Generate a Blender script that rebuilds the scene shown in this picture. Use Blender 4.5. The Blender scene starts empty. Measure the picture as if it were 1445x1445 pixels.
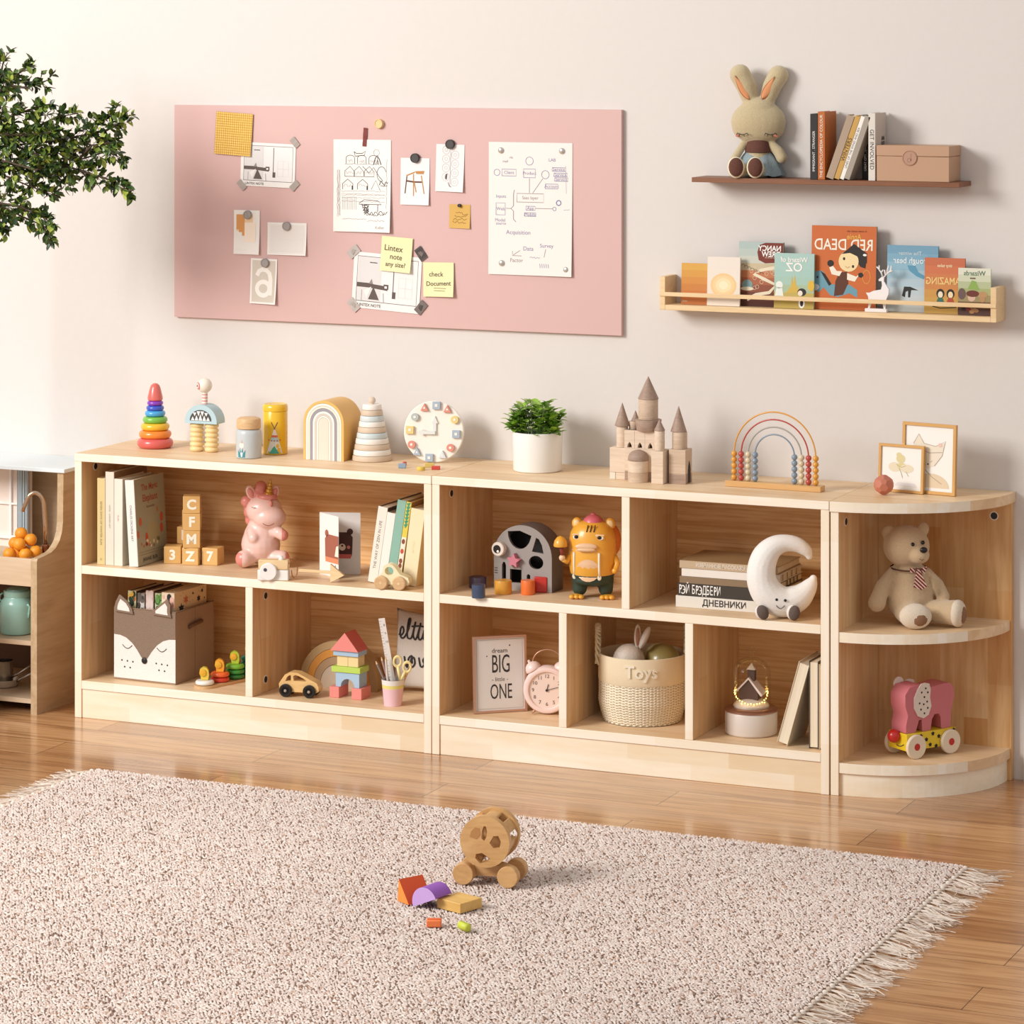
AMB, KEY, KSIZE, EXPO = .60, 224, 1.7, 0.0
import bpy, bmesh, math, random
from mathutils import Matrix, Vector, Euler
from mathutils.geometry import tessellate_polygon
PI = math.pi
# ---------------------------------------------------------------- camera model (world metres, wall at y=0, room towards -y)
F, YAW, YH, CX, CY, CZ = 4441.8, .41804, 40.35, 3.87643, -6.53231, 1.591
cs, sn = math.cos(YAW), math.sin(YAW)
def wy(u, v, Y):
    k = (u-722.5)/F; t = (Y-CY)/(sn*k+cs)
    return CX+(cs*k-sn)*t, CZ-(v-YH)/F*t
def wz(u, v, Z):
    t = (CZ-Z)*F/(v-YH); k = (u-722.5)/F
    return CX+(cs*k-sn)*t, CY+(sn*k+cs)*t, t/F
def kk(x, y): return (-sn*(x-CX)+cs*(y-CY))/F

# ---------------------------------------------------------------- materials
def lin(c):
    c = c/255
    return c/12.92 if c <= .04045 else ((c+.055)/1.055)**2.4
def rgb(c): return (lin(c[0]), lin(c[1]), lin(c[2]), 1)
_m = {}
def new_mat(name):
    m = bpy.data.materials.new(name); m.use_nodes = True
    nt = m.node_tree; return m, nt, nt.nodes['Principled BSDF']
def P(c, rough=.55, metal=0, bump=0, bs=300, sheen=0, trans=0, emit=0, coat=0, name=None):
    if isinstance(c, str): c = tuple(int(c[i:i+2], 16) for i in (0, 2, 4))
    key = (c, rough, metal, bump, bs, sheen, trans, emit, coat)
    if key in _m: return _m[key]
    m, nt, b = new_mat(name or 'surface_%02x%02x%02x' % c)
    b.inputs['Base Color'].default_value = rgb(c)
    b.inputs['Roughness'].default_value = rough
    b.inputs['Metallic'].default_value = metal
    if sheen: b.inputs['Sheen Weight'].default_value = sheen; b.inputs['Sheen Roughness'].default_value = .6
    if trans: b.inputs['Transmission Weight'].default_value = trans; b.inputs['IOR'].default_value = 1.45
    if coat: b.inputs['Coat Weight'].default_value = coat; b.inputs['Coat Roughness'].default_value = .15
    if emit: b.inputs['Emission Color'].default_value = rgb(c); b.inputs['Emission Strength'].default_value = emit
    if bump:
        n = nt.nodes.new('ShaderNodeTexNoise'); n.inputs['Scale'].default_value = bs; n.inputs['Detail'].default_value = 3
        tc = nt.nodes.new('ShaderNodeTexCoord'); nt.links.new(tc.outputs['Object'], n.inputs['Vector'])
        bp = nt.nodes.new('ShaderNodeBump'); bp.inputs['Strength'].default_value = bump; bp.inputs['Distance'].default_value = .003
        nt.links.new(n.outputs['Fac'], bp.inputs['Height']); nt.links.new(bp.outputs['Normal'], b.inputs['Normal'])
        mx = nt.nodes.new('ShaderNodeMix'); mx.data_type = 'RGBA'; mx.blend_type = 'MULTIPLY'; mx.inputs[0].default_value = .5*min(1, bump)
        mx.inputs[6].default_value = rgb(c); rp = nt.nodes.new('ShaderNodeValToRGB')
        rp.color_ramp.elements[0].position = .3; rp.color_ramp.elements[0].color = (.35, .35, .35, 1); rp.color_ramp.elements[1].position = .7
        nt.links.new(n.outputs['Fac'], rp.inputs['Fac']); nt.links.new(rp.outputs['Color'], mx.inputs[7])
        nt.links.new(mx.outputs[2], b.inputs['Base Color'])
    _m[key] = m; return m
def wood(c1, c2, axis='x', scale=1.0, rough=.5, dens=34, bump=.12, stave=None, plane='xz', coat=0, dist=1.2, lo=.32, hi=.68, name='wood_grain', bricks=None, sv=.14):
    """stretched noise grain; stave=(width,height) adds glued staves of slightly different tone"""
    key = ('w', c1, c2, axis, scale, rough, dens, stave, plane, bricks, lo, hi, sv)
    if key in _m: return _m[key]
    m, nt, b = new_mat(name); N = nt.nodes.new; L = nt.links.new
    tc = N('ShaderNodeTexCoord'); mp = N('ShaderNodeMapping'); L(tc.outputs['Object'], mp.inputs['Vector'])
    s = [dens*scale]*3; s['xyz'.index(axis)] = 2.2*scale
    mp.inputs['Scale'].default_value = s
    n = N('ShaderNodeTexNoise'); n.inputs['Scale'].default_value = 1; n.inputs['Detail'].default_value = 5; n.inputs['Distortion'].default_value = dist
    L(mp.outputs['Vector'], n.inputs['Vector'])
    mp2 = N('ShaderNodeMapping'); mp2.inputs['Scale'].default_value = [q*6 for q in s]; L(tc.outputs['Object'], mp2.inputs['Vector'])
    n2 = N('ShaderNodeTexNoise'); n2.inputs['Scale'].default_value = 1; n2.inputs['Detail'].default_value = 2; L(mp2.outputs['Vector'], n2.inputs['Vector'])
    ad = N('ShaderNodeMath'); ad.operation = 'MULTIPLY_ADD'; ad.inputs[1].default_value = .3; L(n2.outputs['Fac'], ad.inputs[0])
    mu = N('ShaderNodeMath'); mu.operation = 'MULTIPLY'; mu.inputs[1].default_value = .7; L(n.outputs['Fac'], mu.inputs[0]); L(mu.outputs[0], ad.inputs[2])
    rp = N('ShaderNodeValToRGB'); e = rp.color_ramp.elements
    e[0].position = lo; e[0].color = rgb(c1); e[1].position = hi; e[1].color = rgb(c2); L(ad.outputs[0], rp.inputs['Fac'])
    col = rp.outputs['Color']
    if stave:
        sp = N('ShaderNodeSeparateXYZ'); L(tc.outputs['Object'], sp.inputs[0]); cb = N('ShaderNodeCombineXYZ')
        L(sp.outputs['xyz'.index(plane[0])], cb.inputs[0]); L(sp.outputs['xyz'.index(plane[1])], cb.inputs[1])
        bk = N('ShaderNodeTexBrick'); L(cb.outputs[0], bk.inputs['Vector'])
        bk.inputs['Scale'].default_value = 1; bk.inputs['Brick Width'].default_value = stave[0]; bk.inputs['Row Height'].default_value = stave[1]
        bk.inputs['Mortar Size'].default_value = 0; bk.offset = .37; bk.inputs['Mortar'].default_value = (.8, .7, .6, 1)
        g = bricks or ((1, .97, .9, 1), (1-sv, .84-sv, .66-sv, 1))
        bk.inputs['Color1'].default_value = g[0]; bk.inputs['Color2'].default_value = g[1]
        mx = N('ShaderNodeMix'); mx.data_type = 'RGBA'; mx.blend_type = 'MULTIPLY'; mx.inputs[0].default_value = 1
        L(col, mx.inputs[6]); L(bk.outputs['Color'], mx.inputs[7]); col = mx.outputs[2]
    L(col, b.inputs['Base Color']); b.inputs['Roughness'].default_value = rough
    if coat: b.inputs['Coat Weight'].default_value = coat
    bp = N('ShaderNodeBump'); bp.inputs['Strength'].default_value = bump; bp.inputs['Distance'].default_value = .001
    L(ad.outputs[0], bp.inputs['Height']); L(bp.outputs['Normal'], b.inputs['Normal'])
    _m[key] = m; return m

# ---------------------------------------------------------------- mesh builder
col = bpy.context.scene.collection
def T3(x, y, z): return Matrix.Translation((x, y, z))
def RX(a): return Matrix.Rotation(a, 4, 'X')
def RY(a): return Matrix.Rotation(a, 4, 'Y')
def RZ(a): return Matrix.Rotation(a, 4, 'Z')
class G:
    """collects shapes (in units of k metres) and links them as ONE mesh object"""
    def __init__(s, k=1.0): s.bm = bmesh.new(); s.mats = []; s.k = k
    def mi(s, m):
        if m not in s.mats: s.mats.append(m)
        return s.mats.index(m)
    def raw(s, m, vs, fs, M=None, smooth=False):
        i = s.mi(m); M = M or Matrix()
        bv = [s.bm.verts.new(M @ Vector(v)) for v in vs]; out = []
        for f in fs:
            if len(set(f)) < 3: continue
            try: q = s.bm.faces.new([bv[j] for j in f])
            except ValueError: continue
            q.material_index = i; q.smooth = smooth; out.append(q)
        return bv, out
    def box(s, m, x0, x1, y0, y1, z0, z1, b=0, M=None, seg=2):
        vs = [(x, y, z) for z in (z0, z1) for y in (y0, y1) for x in (x0, x1)]
        fs = [(0, 2, 3, 1), (4, 5, 7, 6), (0, 1, 5, 4), (2, 6, 7, 3), (0, 4, 6, 2), (1, 3, 7, 5)]
        v, f = s.raw(m, vs, fs, M)
        if b:
            ed = list({e for q in f for e in q.edges})
            r = bmesh.ops.bevel(s.bm, geom=ed, offset=b, segments=seg, profile=.5, affect='EDGES', clamp_overlap=True)
            for q in r['faces']: q.smooth = True
    def lathe(s, m, prof, seg=32, M=None, smooth=True, cap=True):
        """prof [(r,z)...] bottom to top around z"""
        vs, fs = [], []
        P_ = [(max(r, 1e-5), z) for r, z in prof]
        for r, z in P_:
            for j in range(seg):
                a = 2*PI*j/seg; vs.append((r*math.cos(a), r*math.sin(a), z))
        for i in range(len(P_)-1):
            for j in range(seg):
                j2 = (j+1) % seg; fs.append((i*seg+j, i*seg+j2, (i+1)*seg+j2, (i+1)*seg+j))
        if cap and prof[0][0] > 1e-4: fs.append(tuple(range(seg))[::-1])
        if cap and prof[-1][0] > 1e-4: fs.append(tuple((len(P_)-1)*seg+j for j in range(seg)))
        v, f = s.raw(m, vs, fs, M, smooth)
        for q in f:
            if len(q.verts) > 4: q.smooth = False
        # mark hard profile corners sharp
        for i in range(len(P_)):
            if i in (0, len(P_)-1): hard = True
            else:
                a = Vector((P_[i][0]-P_[i-1][0], P_[i][1]-P_[i-1][1])); b = Vector((P_[i+1][0]-P_[i][0], P_[i+1][1]-P_[i][1]))
                hard = a.length > 1e-6 and b.length > 1e-6 and a.angle(b) > .7
            if hard:
                for j in range(seg):
                    e = s.bm.edges.get((v[i*seg+j], v[i*seg+(j+1) % seg]))
                    if e: e.smooth = False
    def cyl(s, m, r, z0, z1, c=(0, 0), r2=None, seg=28, M=None, b=0):
        r2 = r if r2 is None else r2; M0 = T3(c[0], c[1], 0); M0 = (M @ M0) if M else M0
        if b: s.lathe(m, [(r-b, z0), (r-b*.3, z0+b*.3), (r, z0+b), (r2, z1-b), (r2-b*.3, z1-b*.3), (r2-b, z1)], seg, M0)
        else: s.lathe(m, [(r, z0), (r2, z1)], seg, M0)
    def ball(s, m, c, r, M=None, seg=20, R=None):
        if not hasattr(r, '__len__'): r = (r, r, r)
        X = (M or Matrix()) @ T3(*c) @ (R or Matrix()) @ Matrix.Diagonal((*r, 1))
        s.lathe(m, [(math.cos(-PI/2+PI*i/(seg//2)), math.sin(-PI/2+PI*i/(seg//2))) for i in range(seg//2+1)], seg, X)
    def torus(s, m, R, r, M=None, seg=32, rs=10, a0=0, a1=2*PI):
        full = abs(a1-a0-2*PI) < 1e-6; n = seg if full else seg+1
        s.tube(m, [(R*math.cos(a0+(a1-a0)*i/seg), R*math.sin(a0+(a1-a0)*i/seg), 0) for i in range(n)], r, rs, M, closed=full)
    def tube(s, m, pts, r, seg=8, M=None, closed=False):
        p = [Vector(q) for q in pts]; n = len(p); rr = r if hasattr(r, '__len__') else [r]*n
        vs, fs = [], []; up = None
        for i in range(n):
            if closed: d = p[(i+1) % n]-p[i-1]
            else: d = p[min(i+1, n-1)]-p[max(i-1, 0)]
            d = d.normalized() if d.length > 1e-9 else Vector((0, 0, 1))
            if up is None: up = d.orthogonal().normalized()
            up = (up-d*up.dot(d)); up = up.normalized() if up.length > 1e-6 else d.orthogonal().normalized()
            w = d.cross(up)
            for j in range(seg):
                a = 2*PI*j/seg; vs.append(p[i]+(up*math.cos(a)+w*math.sin(a))*rr[i])
        for i in range(n if closed else n-1):
            i2 = (i+1) % n
            for j in range(seg):
                j2 = (j+1) % seg; fs.append((i*seg+j, i*seg+j2, i2*seg+j2, i2*seg+j))
        if not closed: fs.append(tuple(range(seg))[::-1]); fs.append(tuple((n-1)*seg+j for j in range(seg)))
        s.raw(m, vs, fs, M, seg > 4)
    def prism(s, m, outer, y0, y1, holes=(), M=None, side=None, smooth=False):
        """outline in (x,z), extruded along y from y0 (front) to y1"""
        loops = [list(outer)]+[list(h) for h in holes]
        tri = tessellate_polygon([[Vector((x, z, 0)) for x, z in l] for l in loops])
        flat = [q for l in loops for q in l]; n = len(flat)
        vs = [(x, y0, z) for x, z in flat]+[(x, y1, z) for x, z in flat]
        fs = [tuple(t) for t in tri]+[tuple(n+i for i in t)[::-1] for t in tri]
        s.raw(m, vs, fs, M)
        o = 0
        for l in loops:
            k = len(l); s.raw(side or m, [(x, y0, z) for x, z in l]+[(x, y1, z) for x, z in l], [(i, (i+1) % k, k+(i+1) % k, k+i) for i in range(k)], M, smooth)
            o += k
    def rib(s, m, pts, w, y=0, M=None, closed=False):
        """flat stroke in the xz plane"""
        p = [Vector((q[0], q[1])) for q in pts]
        if closed: p.append(p[0])
        vs = []
        for i in range(len(p)):
            d = p[min(i+1, len(p)-1)]-p[max(i-1, 0)]
            d = d.normalized() if d.length > 1e-9 else Vector((1, 0))
            nx = Vector((-d.y, d.x))*w/2
            vs += [(p[i].x+nx.x, y, p[i].y+nx.y), (p[i].x-nx.x, y, p[i].y-nx.y)]
        s.raw(m, vs, [(2*i, 2*i+1, 2*i+3, 2*i+2) for i in range(len(p)-1)], M)
    def flat(s, m, pts, y=0, M=None):
        tri = tessellate_polygon([[Vector((x, z, 0)) for x, z in pts]])
        s.raw(m, [(x, y, z) for x, z in pts], [tuple(t) for t in tri], M)
    def text(s, m, body, size, M=None, ext=0, bold=0, ax='CENTER', sx=1.0, sp=1.0):
        """lettering standing in the xz plane, facing -y"""
        cu = bpy.data.curves.new('t', 'FONT'); cu.body = body; cu.size = size; cu.align_x = ax; cu.align_y = 'CENTER'
        cu.extrude = ext; cu.offset = bold; cu.resolution_u = 3; cu.space_character = sp
        o = bpy.data.objects.new('t', cu); col.objects.link(o)
        dg = bpy.context.evaluated_depsgraph_get(); me = bpy.data.meshes.new_from_object(o.evaluated_get(dg))
        X = (M or Matrix()) @ Matrix.Diagonal((sx, 1, 1, 1)) @ RX(PI/2)
        s.raw(m, [v.co[:] for v in me.vertices], [tuple(f.vertices) for f in me.polygons], X)
        bpy.data.objects.remove(o); bpy.data.curves.remove(cu); bpy.data.meshes.remove(me)
    def warp(s, fn):
        for v in s.bm.verts: v.co = Vector(fn(*v.co))
    def end(s, name, parent=None, loc=None, rot=None, recalc=True):
        for v in s.bm.verts: v.co *= s.k
        if recalc: bmesh.ops.recalc_face_normals(s.bm, faces=s.bm.faces)
        me = bpy.data.meshes.new(name); s.bm.to_mesh(me); s.bm.free()
        for m in s.mats: me.materials.append(m)
        o = bpy.data.objects.new(name, me); col.objects.link(o)
        if parent: o.parent = parent
        if loc: o.location = loc
        if rot: o.rotation_euler = rot
        return o
def tag(o, label, cat, group=None, kind=None):
    o['label'] = label; o['category'] = cat
    if group: o['group'] = group
    if kind: o['kind'] = kind
    return o
def thing(name, label, cat, loc, rz=0, group=None, rot=None):
    o = bpy.data.objects.new(name, None); o.empty_display_size = .02; col.objects.link(o)
    o.location = loc; o.rotation_euler = rot or (0, 0, rz)
    return tag(o, label, cat, group)
def dup(root, loc, rot=None, label=None):
    r = root.copy(); col.objects.link(r); r.location = loc
    if rot is not None: r.rotation_euler = rot if hasattr(rot, '__len__') else (0, 0, rot)
    if label: r['label'] = label
    for ch in list(root.children):
        c = ch.copy(); col.objects.link(c); c.parent = r
        for g in ch.children:
            d = g.copy(); col.objects.link(d); d.parent = c
    return r
def struct(o): o['kind'] = 'structure'; return o
def soft(name, shapes, m, k, parent, vox=1.4, smooth=6, recolor=None):
    """plush / moulded body: overlapping rounded volumes fused into one continuous skin. shapes: ('e',c,r,rotmatrix) or ('t',pts,radii)"""
    g = G(1); 
    for sh in shapes:
        if sh[0] == 'e': g.ball(m, sh[1], sh[2], None, 24, sh[3] if len(sh) > 3 else None)
        else:
            pts, rr = sh[1], sh[2]
            if not hasattr(rr, '__len__'): rr = [rr]*len(pts)
            g.tube(m, pts, rr, 16); g.ball(m, pts[0], rr[0]); g.ball(m, pts[-1], rr[-1])
    o = g.end(name)
    md = o.modifiers.new('r', 'REMESH'); md.mode = 'VOXEL'; md.voxel_size = vox; md.use_smooth_shade = True
    ms = o.modifiers.new('s', 'SMOOTH'); ms.factor = .6; ms.iterations = smooth
    dg = bpy.context.evaluated_depsgraph_get(); me = bpy.data.meshes.new_from_object(o.evaluated_get(dg))
    old = o.data; o.modifiers.clear(); o.data = me; bpy.data.meshes.remove(old); me.name = name
    for v in me.vertices: v.co *= k
    for p in me.polygons: p.use_smooth = True
    me.materials.clear(); me.materials.append(m)
    if recolor:
        for mm in recolor[0]: me.materials.append(mm)
        for p in me.polygons:
            c = p.center/k; p.material_index = recolor[1](c.x, c.y, c.z)
    o.parent = parent
    return o
def circ(cx, cz, r, n=24, a0=0, a1=2*PI, rz=None):
    rz = rz or r; f = abs(a1-a0-2*PI) < 1e-6; d = n if f else n-1
    return [(cx+r*math.cos(a0+(a1-a0)*i/d), cz+rz*math.sin(a0+(a1-a0)*i/d)) for i in range(n)]
def star(cx, cz, R, r, n=5, a=PI/2):
    return [(cx+(R if i % 2 == 0 else r)*math.cos(a+PI*i/n), cz+(R if i % 2 == 0 else r)*math.sin(a+PI*i/n)) for i in range(2*n)]

# ---------------------------------------------------------------- common materials
PINE = wood((226, 192, 148), (240, 216, 178), 'x', 1, .5, 40, .08, (.34, .06), 'xy', sv=.03, name='pine_top')
PINEZ = wood((216, 172, 120), (236, 204, 156), 'z', 1, .5, 30, .08, (.06, .4), 'yz', sv=.05, name='pine_upright')
PINEE = wood((240, 217, 180), (250, 234, 206), 'x', 1, .5, 60, .05, (.22, .4), 'xz', sv=.03, name='pine_edge')
PINEB = wood((220, 164, 100), (246, 202, 144), 'x', 1, .5, 62, .1, None, 'xz', dist=1.6, lo=.36, hi=.56, name='pine_back')
PINEK = wood((246, 230, 200), (255, 248, 232), 'x', 1, .5, 14, .06, (.23, .0335), 'xz', bricks=((1, 1, 1, 1), (.78, .62, .42, 1)), name='pine_kick')
PINEC = wood((216, 172, 118), (242, 210, 162), 'z', 1, .5, 24, .08, (.20, .052), 'zx', bricks=((1, 1, .98, 1), (.80, .60, .38, 1)), dist=2, name='pine_corner')
OAK = wood((186, 150, 112), (212, 180, 144), 'y', 1, .5, 24, .1, name='oak_panel')
WALNUT = wood((112, 68, 42), (140, 90, 58), 'x', 1, .45, 40, .1, name='walnut')
LIGHTW = wood((224, 190, 140), (240, 212, 168), 'x', 3, .5, 30, .06, name='light_wood')
BEECH = wood((206, 166, 118), (226, 190, 144), 'x', 4, .5, 20, .08, name='beech')
BEECHZ = wood((206, 166, 118), (226, 190, 144), 'z', 4, .5, 20, .08, name='beech_upright')
BLACK = P((24, 20, 20), .5); WHITE = P((244, 240, 234), .5); DARK = P((60, 50, 46), .6)
PAPER = P((243, 238, 232), .8); INK = P((52, 46, 46), .7); INK2 = P((150, 140, 140), .8); INKB = P((138, 134, 172), .8); INKP = P((176, 168, 176), .8)
PAGES = wood((224, 208, 180), (246, 236, 214), 'z', 1, .8, 700, .1, name='page_edges')
def ptext(u, v, Y): return wy(u, v, Y)
# ================================================================ SETTING
def floor_mat():
    m, nt, b = new_mat('oak_floor'); N = nt.nodes.new; L = nt.links.new
    tc = N('ShaderNodeTexCoord'); mp = N('ShaderNodeMapping'); L(tc.outputs['Object'], mp.inputs['Vector'])
    mp.inputs['Location'].default_value = (-2.0, .26, 0)
    bk = N('ShaderNodeTexBrick'); L(mp.outputs[0], bk.inputs['Vector']); bk.inputs['Scale'].default_value = 1
    bk.inputs['Brick Width'].default_value = .94; bk.inputs['Row Height'].default_value = .1312; bk.inputs['Mortar Size'].default_value = .0011; bk.inputs['Mortar Smooth'].default_value = .3
    bk.inputs['Color1'].default_value = rgb((178, 128, 84)); bk.inputs['Color2'].default_value = rgb((212, 164, 116)); bk.inputs['Mortar'].default_value = rgb((96, 60, 36))
    mp2 = N('ShaderNodeMapping'); mp2.inputs['Scale'].default_value = (2.6, 40, 1); L(tc.outputs['Object'], mp2.inputs['Vector'])
    n = N('ShaderNodeTexNoise'); n.inputs['Scale'].default_value = 1; n.inputs['Detail'].default_value = 7; n.inputs['Distortion'].default_value = 1.6; L(mp2.outputs[0], n.inputs['Vector'])
    # offset the grain from board to board
    mxv = N('ShaderNodeMix'); mxv.data_type = 'VECTOR'; mxv.inputs[0].default_value = .12; L(mp2.outputs[0], mxv.inputs[4]); 
    rp = N('ShaderNodeValToRGB'); e = rp.color_ramp.elements; e[0].position = .33; e[0].color = (.50, .37, .27, 1); e[1].position = .60; e[1].color = (1, 1, 1, 1); L(n.outputs['Fac'], rp.inputs[0])
    mx = N('ShaderNodeMix'); mx.data_type = 'RGBA'; mx.blend_type = 'MULTIPLY'; mx.inputs[0].default_value = .75; L(bk.outputs['Color'], mx.inputs[6]); L(rp.outputs[0], mx.inputs[7])
    # knots
    mp3 = N('ShaderNodeMapping'); mp3.inputs['Scale'].default_value = (1.7, 4.3, 1); L(tc.outputs['Object'], mp3.inputs['Vector'])
    vo = N('ShaderNodeTexVoronoi'); vo.inputs['Scale'].default_value = 1; L(mp3.outputs[0], vo.inputs['Vector'])
    kr = N('ShaderNodeValToRGB'); ke = kr.color_ramp.elements; ke[0].position = .018; ke[0].color = (.25, .14, .08, 1); ke[1].position = .05; ke[1].color = (1, 1, 1, 1); L(vo.outputs['Distance'], kr.inputs[0])
    mk = N('ShaderNodeMix'); mk.data_type = 'RGBA'; mk.blend_type = 'MULTIPLY'; mk.inputs[0].default_value = 1; L(mx.outputs[2], mk.inputs[6]); L(kr.outputs[0], mk.inputs[7])
    L(mk.outputs[2], b.inputs['Base Color']); b.inputs['Roughness'].default_value = .26; b.inputs['Coat Weight'].default_value = .5; b.inputs['Coat Roughness'].default_value = .1
    inv = N('ShaderNodeMath'); inv.operation = 'MULTIPLY_ADD'; inv.inputs[1].default_value = -3; L(bk.outputs['Fac'], inv.inputs[0]); L(n.outputs['Fac'], inv.inputs[2])
    bp = N('ShaderNodeBump'); bp.inputs['Strength'].default_value = .25; bp.inputs['Distance'].default_value = .001; L(inv.outputs[0], bp.inputs['Height']); L(bp.outputs[0], b.inputs['Normal'])
    return m
g = G(); g.box(floor_mat(), -3.5, 6, -7.5, .12, -.05, 0); struct(g.end('floor'))
WALL = P((221, 215, 210), .9, bump=.05, bs=60, name='wall_paint')
g = G(); g.box(WALL, -3.5, 6, 0, .12, 0, 3.0); struct(g.end('wall_back'))
g = G(); m = P((240, 232, 224), .5)
g.prism(m, [(0, 0), (.016, 0), (.016, .075), (.013, .082), (.013, .088), (.009, .095), (.006, .1), (0, .1)], 0, 3.6, M=T3(2.165, -.0005, 0) @ RZ(-PI/2) @ Matrix.Diagonal((1, 1, 1, 1)))
struct(g.end('baseboard_right'))
# ---------------------------------------------------------------- cabinets
CW, CD, CH, TT = .9136, .2964, .61, .0185
def hole(parent, x, y, z, ax='x'):
    g = G(.001)
    M = RY(PI/2) if ax == 'x' else RX(PI/2)
    g.lathe(P((236, 226, 214), .5), [(6.6, 0), (9.6, 0), (9.6, .7), (7.4, 1.0), (6.6, .4)], 24, M)
    g.lathe(BLACK, [(0.01, .1), (7.6, .1), (7.4, 1.2), (0.01, 1.2)], 24, M)
    return g.end('screw_hole', parent, (x, y, z))
def cabinet(x0, label, upper, lower, zm, holes):
    c = thing('storage_shelf', label, 'shelf', (x0, 0, 0), group=None)
    W, t = CW-.0012, TT; bk = .012
    def bd(nm, m, *a):
        g = G(); g.box(m, *a, b=.0012); return g.end(nm, c)
    bd('top_panel', PINE_T, 0, W, -CD, -.0005, CH-t, CH)
    for a in (0, W-t): bd('side_panel', PINEZ_T, a, a+t, -CD+.001, -.0005, 0, CH-t)
    for z, nm in ((zm, 'middle_shelf'), (.086, 'bottom_shelf')): bd(nm, PINE_T, t, W-t, -CD+.001, -bk, z-.0195, z)
    g = G(); g.box(PINEB, t, W-t, -bk, -.0005, .03, CH-t); g.end('back_panel', c)
    bd('kick_board', PINEK, t, W-t, -CD+.004, -CD+.022, 0, .086-.0195)
    for a in upper: bd('divider', PINEZ_T, a-x0-t/2, a-x0+t/2, -CD+.001, -bk, zm, CH-t)
    for a in lower: bd('divider', PINEZ_T, a-x0-t/2, a-x0+t/2, -CD+.001, -bk, .086, zm-.0195)
    for (x, y, z) in holes: hole(c, x-x0, y, z)
    return c
def faced(inner, edge):
    """wood whose front edges (normal towards -y) take a second, paler grain colour"""
    m, nt, b = new_mat('pine_board'); N = nt.nodes.new; L = nt.links.new
    # rebuild both grain colours inside one tree
    def tree(c1, c2, axis, dens):
        tc = N('ShaderNodeTexCoord'); mp = N('ShaderNodeMapping'); L(tc.outputs['Object'], mp.inputs['Vector'])
        s = [dens]*3; s['xyz'.index(axis)] = 2.2; mp.inputs['Scale'].default_value = s
        n = N('ShaderNodeTexNoise'); n.inputs['Scale'].default_value = 1; n.inputs['Detail'].default_value = 5; n.inputs['Distortion'].default_value = 1; L(mp.outputs[0], n.inputs['Vector'])
        rp = N('ShaderNodeValToRGB'); e = rp.color_ramp.elements; e[0].position = .35; e[1].position = .65; e[0].color = rgb(c1); e[1].color = rgb(c2); L(n.outputs['Fac'], rp.inputs[0])
        return rp.outputs[0]
    a = tree(*inner); bb = tree(*edge)
    ge = N('ShaderNodeNewGeometry'); sp = N('ShaderNodeSeparateXYZ'); L(ge.outputs['Normal'], sp.inputs[0])
    cm = N('ShaderNodeMath'); cm.operation = 'LESS_THAN'; cm.inputs[1].default_value = -.6; L(sp.outputs[1], cm.inputs[0])
    mx = N('ShaderNodeMix'); mx.data_type = 'RGBA'; L(cm.outputs[0], mx.inputs[0]); L(a, mx.inputs[6]); L(bb, mx.inputs[7])
    # staves
    tc = N('ShaderNodeTexCoord'); bk = N('ShaderNodeTexBrick'); bk.inputs['Scale'].default_value = 1; bk.inputs['Mortar Size'].default_value = 0
    s2 = N('ShaderNodeSeparateXYZ'); L(tc.outputs['Object'], s2.inputs[0]); cb = N('ShaderNodeCombineXYZ')
    ax = inner[2]
    if ax == 'x': L(s2.outputs[0], cb.inputs[0]); L(s2.outputs[1], cb.inputs[1]); 
    else: L(s2.outputs[2], cb.inputs[0]); L(s2.outputs[1], cb.inputs[1])
    L(cb.outputs[0], bk.inputs['Vector']); bk.inputs['Brick Width'].default_value = .21; bk.inputs['Row Height'].default_value = .052
    bk.inputs['Color1'].default_value = (1, 1, 1, 1); bk.inputs['Color2'].default_value = (.93, .86, .76, 1)
    m2 = N('ShaderNodeMix'); m2.data_type = 'RGBA'; m2.blend_type = 'MULTIPLY'; m2.inputs[0].default_value = .8; L(mx.outputs[2], m2.inputs[6]); L(bk.outputs['Color'], m2.inputs[7])
    L(m2.outputs[2], b.inputs['Base Color']); b.inputs['Roughness'].default_value = .48
    return m
PINE_T = faced(((226, 194, 154), (240, 214, 180), 'x', 34), ((250, 240, 220), (253, 247, 235), 'x', 60))
PINEZ_T = faced(((226, 184, 134), (244, 212, 168), 'z', 30), ((250, 238, 216), (253, 246, 232), 'z', 60))
ZM = .352
cabinet(0, 'long low pine shelf unit at the left, holding the unicorn and fox box', [], [.4577], ZM,
        [(TT, -.235, .573), (.4577+TT/2, -.235, .305), (.4577+TT/2, -.235, .115)])
cabinet(CW, 'long low pine shelf unit in the middle, with five compartments under the potted plant', [1.371], [1.2252, 1.5155], ZM,
        [(CW+TT, -.235, .565)])
# corner unit: quarter-round shelves
XC = 2*CW; CR = .316
def quarter(rx, ry, x0, y0, n=24):
    return [(x0, y0)]+[(x0+rx*math.sin(PI/2*i/n), y0-ry*math.cos(PI/2*i/n)) for i in range(n+1)]
cc = thing('corner_shelf', 'quarter-round pine corner shelf unit at the right end, holding the teddy bear', 'shelf', (XC, 0, 0))
def slab(nm, m, poly, z0, z1):
    g = G(); tri = tessellate_polygon([[Vector((x, y, 0)) for x, y in poly]]); n = len(poly)
    g.raw(m, [(x, y, z0) for x, y in poly]+[(x, y, z1) for x, y in poly], [t for t in tri]+[tuple(i+n for i in t) for t in tri])
    g.raw(m, [(x, y, z0) for x, y in poly]+[(x, y, z1) for x, y in poly], [(i, (i+1) % n, n+(i+1) % n, n+i) for i in range(n)])
    return g.end(nm, cc)
ZCM, ZCB = .339, .068
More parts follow.
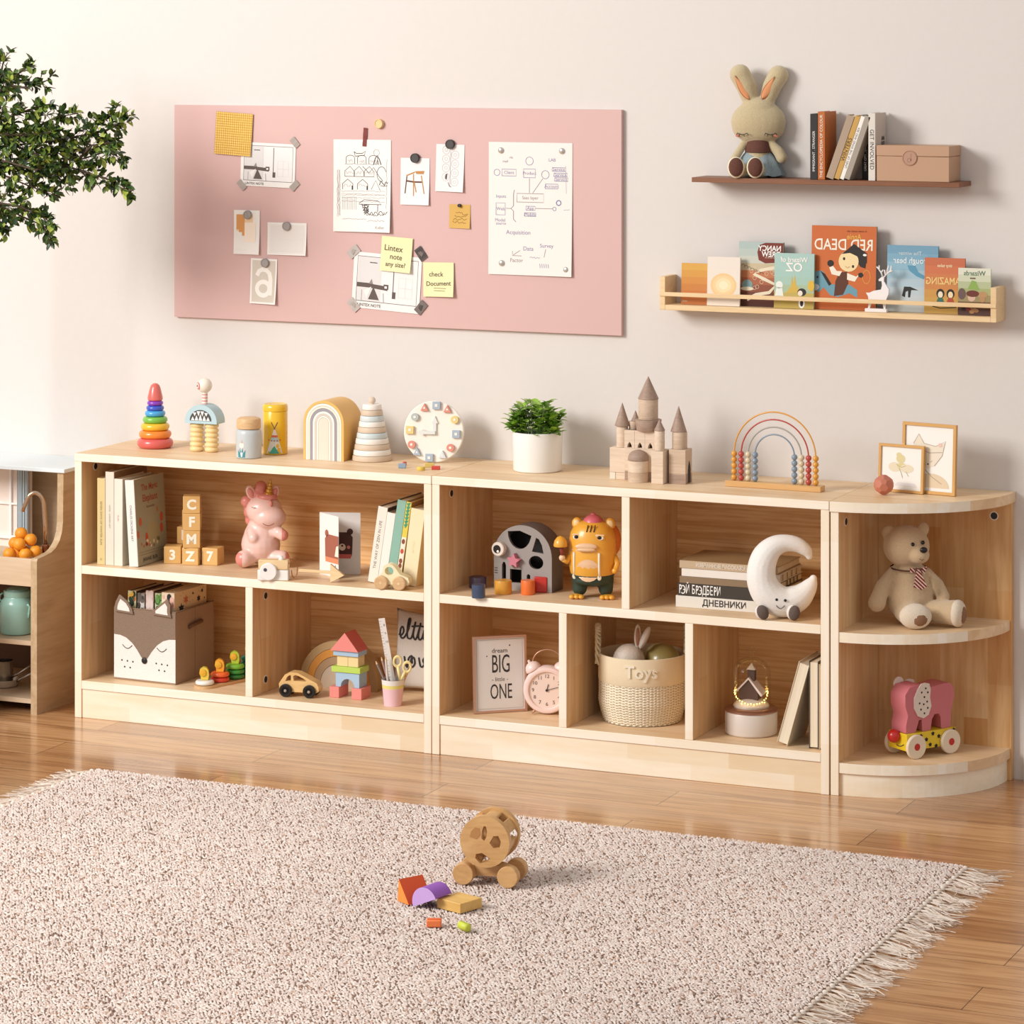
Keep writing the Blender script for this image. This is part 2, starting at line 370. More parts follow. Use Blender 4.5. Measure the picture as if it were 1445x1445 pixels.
slab('top_panel', PINE_T, [(0, -.0005)]+[(CR*math.sin(PI/2*i/30), -.018-(CD-.018)*math.cos(PI/2*i/30)) for i in range(31)]+[(CR, -.0005)], CH-.021, CH)
g = G(); g.box(PINEZ_T, .0005, TT, -CD+.004, -.0005, 0, CH-.021, b=.001); g.end('side_panel', cc)
g = G(); g.box(PINEC, TT, CR-.004, -.018, -.0005, 0, CH-.021, b=.001); g.end('back_panel', cc)
for z, nm in ((ZCM, 'middle_shelf'), (ZCB, 'bottom_shelf')):
    slab(nm, PINE_T, quarter(CR-TT-.008, CD-.018-.006, TT, -.018), z-.021, z)
q = [(TT+(CR-TT-.014)*math.sin(PI/2*i/30), -.018-(CD-.030)*math.cos(PI/2*i/30)) for i in range(31)]
q2 = [(TT+(CR-TT-.03)*math.sin(PI/2*i/30), -.018-(CD-.046)*math.cos(PI/2*i/30)) for i in range(31)]
g = G(); n = 31
g.raw(PINEK, [(x, y, z) for z in (0, ZCB-.021) for x, y in q+q2], [(i, i+1, 62+i+1, 62+i) for i in range(30)]+[(31+i, 31+i+1, 93+i+1, 93+i) for i in range(30)]+[(i, i+1, 31+i+1, 31+i) for i in range(30)]+[(62+i, 62+i+1, 93+i+1, 93+i) for i in range(30)]+[(0, 31, 93, 62), (30, 61, 123, 92)])
g.end('kick_board', cc)
hole(cc, TT, -.245, .562); hole(cc, CR-.042, -.018, .558, 'y')

# ---------------------------------------------------------------- wall shelves
g = G(); g.box(WALNUT, 1.4439, 2.0461, -.09, -.0005, 1.2558, 1.2663, b=.0008)
tag(g.end('wall_shelf'), 'thin dark walnut wall shelf carrying the plush bunny and upright books', 'shelf')
ws = thing('picture_ledge', 'light wood wall ledge with a front rail, holding picture books face out', 'shelf', (1.3615, 0, .9724))
LW = 2.1202-1.3615
for a in (0, LW-.0125):
    g = G(); g.box(LIGHTW, a, a+.0125, -.07, -.0005, 0, .0733, b=.0008); g.end('end_block', ws)
g = G(); g.box(LIGHTW, .0125, LW-.0125, -.07, -.0005, 0, .0115, b=.0006); g.end('ledge', ws)
g = G(); g.box(LIGHTW, 0, LW, -.0735, -.07, .0306, .0396, b=.0005); g.end('front_rail', ws)

# ================================================================ PINK BOARD
YB = -.0122
g = G(); g.box(P((213, 176, 171), .6), .1005, 1.2474, -.012, -.0005, .905, 1.4096, b=.0006)
tag(g.end('pin_board'), 'large pale pink magnetic board hung on the wall, covered with papers', 'board')
rnd = random.Random(5)
class Sheet:
    """a sheet on the board, drawn in fractions: x 0..1 left to right, z 0..1 bottom to top"""
    def __init__(s, name, label, cat, quad, mat, curl=.004, lift=0, group=None):
        # quad px: top-left, top-right, bottom-left
        (u0, v0), (u1, v1), (u2, v2) = quad
        A = Vector(wy(u0, v0, YB)); B = Vector(wy(u1, v1, YB)); C = Vector(wy(u2, v2, YB))
        s.w = (B-A).length; s.h = (C-A).length; ang = math.atan2(B.y-A.y, B.x-A.x)
        s.curl = curl; s.lift = lift; s.base = lift
        s.t = thing(name, label, cat, (A.x, YB-.0003-lift, A.y), rot=(0, -ang, 0), group=group)
        g = G(); n = 10; vs = []; 
        for j in range(n+1):
            for i in range(n+1): vs.append(s.pt(i/n, j/n, 0))
        fs = [(j*(n+1)+i, j*(n+1)+i+1, (j+1)*(n+1)+i+1, (j+1)*(n+1)+i) for j in range(n) for i in range(n)]
        g.raw(mat, vs, fs, smooth=True); g.raw(mat, [(x, y+.0004, z) for x, y, z in vs], fs, smooth=True); o = g.end('sheet', s.t, recalc=False)
        s.g = G()
    def pt(s, x, z, e):
        c = s.curl*(max(0, 1-z)**2)*(.35+.65*x*x)
        return (x*s.w, -c-e, (z-1)*s.h)
    def bend(s):
        for _ in range(4):
            le = [e for e in s.g.bm.edges if (e.verts[0].co-e.verts[1].co).length > .09]
            if not le: break
            bmesh.ops.subdivide_edges(s.g.bm, edges=le, cuts=1); bmesh.ops.triangulate(s.g.bm, faces=[f for f in s.g.bm.faces if len(f.verts) > 3])
        s.g.warp(lambda x, y, z: (x*s.w, s.pt(x, z, 0)[1]+y, (z-1)*s.h))
    def line(s, m, pts, w=.006, closed=False):
        # resample so that strokes follow the curl
        s.g.rib(m, [(x, z*s.h/s.w) for x, z in pts], w, -.0003, Matrix.Diagonal((1, 1, s.w/s.h, 1)), closed)
    def area(s, m, pts, e=.0002): s.g.flat(m, pts, -e)
    def rect(s, m, x0, z0, x1, z1, e=.0002): s.g.flat(m, [(x0, z0), (x1, z0), (x1, z1), (x0, z1)], -e)
    def frame(s, m, x0, z0, x1, z1, w=.006): s.line(m, [(x0, z0), (x1, z0), (x1, z1), (x0, z1)], w, True)
    def circle(s, m, cx, cz, r, w=.006): s.line(m, circ(cx, cz, r, 16, rz=r*s.w/s.h), w, True)
    def scrib(s, m, x0, x1, z, a=.012, n=9, w=.005):
        s.line(m, [(x0+(x1-x0)*i/n, z+a*rnd.uniform(-1, 1)) for i in range(n+1)], w)
    def txt(s, m, body, x, z, size, rot=0, bold=0):
        s.g.text(m, body, size, T3(x, -.0003, z) @ Matrix.Diagonal((1, 1, s.w/s.h, 1)) @ RY(-rot), bold=bold)
    def done(s, nm='drawing'):
        s.bend(); s.g.end(nm, s.t, recalc=False)
def disc(name, label, u, v, r, m, h=.005, off=.001, group=None, dome=False):
    x, z = wy(u, v, YB-off); g = G(); M = RX(PI/2)
    if dome: g.lathe(m, [(r, 0), (r, h*.35), (r*.85, h*.75), (r*.5, h*.96), (0.0001, h)], 28, M)
    else: g.lathe(m, [(r, 0), (r, h*.8), (r*.93, h), (r*.8, h), (r*.76, h*.86), (0.0001, h*.86)], 28, M)
    o = g.end(name, None, (x, YB-off, z)); return tag(o, label, 'magnet', group)
def tape(label, u, v, ang, L, W, m, off, group, name='tape_strip', fig=None):
    x, z = wy(u, v, YB-off); g = G(); n = 6
    vs = [(L*(i/n-.5), -.0004-.0006*math.sin(i*2.1), W*s) for i in range(n+1) for s in (-.5, .5)]
    g.raw(m, vs, [(2*i, 2*i+2, 2*i+3, 2*i+1) for i in range(n)], smooth=True)
    if fig: g.raw(fig, [(-L*.2, -.0013, -W*.25), (L*.25, -.0013, -W*.1), (L*.1, -.0013, W*.3), (-L*.15, -.0013, W*.2)], [(0, 1, 2, 3)])
    o = g.end(name, None, (x, YB-off, z), (0, -ang, 0)); return tag(o, label, 'tape', group)
# yellow checked cloth swatch
m, nt, b = new_mat('yellow_check'); tc = nt.nodes.new('ShaderNodeTexCoord'); sp = nt.nodes.new('ShaderNodeSeparateXYZ'); nt.links.new(tc.outputs['Object'], sp.inputs[0])
cb = nt.nodes.new('ShaderNodeCombineXYZ'); nt.links.new(sp.outputs[0], cb.inputs[0]); nt.links.new(sp.outputs[2], cb.inputs[1])
bk = nt.nodes.new('ShaderNodeTexBrick'); bk.offset = 0; nt.links.new(cb.outputs[0], bk.inputs[0]); bk.inputs['Scale'].default_value = 1
for kx, vx in (('Brick Width', .0056), ('Row Height', .0056), ('Mortar Size', .0007)): bk.inputs[kx].default_value = vx
bk.inputs['Color1'].default_value = rgb((238, 200, 112)); bk.inputs['Color2'].default_value = rgb((230, 190, 100)); bk.inputs['Mortar'].default_value = rgb((184, 136, 56)); nt.links.new(bk.outputs[0], b.inputs['Base Color']); b.inputs['Roughness'].default_value = .9
s = Sheet('fabric_swatch', 'yellow checked cloth square pinned at the top left of the pink board', 'swatch', ((306.5, 157), (358, 161), (299.5, 216)), m, .003, .0035)
s.g.bm.free()
for i, (u, v) in enumerate(((311, 158),)): pass
# photo print, left
GR, LG, DG = P((150, 140, 134), .8), P((222, 218, 214), .8), P((98, 86, 80), .8)
def interior_print(name, label, quad, lift, cap):
    s = Sheet(name, label, 'photo', quad, P((240, 236, 232), .7), .001, lift)
    s.rect(P((236, 233, 232), .7), .06, .13, .95, .93, .00015)
    s.frame(DG, .06, .13, .95, .93, .008)
    s.rect(P((222, 219, 218), .8), .07, .13, .42, .92, .0002)
    s.frame(LG, .1, .5, .4, .84, .01); s.line(DG, [(.24, .83), (.35, .83)], .014)
    s.rect(DG, .065, .38, .30, .46, .0004); s.area(DG, [(.14, .46), (.5, .43), (.52, .35), (.14, .39)], .0005)
    s.area(P((238, 234, 230), .8), [(.17, .32), (.28, .40), (.22, .18)], .0006)
    s.area(DG, [(.24, .17), (.31, .4), (.4, .17)], .0007); s.rect(DG, .46, .37, .53, .46, .0007); s.rect(WHITE, .475, .39, .51, .43, .0009)
    s.area(GR, [(.24, .45), (.3, .45), (.28, .54)], .0006)
    s.line(GR, [(.14, .33), (.14, .14)], .008); s.line(GR, [(.46, .3), (.47, .14)], .01)
    s.line(DG, [(.6, .9), (.6, .28)], .012); s.rect(DG, .59, .22, .64, .34, .0005)
    s.frame(LG, .68, .25, .88, .6, .008); s.line(LG, [(.68, .42), (.88, .42)], .008); s.line(LG, [(.78, .25), (.78, .6)], .008)
    s.txt(DG, cap, .26, .06, .055, bold=.001); s.done('photo_print'); return s
interior_print('photo_card', 'small taped grey photo of a dining room tucked under the yellow swatch', ((341, 200), (418, 204), (341, 261.5)), .0008, 'LINTEX NOTE')
interior_print('photo_card', 'larger taped grey photo of a dining room at lower middle of the board', ((500.5, 354.5), (596, 364), (497, 433)), .0008, 'LINTEX NOTE')
TP = P((168, 158, 150), .6); TP2 = P((186, 176, 170), .5); TP3 = P((66, 56, 52), .5); TP4 = P((112, 100, 94), .5)
k_ = .00166
for (u, v, a, wh) in ((416, 201, -.85, 'top right'), (341, 261, -.85, 'bottom left'), (415.5, 262, .8, 'bottom right')):
    tape('short taupe tape at the %s corner of the small dining room photo' % wh, u, v, a, 15*k_, 9*k_, TP, .0022, 'corner tapes of the small photo')
for (u, v, a, mm, ff, lb) in ((499, 355, .7, TP2, TP, 'crinkled grey tape at the top left of the large photo'), (594, 358, -.95, TP3, TP4, 'dark brown tape at the top right of the large photo'), (499, 430, -.85, TP2, TP, 'crinkled grey tape at the bottom left of the large photo'), (594, 434, .85, TP4, TP3, 'mid brown tape at the bottom right of the large photo')):
    tape(lb, u, v, a, 19*k_, 12*k_, mm, .0022, 'corner tapes of the large photo', fig=ff)
tape('small dark red tape strip holding the sketch sheet', 515, 193.5, 1.5, 26*k_, 6*k_, P((120, 38, 30), .6), .0022, None)
# stairs card, blank card, letter card
s = Sheet('art_card', 'white card with orange stepped shapes, under the grey magnet at left', 'card', ((330.5, 296), (367, 297), (328, 358)), PAPER, .006, .001)
O1, O2, O3 = P((222, 158, 96), .8), P((244, 214, 178), .8), P((250, 234, 216), .8)
s.rect(O2, .1, .86-.34, .74, .9, .0002); s.area(O1, [(.1, .9), (.42, .9), (.42, .42), (.32, .42), (.32, .5), (.2, .5), (.2, .56), (.1, .56)], .0004); s.rect(O3, .42, .28, .85, .72, .0006); s.scrib(LG, .08, .5, .1, .01); s.done()
s = Sheet('note_card', 'blank white landscape card with a grey magnet at top', 'card', ((378, 313.5), (433, 315), (376, 359)), PAPER, .006, .001)
s.frame(LG, .05, .06, .95, .94, .008); s.rect(P((232, 226, 220), .8), .07, .08, .93, .92, .0002); s.scrib(LG, .3, .9, .48, .01, 12); s.done()
s = Sheet('letter_card', 'cream card with a pale rounded letter, lowest of the left trio', 'card', ((354.5, 364), (391.5, 366), (352, 427.5)), PAPER, .008, .001)
s.rect(P((212, 202, 188), .8), .06, .04, .94, .96, .0002); s.line(P('f4eee6', .8), [(.25, .62), (.32, .72), (.45, .76), (.6, .75), (.72, .68), (.77, .55), (.77, .2)], .15); s.line(P('f4eee6', .8), circ(.5, .34, .24, 20, rz=.15), .15, True); s.done()
MG = P((176, 168, 164), .5, metal=.3, bump=.5, bs=900)
for (u, v, lb) in ((350, 303, 'grey round magnet on the card with orange stepped shapes'), (405, 319, 'grey round magnet on the blank landscape card'), (374.5, 371, 'grey round magnet on the pale letter card')):
    disc('magnet', lb, u, v, 6.3*k_, MG, .006, .0018, 'grey magnets')
disc('magnet', 'pale wooden round magnet alone near the top edge of the board', 536, 174.5, 6.6*k_, P((226, 196, 140), .5), .009, .0002)
disc('magnet', 'black round magnet on the chair picture card', 586.5, 223, 6.6*k_, P((52, 46, 46), .45), .008, .0014, 'black magnets')
disc('magnet', 'black round magnet on the line drawing card', 636, 203.5, 6.6*k_, P((52, 46, 46), .45), .008, .0014, 'black magnets')
disc('magnet', 'tiny black magnet on the mustard note', 649, 290, 2.4*k_, P((40, 30, 26), .45), .006, .0014)
# sketch sheet
s = Sheet('sketch_sheet', 'tall white sheet full of black ink sketches of houses', 'paper', ((471, 196.5), (552, 197.5), (468, 326)), PAPER, .009, .001)
for i in range(3):
    x = .22+.2*i; s.line(INK, [(x, .74), (x, .8)]+[(x+.075+.075*math.cos(PI-PI*q/6), .8+.03*math.sin(PI*q/6)) for q in range(7)]+[(x+.15, .74)], .008); s.scrib(INK, x-.02, x+.17, .735, .005); s.scrib(INK2, x+.03, x+.12, .765, .02)
s.line(INK, [(.36, .87), (.4, .85), (.5, .85), (.56, .875), (.54, .83), (.38, .82)], .01, True)
s.line(INK, [(.70, .73), (.73, .8), (.76, .83), (.8, .79), (.83, .73)], .014); s.line(INK, [(.74, .73), (.77, .79), (.79, .73)], .008); s.circle(INK2, .75, .86, .05)
for x in (.2, .36, .54): s.line(INK, [(x, .6), (x, .66), (x+.09, .71), (x+.17, .65), (x+.17, .6), (x, .6)], .008); s.scrib(INK2, x+.02, x+.15, .64, .02)
s.line(INK, [(.36+.15, .71), (.62, .64), (.7, .7), (.8, .6), (.86, .56)], .009)
s.line(INK, circ(.84, .63, .08, 14, .3, 5), .008)
for x in (.16, .42): s.line(INK, [(x, .46), (x, .52), (x+.09, .57), (x+.18, .52), (x+.18, .46)], .009); s.scrib(INK2, x+.02, x+.15, .5, .02); s.rect(INK, x+.16, .455, x+.185, .5)
s.line(INK, [(.66, .46), (.74, .56), (.82, .45)], .007); s.scrib(INK, .8, .95, .53, .025, 12, .012); s.scrib(INK, .82, .94, .5, .012, 12, .008)
for z in (.44, .41, .4, .37, .33): s.scrib(INK2, .14, .9, z, .007, 24, .005)
for i in range(9): s.line(INK2, [(.16+.03*i, .24+.0), (.16+.03*i, .38)], .005)
s.line(INK, [(.45, .31), (.54, .35), (.78, .34), (.84, .3), (.45, .3)], .009)
for x in (.55, .78): s.line(INK, [(x, .3), (x, .22)], .01)
for q in range(5): s.scrib(INK, .5+.01*q, .62, .285-.018*q, .02, 8, .014)
s.scrib(INK, .55, .95, .205, .022, 22, .01); s.scrib(INK, .58, .9, .19, .014, 22, .008)
s.scrib(INK2, .16, .58, .14, .008, 22, .006); s.scrib(INK2, .6, .9, .125, .01, 20, .006); s.txt(INK2, 'Keller', .82, .05, .065)
for q in range(5): s.line(INK2, [(.07+.012*q+.008*rnd.uniform(-1, 1), .16+.012*j) for q_ in (0,) for j in range(0, 44) if rnd.random() < .5], .004)
s.line(INK2, [(.93+.008*rnd.uniform(-1, 1), .25+.02*j) for j in range(28)], .005); s.done()
# chair card
s = Sheet('chair_card', 'white card picturing a wooden armchair, hung from a black magnet', 'card', ((565.8, 222.5), (606.5, 223.5), (565.5, 288.5)), P((236, 234, 234), .8), .005, .0006)
CB = P((190, 134, 74), .7); CD_ = P((96, 62, 40), .7)
s.area(CB, [(.5, .72), (.83, .73), (.8, .66), (.55, .66)]); s.line(CB, [(.2, .62), (.5, .7)], .04)
for a in (((.22, .61), (.16, .24)), ((.45, .66), (.46, .19)), ((.72, .63), (.83, .24)), ((.47, .5), (.55, .27))): s.line(CB if a[0][0] != .22 else CD_, a, .035)
s.line(CD_, [(.2, .51), (.47, .49), (.74, .49)], .05); s.done()
s = Sheet('drawing_card', 'white card with faint ringed line drawing, right of the chair card', 'card', ((616, 203), (655.8, 204.5), (613.5, 269.5)), P((238, 234, 232), .8), .006, .0006)
for j in range(4):
    for sx in (-1, 1): s.circle(INKP, .52+sx*.16, .83-.19*j-.05*sx, .13, .01); s.circle(INKP, .52+sx*.16, .83-.19*j-.05*sx, .05, .008)
s.line(INK2, [(.52, .85), (.52, .1)], .012); s.area(INK, [(.35, .36), (.42, .38), (.4, .25), (.34, .27)]); s.line(INK2, [(.45, .2), (.5, .12), (.57, .1)], .03); s.done()
s = Sheet('sticky_note', 'small mustard note with brown handwriting under a tiny magnet', 'note', ((634.5, 288), (664, 289), (632.5, 321.5)), P((214, 172, 92), .8), .004, .0006)
BR = P((120, 84, 30), .8)
for j in range(4): s.scrib(BR, .15+.05*(3-j), .9-.03*j, .62-.12*j, .06, 12, .018)
s.done('handwriting')
SN = P((240, 232, 180), .8); PEN = P((96, 88, 66), .8)
s = Sheet('sticky_note', 'pale yellow note reading Lintex note any size, overlapping the large photo', 'note', ((540, 332.5), (583.5, 336.5), (535.5, 381)), SN, .007, .0036)
s.txt(PEN, 'Lintex', .4, .66, .24, -.05, .003); s.txt(PEN, 'note', .5, .42, .22, -.05, .003); s.txt(PEN, 'any size?', .5, .2, .19, -.02, .003); s.done('handwriting')
s = Sheet('sticky_note', 'pale yellow note with underlined handwriting, right of the large photo', 'note', ((598, 370), (641, 370.5), (596.5, 418)), SN, .007, .003)
s.txt(PEN, 'check', .42, .65, .2, 0, .002); s.txt(PEN, 'Document', .5, .38, .19, .03, .003); s.line(PEN, [(.35, .25), (.75, .24)], .014); s.line(PEN, [(.35, .18), (.72, .165)], .014); s.done('handwriting')
# diagram sheet
s = Sheet('diagram_sheet', 'tall white sheet with a blue pen flow diagram, at the right of the board', 'paper', ((690, 200), (808, 202), (690, 386.5)), P((238, 232, 226), .8), .006, .0006)
def bx_(x0, z0, x1, z1, t_=None, m=INKB):
    s.frame(m, x0, z0, x1, z1, .006)
    if t_: s.txt(m, t_, (x0+x1)/2, (z0+z1)/2, .05)
bx_(.16, .745, .33, .795, 'Client'); bx_(.42, .735, .56, .8, 'Product'); bx_(.34, .55, .66, .615, 'Saas layer', INK2); bx_(.45, .49, .56, .52, 'App'); bx_(.43, .445, .57, .47, 'Mobile')
bx_(.09, .45, .2, .54, 'Web'); s.circle(INKB, .49, .86, .045); s.circle(INKB, .68, .76, .045); s.circle(INKB, .10, .77, .035)
for z, x in ((.8, .76), (.76, .78), (.725, .79)): bx_(x, z-.012, x+.16, z+.014, 'Service')
bx_(.68, .655, .83, .69, 'Account'); s.line(INK2, [(.49, .73), (.49, .62)]); s.line(INK2, [(.65, .73), (.53, .62)]); s.line(INK2, [(.56, .505), (.77, .505)]); s.circle(INKB, .79, .505, .02); s.circle(INKB, .84, .55, .027, .012)
s.line(INK2, [(.31, .64), (.3, .61), (.3, .52), (.27, .5), (.3, .48), (.3, .42), (.33, .4)], .008); s.line(INK2, [(.21, .5), (.27, .5)], .006)
s.txt(INKB, 'Inputs', .15, .59, .05); s.txt(INKB, 'Model', .14, .41, .05); s.txt(INKB, 'source', .15, .385, .045); s.txt(INKB, 'Acquisition', .36, .32, .065); s.txt(INKB, 'Data', .48, .2, .065); s.txt(INKB, 'Survey', .7, .225, .06)
s.txt(INK2, 'Factor', .34, .11, .06); s.txt(INKB, 'LAB', .76, .87, .05); s.txt(INK2, 'via', .27, .885, .04); s.txt(INK2, 'mail', .2, .855, .04); s.line(INK2, [(.29, .18), (.29, .145), (.4, .145)]); s.line(INK2, [(.3, .15), (.38, .185)]); s.scrib(INKB, .5, .62, .135, .006); s.line(INK2, [(.69, .2), (.67, .14)]); 
for i in range(5): s.line(INKB, [(.62+.025*i, .09), (.625+.025*i, .06)], .006)
s.line(INKP, [(.92, .83), (.93, .62)], .004); s.scrib(INKP, .9, .97, .5, .004); s.done()
for (u, v, w) in ((707, 212, 'top left'), (793, 213, 'top right'), (708, 371, 'bottom left'), (799, 380.5, 'bottom right')):
    disc('magnet', 'small silver dome magnet at the %s of the diagram sheet' % w, u, v, 4.2*k_, P((200, 198, 192), .3, metal=.6), .005, .003 if v > 300 else .001, 'silver dome magnets', True)
# ================================================================ ON TOP OF THE SHELF UNITS
def edge(uL, vL, uR, vR, Z):
    a = wz(uL, vL, Z); b = wz(uR, vR, Z)
    return (a[0], a[1], Z), math.atan2(b[1]-a[1], b[0]-a[0]), math.hypot(b[0]-a[0], b[1]-a[1]), (a[2]+b[2])/2
ZT = CH+.0002
def glossy(c, r=.3): return P(c, r, coat=.4)
# rainbow ring stacker
x, y, k = wz(219, 631.5, ZT)
t = thing('ring_stacker', 'rainbow ring stacking tower with a coral cone top, left end of the shelf top', 'toy', (x, y, ZT), YAW)
for z, r, h, c in ((7, 25.5, 7, 'd8605a'), (19.3, 23, 5.6, 'f08a30'), (30, 20.3, 5.2, 'f0bc30'), (39.6, 17.6, 4.6, '7cbc48'), (48.4, 14.6, 4.2, '4aa4dc'), (56, 12.6, 3.6, '3c58c4'), (63, 11.4, 3.4, '8a3cb8')):
    g = G(k); g.lathe(glossy(c), [(3, z-h*.9)]+[(r-h+h*math.cos(a), z+h*math.sin(a)) for a in [-PI/2+PI*i/10 for i in range(11)]]+[(3, z+h*.9)], 40); g.end('ring', t)
g = G(k); g.cyl(BEECHZ, 2.6, 0.5, 70, seg=16); g.end('peg', t)
g = G(k); g.lathe(glossy('dc6c64'), [(6, 66.4), (9.5, 66.6), (10.8, 68), (10.6, 72), (7.6, 84), (6, 88), (3.4, 90.3), (0.01, 91)], 32); g.end('cone_top', t)
# monster toy
x, y, k = wz(289, 637, ZT)
t = thing('monster_toy', 'one-eyed wooden monster toy with pale blue toothed body and ribbed legs', 'toy', (x, y, ZT), .05)
LB = P('b4cfd6', .45)
for sx in (-12.5, 11):
    g = G(k); pr = []
    for i in range(6): pr += [(7.6, i*6.7+.2), (9.6, i*6.7+1.8), (10, i*6.7+3.4), (9.6, i*6.7+5), (7.6, i*6.7+6.6)]
    g.lathe(P('ecd29c', .5), pr, 28, T3(sx, 0, 0)); g.end('leg', t)
g = G(k); g.prism(LB, [(-25, 40.6)]+circ(0, 43, 25, 24, PI, 0, 24)+[(25, 40.6)], -13, 13, smooth=True)
g.end('body', t)
g = G(k); arch = [(-17, 44.5)]+circ(0, 45, 17, 16, PI, 0, 15)+[(17, 44.5)]
g.flat(P('46484a', .6), arch, -13.2)
for i in range(5):
    a = -15+6*i; h = 9.5-abs(i-2)*2; g.flat(WHITE, [(a, 45), (a+5.6, 45), (a+2.8, 45+h)], -13.5); 
    if i < 4: g.flat(WHITE, [(a+3, 59-abs(i-1.5)*2), (a+8.4, 59-abs(i-1.5)*2), (a+5.8, 51)], -13.4)
g.end('mouth', t)
g = G(k)
for i in range(8): g.cyl(P('f0e6da', .5) if i % 2 else P('e0a09c', .5), 4.1, 66+2.2*i, 68.2+2.2*i, seg=20)
g.end('neck', t)
hd = G(k); hd.ball(P('efe6d6', .4), (0, 0, 93), 10.5, seg=28); hd = hd.end('head', t)
g = G(k); M = T3(0, 0, 93) @ RZ(-.75) @ RX(PI/2)
g.lathe(P('dc8a84', .5), [(0.01, 9.6), (5.2, 9.6), (5.4, 10), (3.4, 10.8), (0.01, 10.8)], 24, M); g.lathe(P('f2ece4', .5), [(0.01, 10.5), (3.6, 10.5), (3.2, 11.2), (0.01, 11.2)], 24, M); g.lathe(P('8c3a34', .4), [(0.01, 11), (1.9, 11), (1.6, 11.6), (0.01, 11.6)], 20, M); g.end('eye', hd)
# canisters
x, y, k = wz(351, 645.5, ZT)
t = thing('storage_jar', 'short pale grey jar with a wooden lid and teal crown motif', 'jar', (x, y, ZT), YAW)
GJ = P('c2c8ca', .4, coat=.3)
g = G(k); g.lathe(GJ, [(15.5, 0), (17.5, .6), (18, 2.5), (18, 34), (17.2, 38), (15.5, 40.5), (14, 41)], 40); g.end('body', t)
g = G(k); g.lathe(BEECH, [(14, 41), (17, 41.5), (17.2, 43), (17.2, 52), (16.4, 55), (13.5, 56.6), (0.01, 57)], 40); g.end('lid', t)
def wrap(g, m, pts, r, a0=0, e=.25):
    """a flat motif in (x, z) wrapped on a cylinder of radius r around the local z axis, centred at angle a0 from the front"""
    g2 = G(1); g2.flat(m, pts); n = g.mi(m)
    bmesh.ops.subdivide_edges(g2.bm, edges=g2.bm.edges, cuts=2, use_grid_fill=True)
    vs = []; 
    g2.bm.verts.index_update()
    for v in g2.bm.verts: a = a0+v.co.x/r; vs.append(((r+e)*math.sin(a), -(r+e)*math.cos(a), v.co.z))
    g.raw(m, vs, [tuple(v.index for v in f.verts) for f in g2.bm.faces]); g2.bm.free()
TE = P('3c8a94', .5)
g = G(k); wrap(g, TE, [(-6, 2), (5, 2), (6, 13), (2.5, 8), (1.5, 15), (-1, 8), (-3, 15), (-4, 8), (-7, 13)], 18, -.5); wrap(g, P('f0e4da', .5), circ(0, 19, 4, 14), 18, -.5); wrap(g, WHITE, [(-2, 9), (2, 9), (1, 3), (-1, 3)], 18, -.5, .4); wrap(g, P('d8b09c', .5), [(-1.5, 22), (1.5, 22), (0, 27)], 18, -.5, .4); g.end('motif', t)
x, y, k = wz(388.5, 640, ZT)
t = thing('storage_tin', 'tall glossy yellow tin with a teepee picture, behind the grey jar', 'tin', (x, y, ZT), YAW)
YL = P('ecbe28', .25, coat=.5)
g = G(k); g.lathe(YL, [(15.5, 0), (17.2, .5), (17.4, 1.6), (17.4, 60), (17.1, 60.6)], 40); g.end('body', t)
g = G(k); g.lathe(YL, [(17.2, 60.8), (17.9, 61.2), (17.9, 66), (17.2, 69), (15.5, 70.4), (14.5, 69.8), (0.01, 69.8)], 40); g.end('lid', t)
g = G(k); wrap(g, P('e8ecea', .5), [(-12, 2), (12, 2), (7, 18), (-6, 20)], 17.4); wrap(g, P('48b4a0', .5), [(-8, 2), (7, 2), (0, 13)], 17.4, 0, .4); wrap(g, P('b8d8e0', .5), [(-6, 20), (7, 18), (4.5, 26), (-4, 26)], 17.4); wrap(g, P('e06850', .5), [(-4.6, 25), (5, 25), (4, 28), (-3.4, 28)], 17.4, 0, .4); wrap(g, P('f4f0e8', .5), [(-3.4, 28), (4, 28), (1, 36), (-1, 36)], 17.4)
wrap(g, P('6a4a3a', .5), [(-5, 46), (-4, 46.5), (1.2, 36), (.4, 36)], 17.4); wrap(g, P('6a4a3a', .5), [(5, 46), (4, 46.5), (-1, 36), (0, 36)], 17.4)
for i in range(5): wrap(g, P('c8503c', .5), circ(-8+4*i, 20-((i-2)**2)*-.3, 1, 8), 17.4, 0, .5)
g.end('motif', t)
# arch nesting block
x, y, k = wz(456.5, 649.5, ZT); k *= 1
t = thing('arch_stacker', 'wooden tunnel of nested white and grey arches with a yellow outer arch', 'toy', (x, y, ZT), 0)
def archpoly(w, h, w2, h2):
    o = [(-w, 0)]+circ(0, h-w, w, 22, PI, 0)+[(w, 0)]
    i = [(w2, 0)]+circ(0, h2-w2, w2, 22, 0, PI)+[(-w2, 0)] if w2 > 0 else []
    return o+i
ws_ = [(32, 'e8b866'), (28, 'f2ece0'), (24.5, 'ece2d2'), (21, '9c98a0'), (17, 'f4efe6'), (13.4, 'd8ccc0'), (10.6, 'f2ece0'), (8, 'e4d8c8')]
for i, (w, c) in enumerate(ws_):
    w2 = ws_[i+1][0]+.35 if i+1 < len(ws_) else 0
    g = G(k); g.prism(P(c, .45), archpoly(w, 84-(32-w), w2, 84-(32-w2)), 0, 56, smooth=True, side=P('e6b464', .4) if i == 0 else None)
    g.end('arch', t)
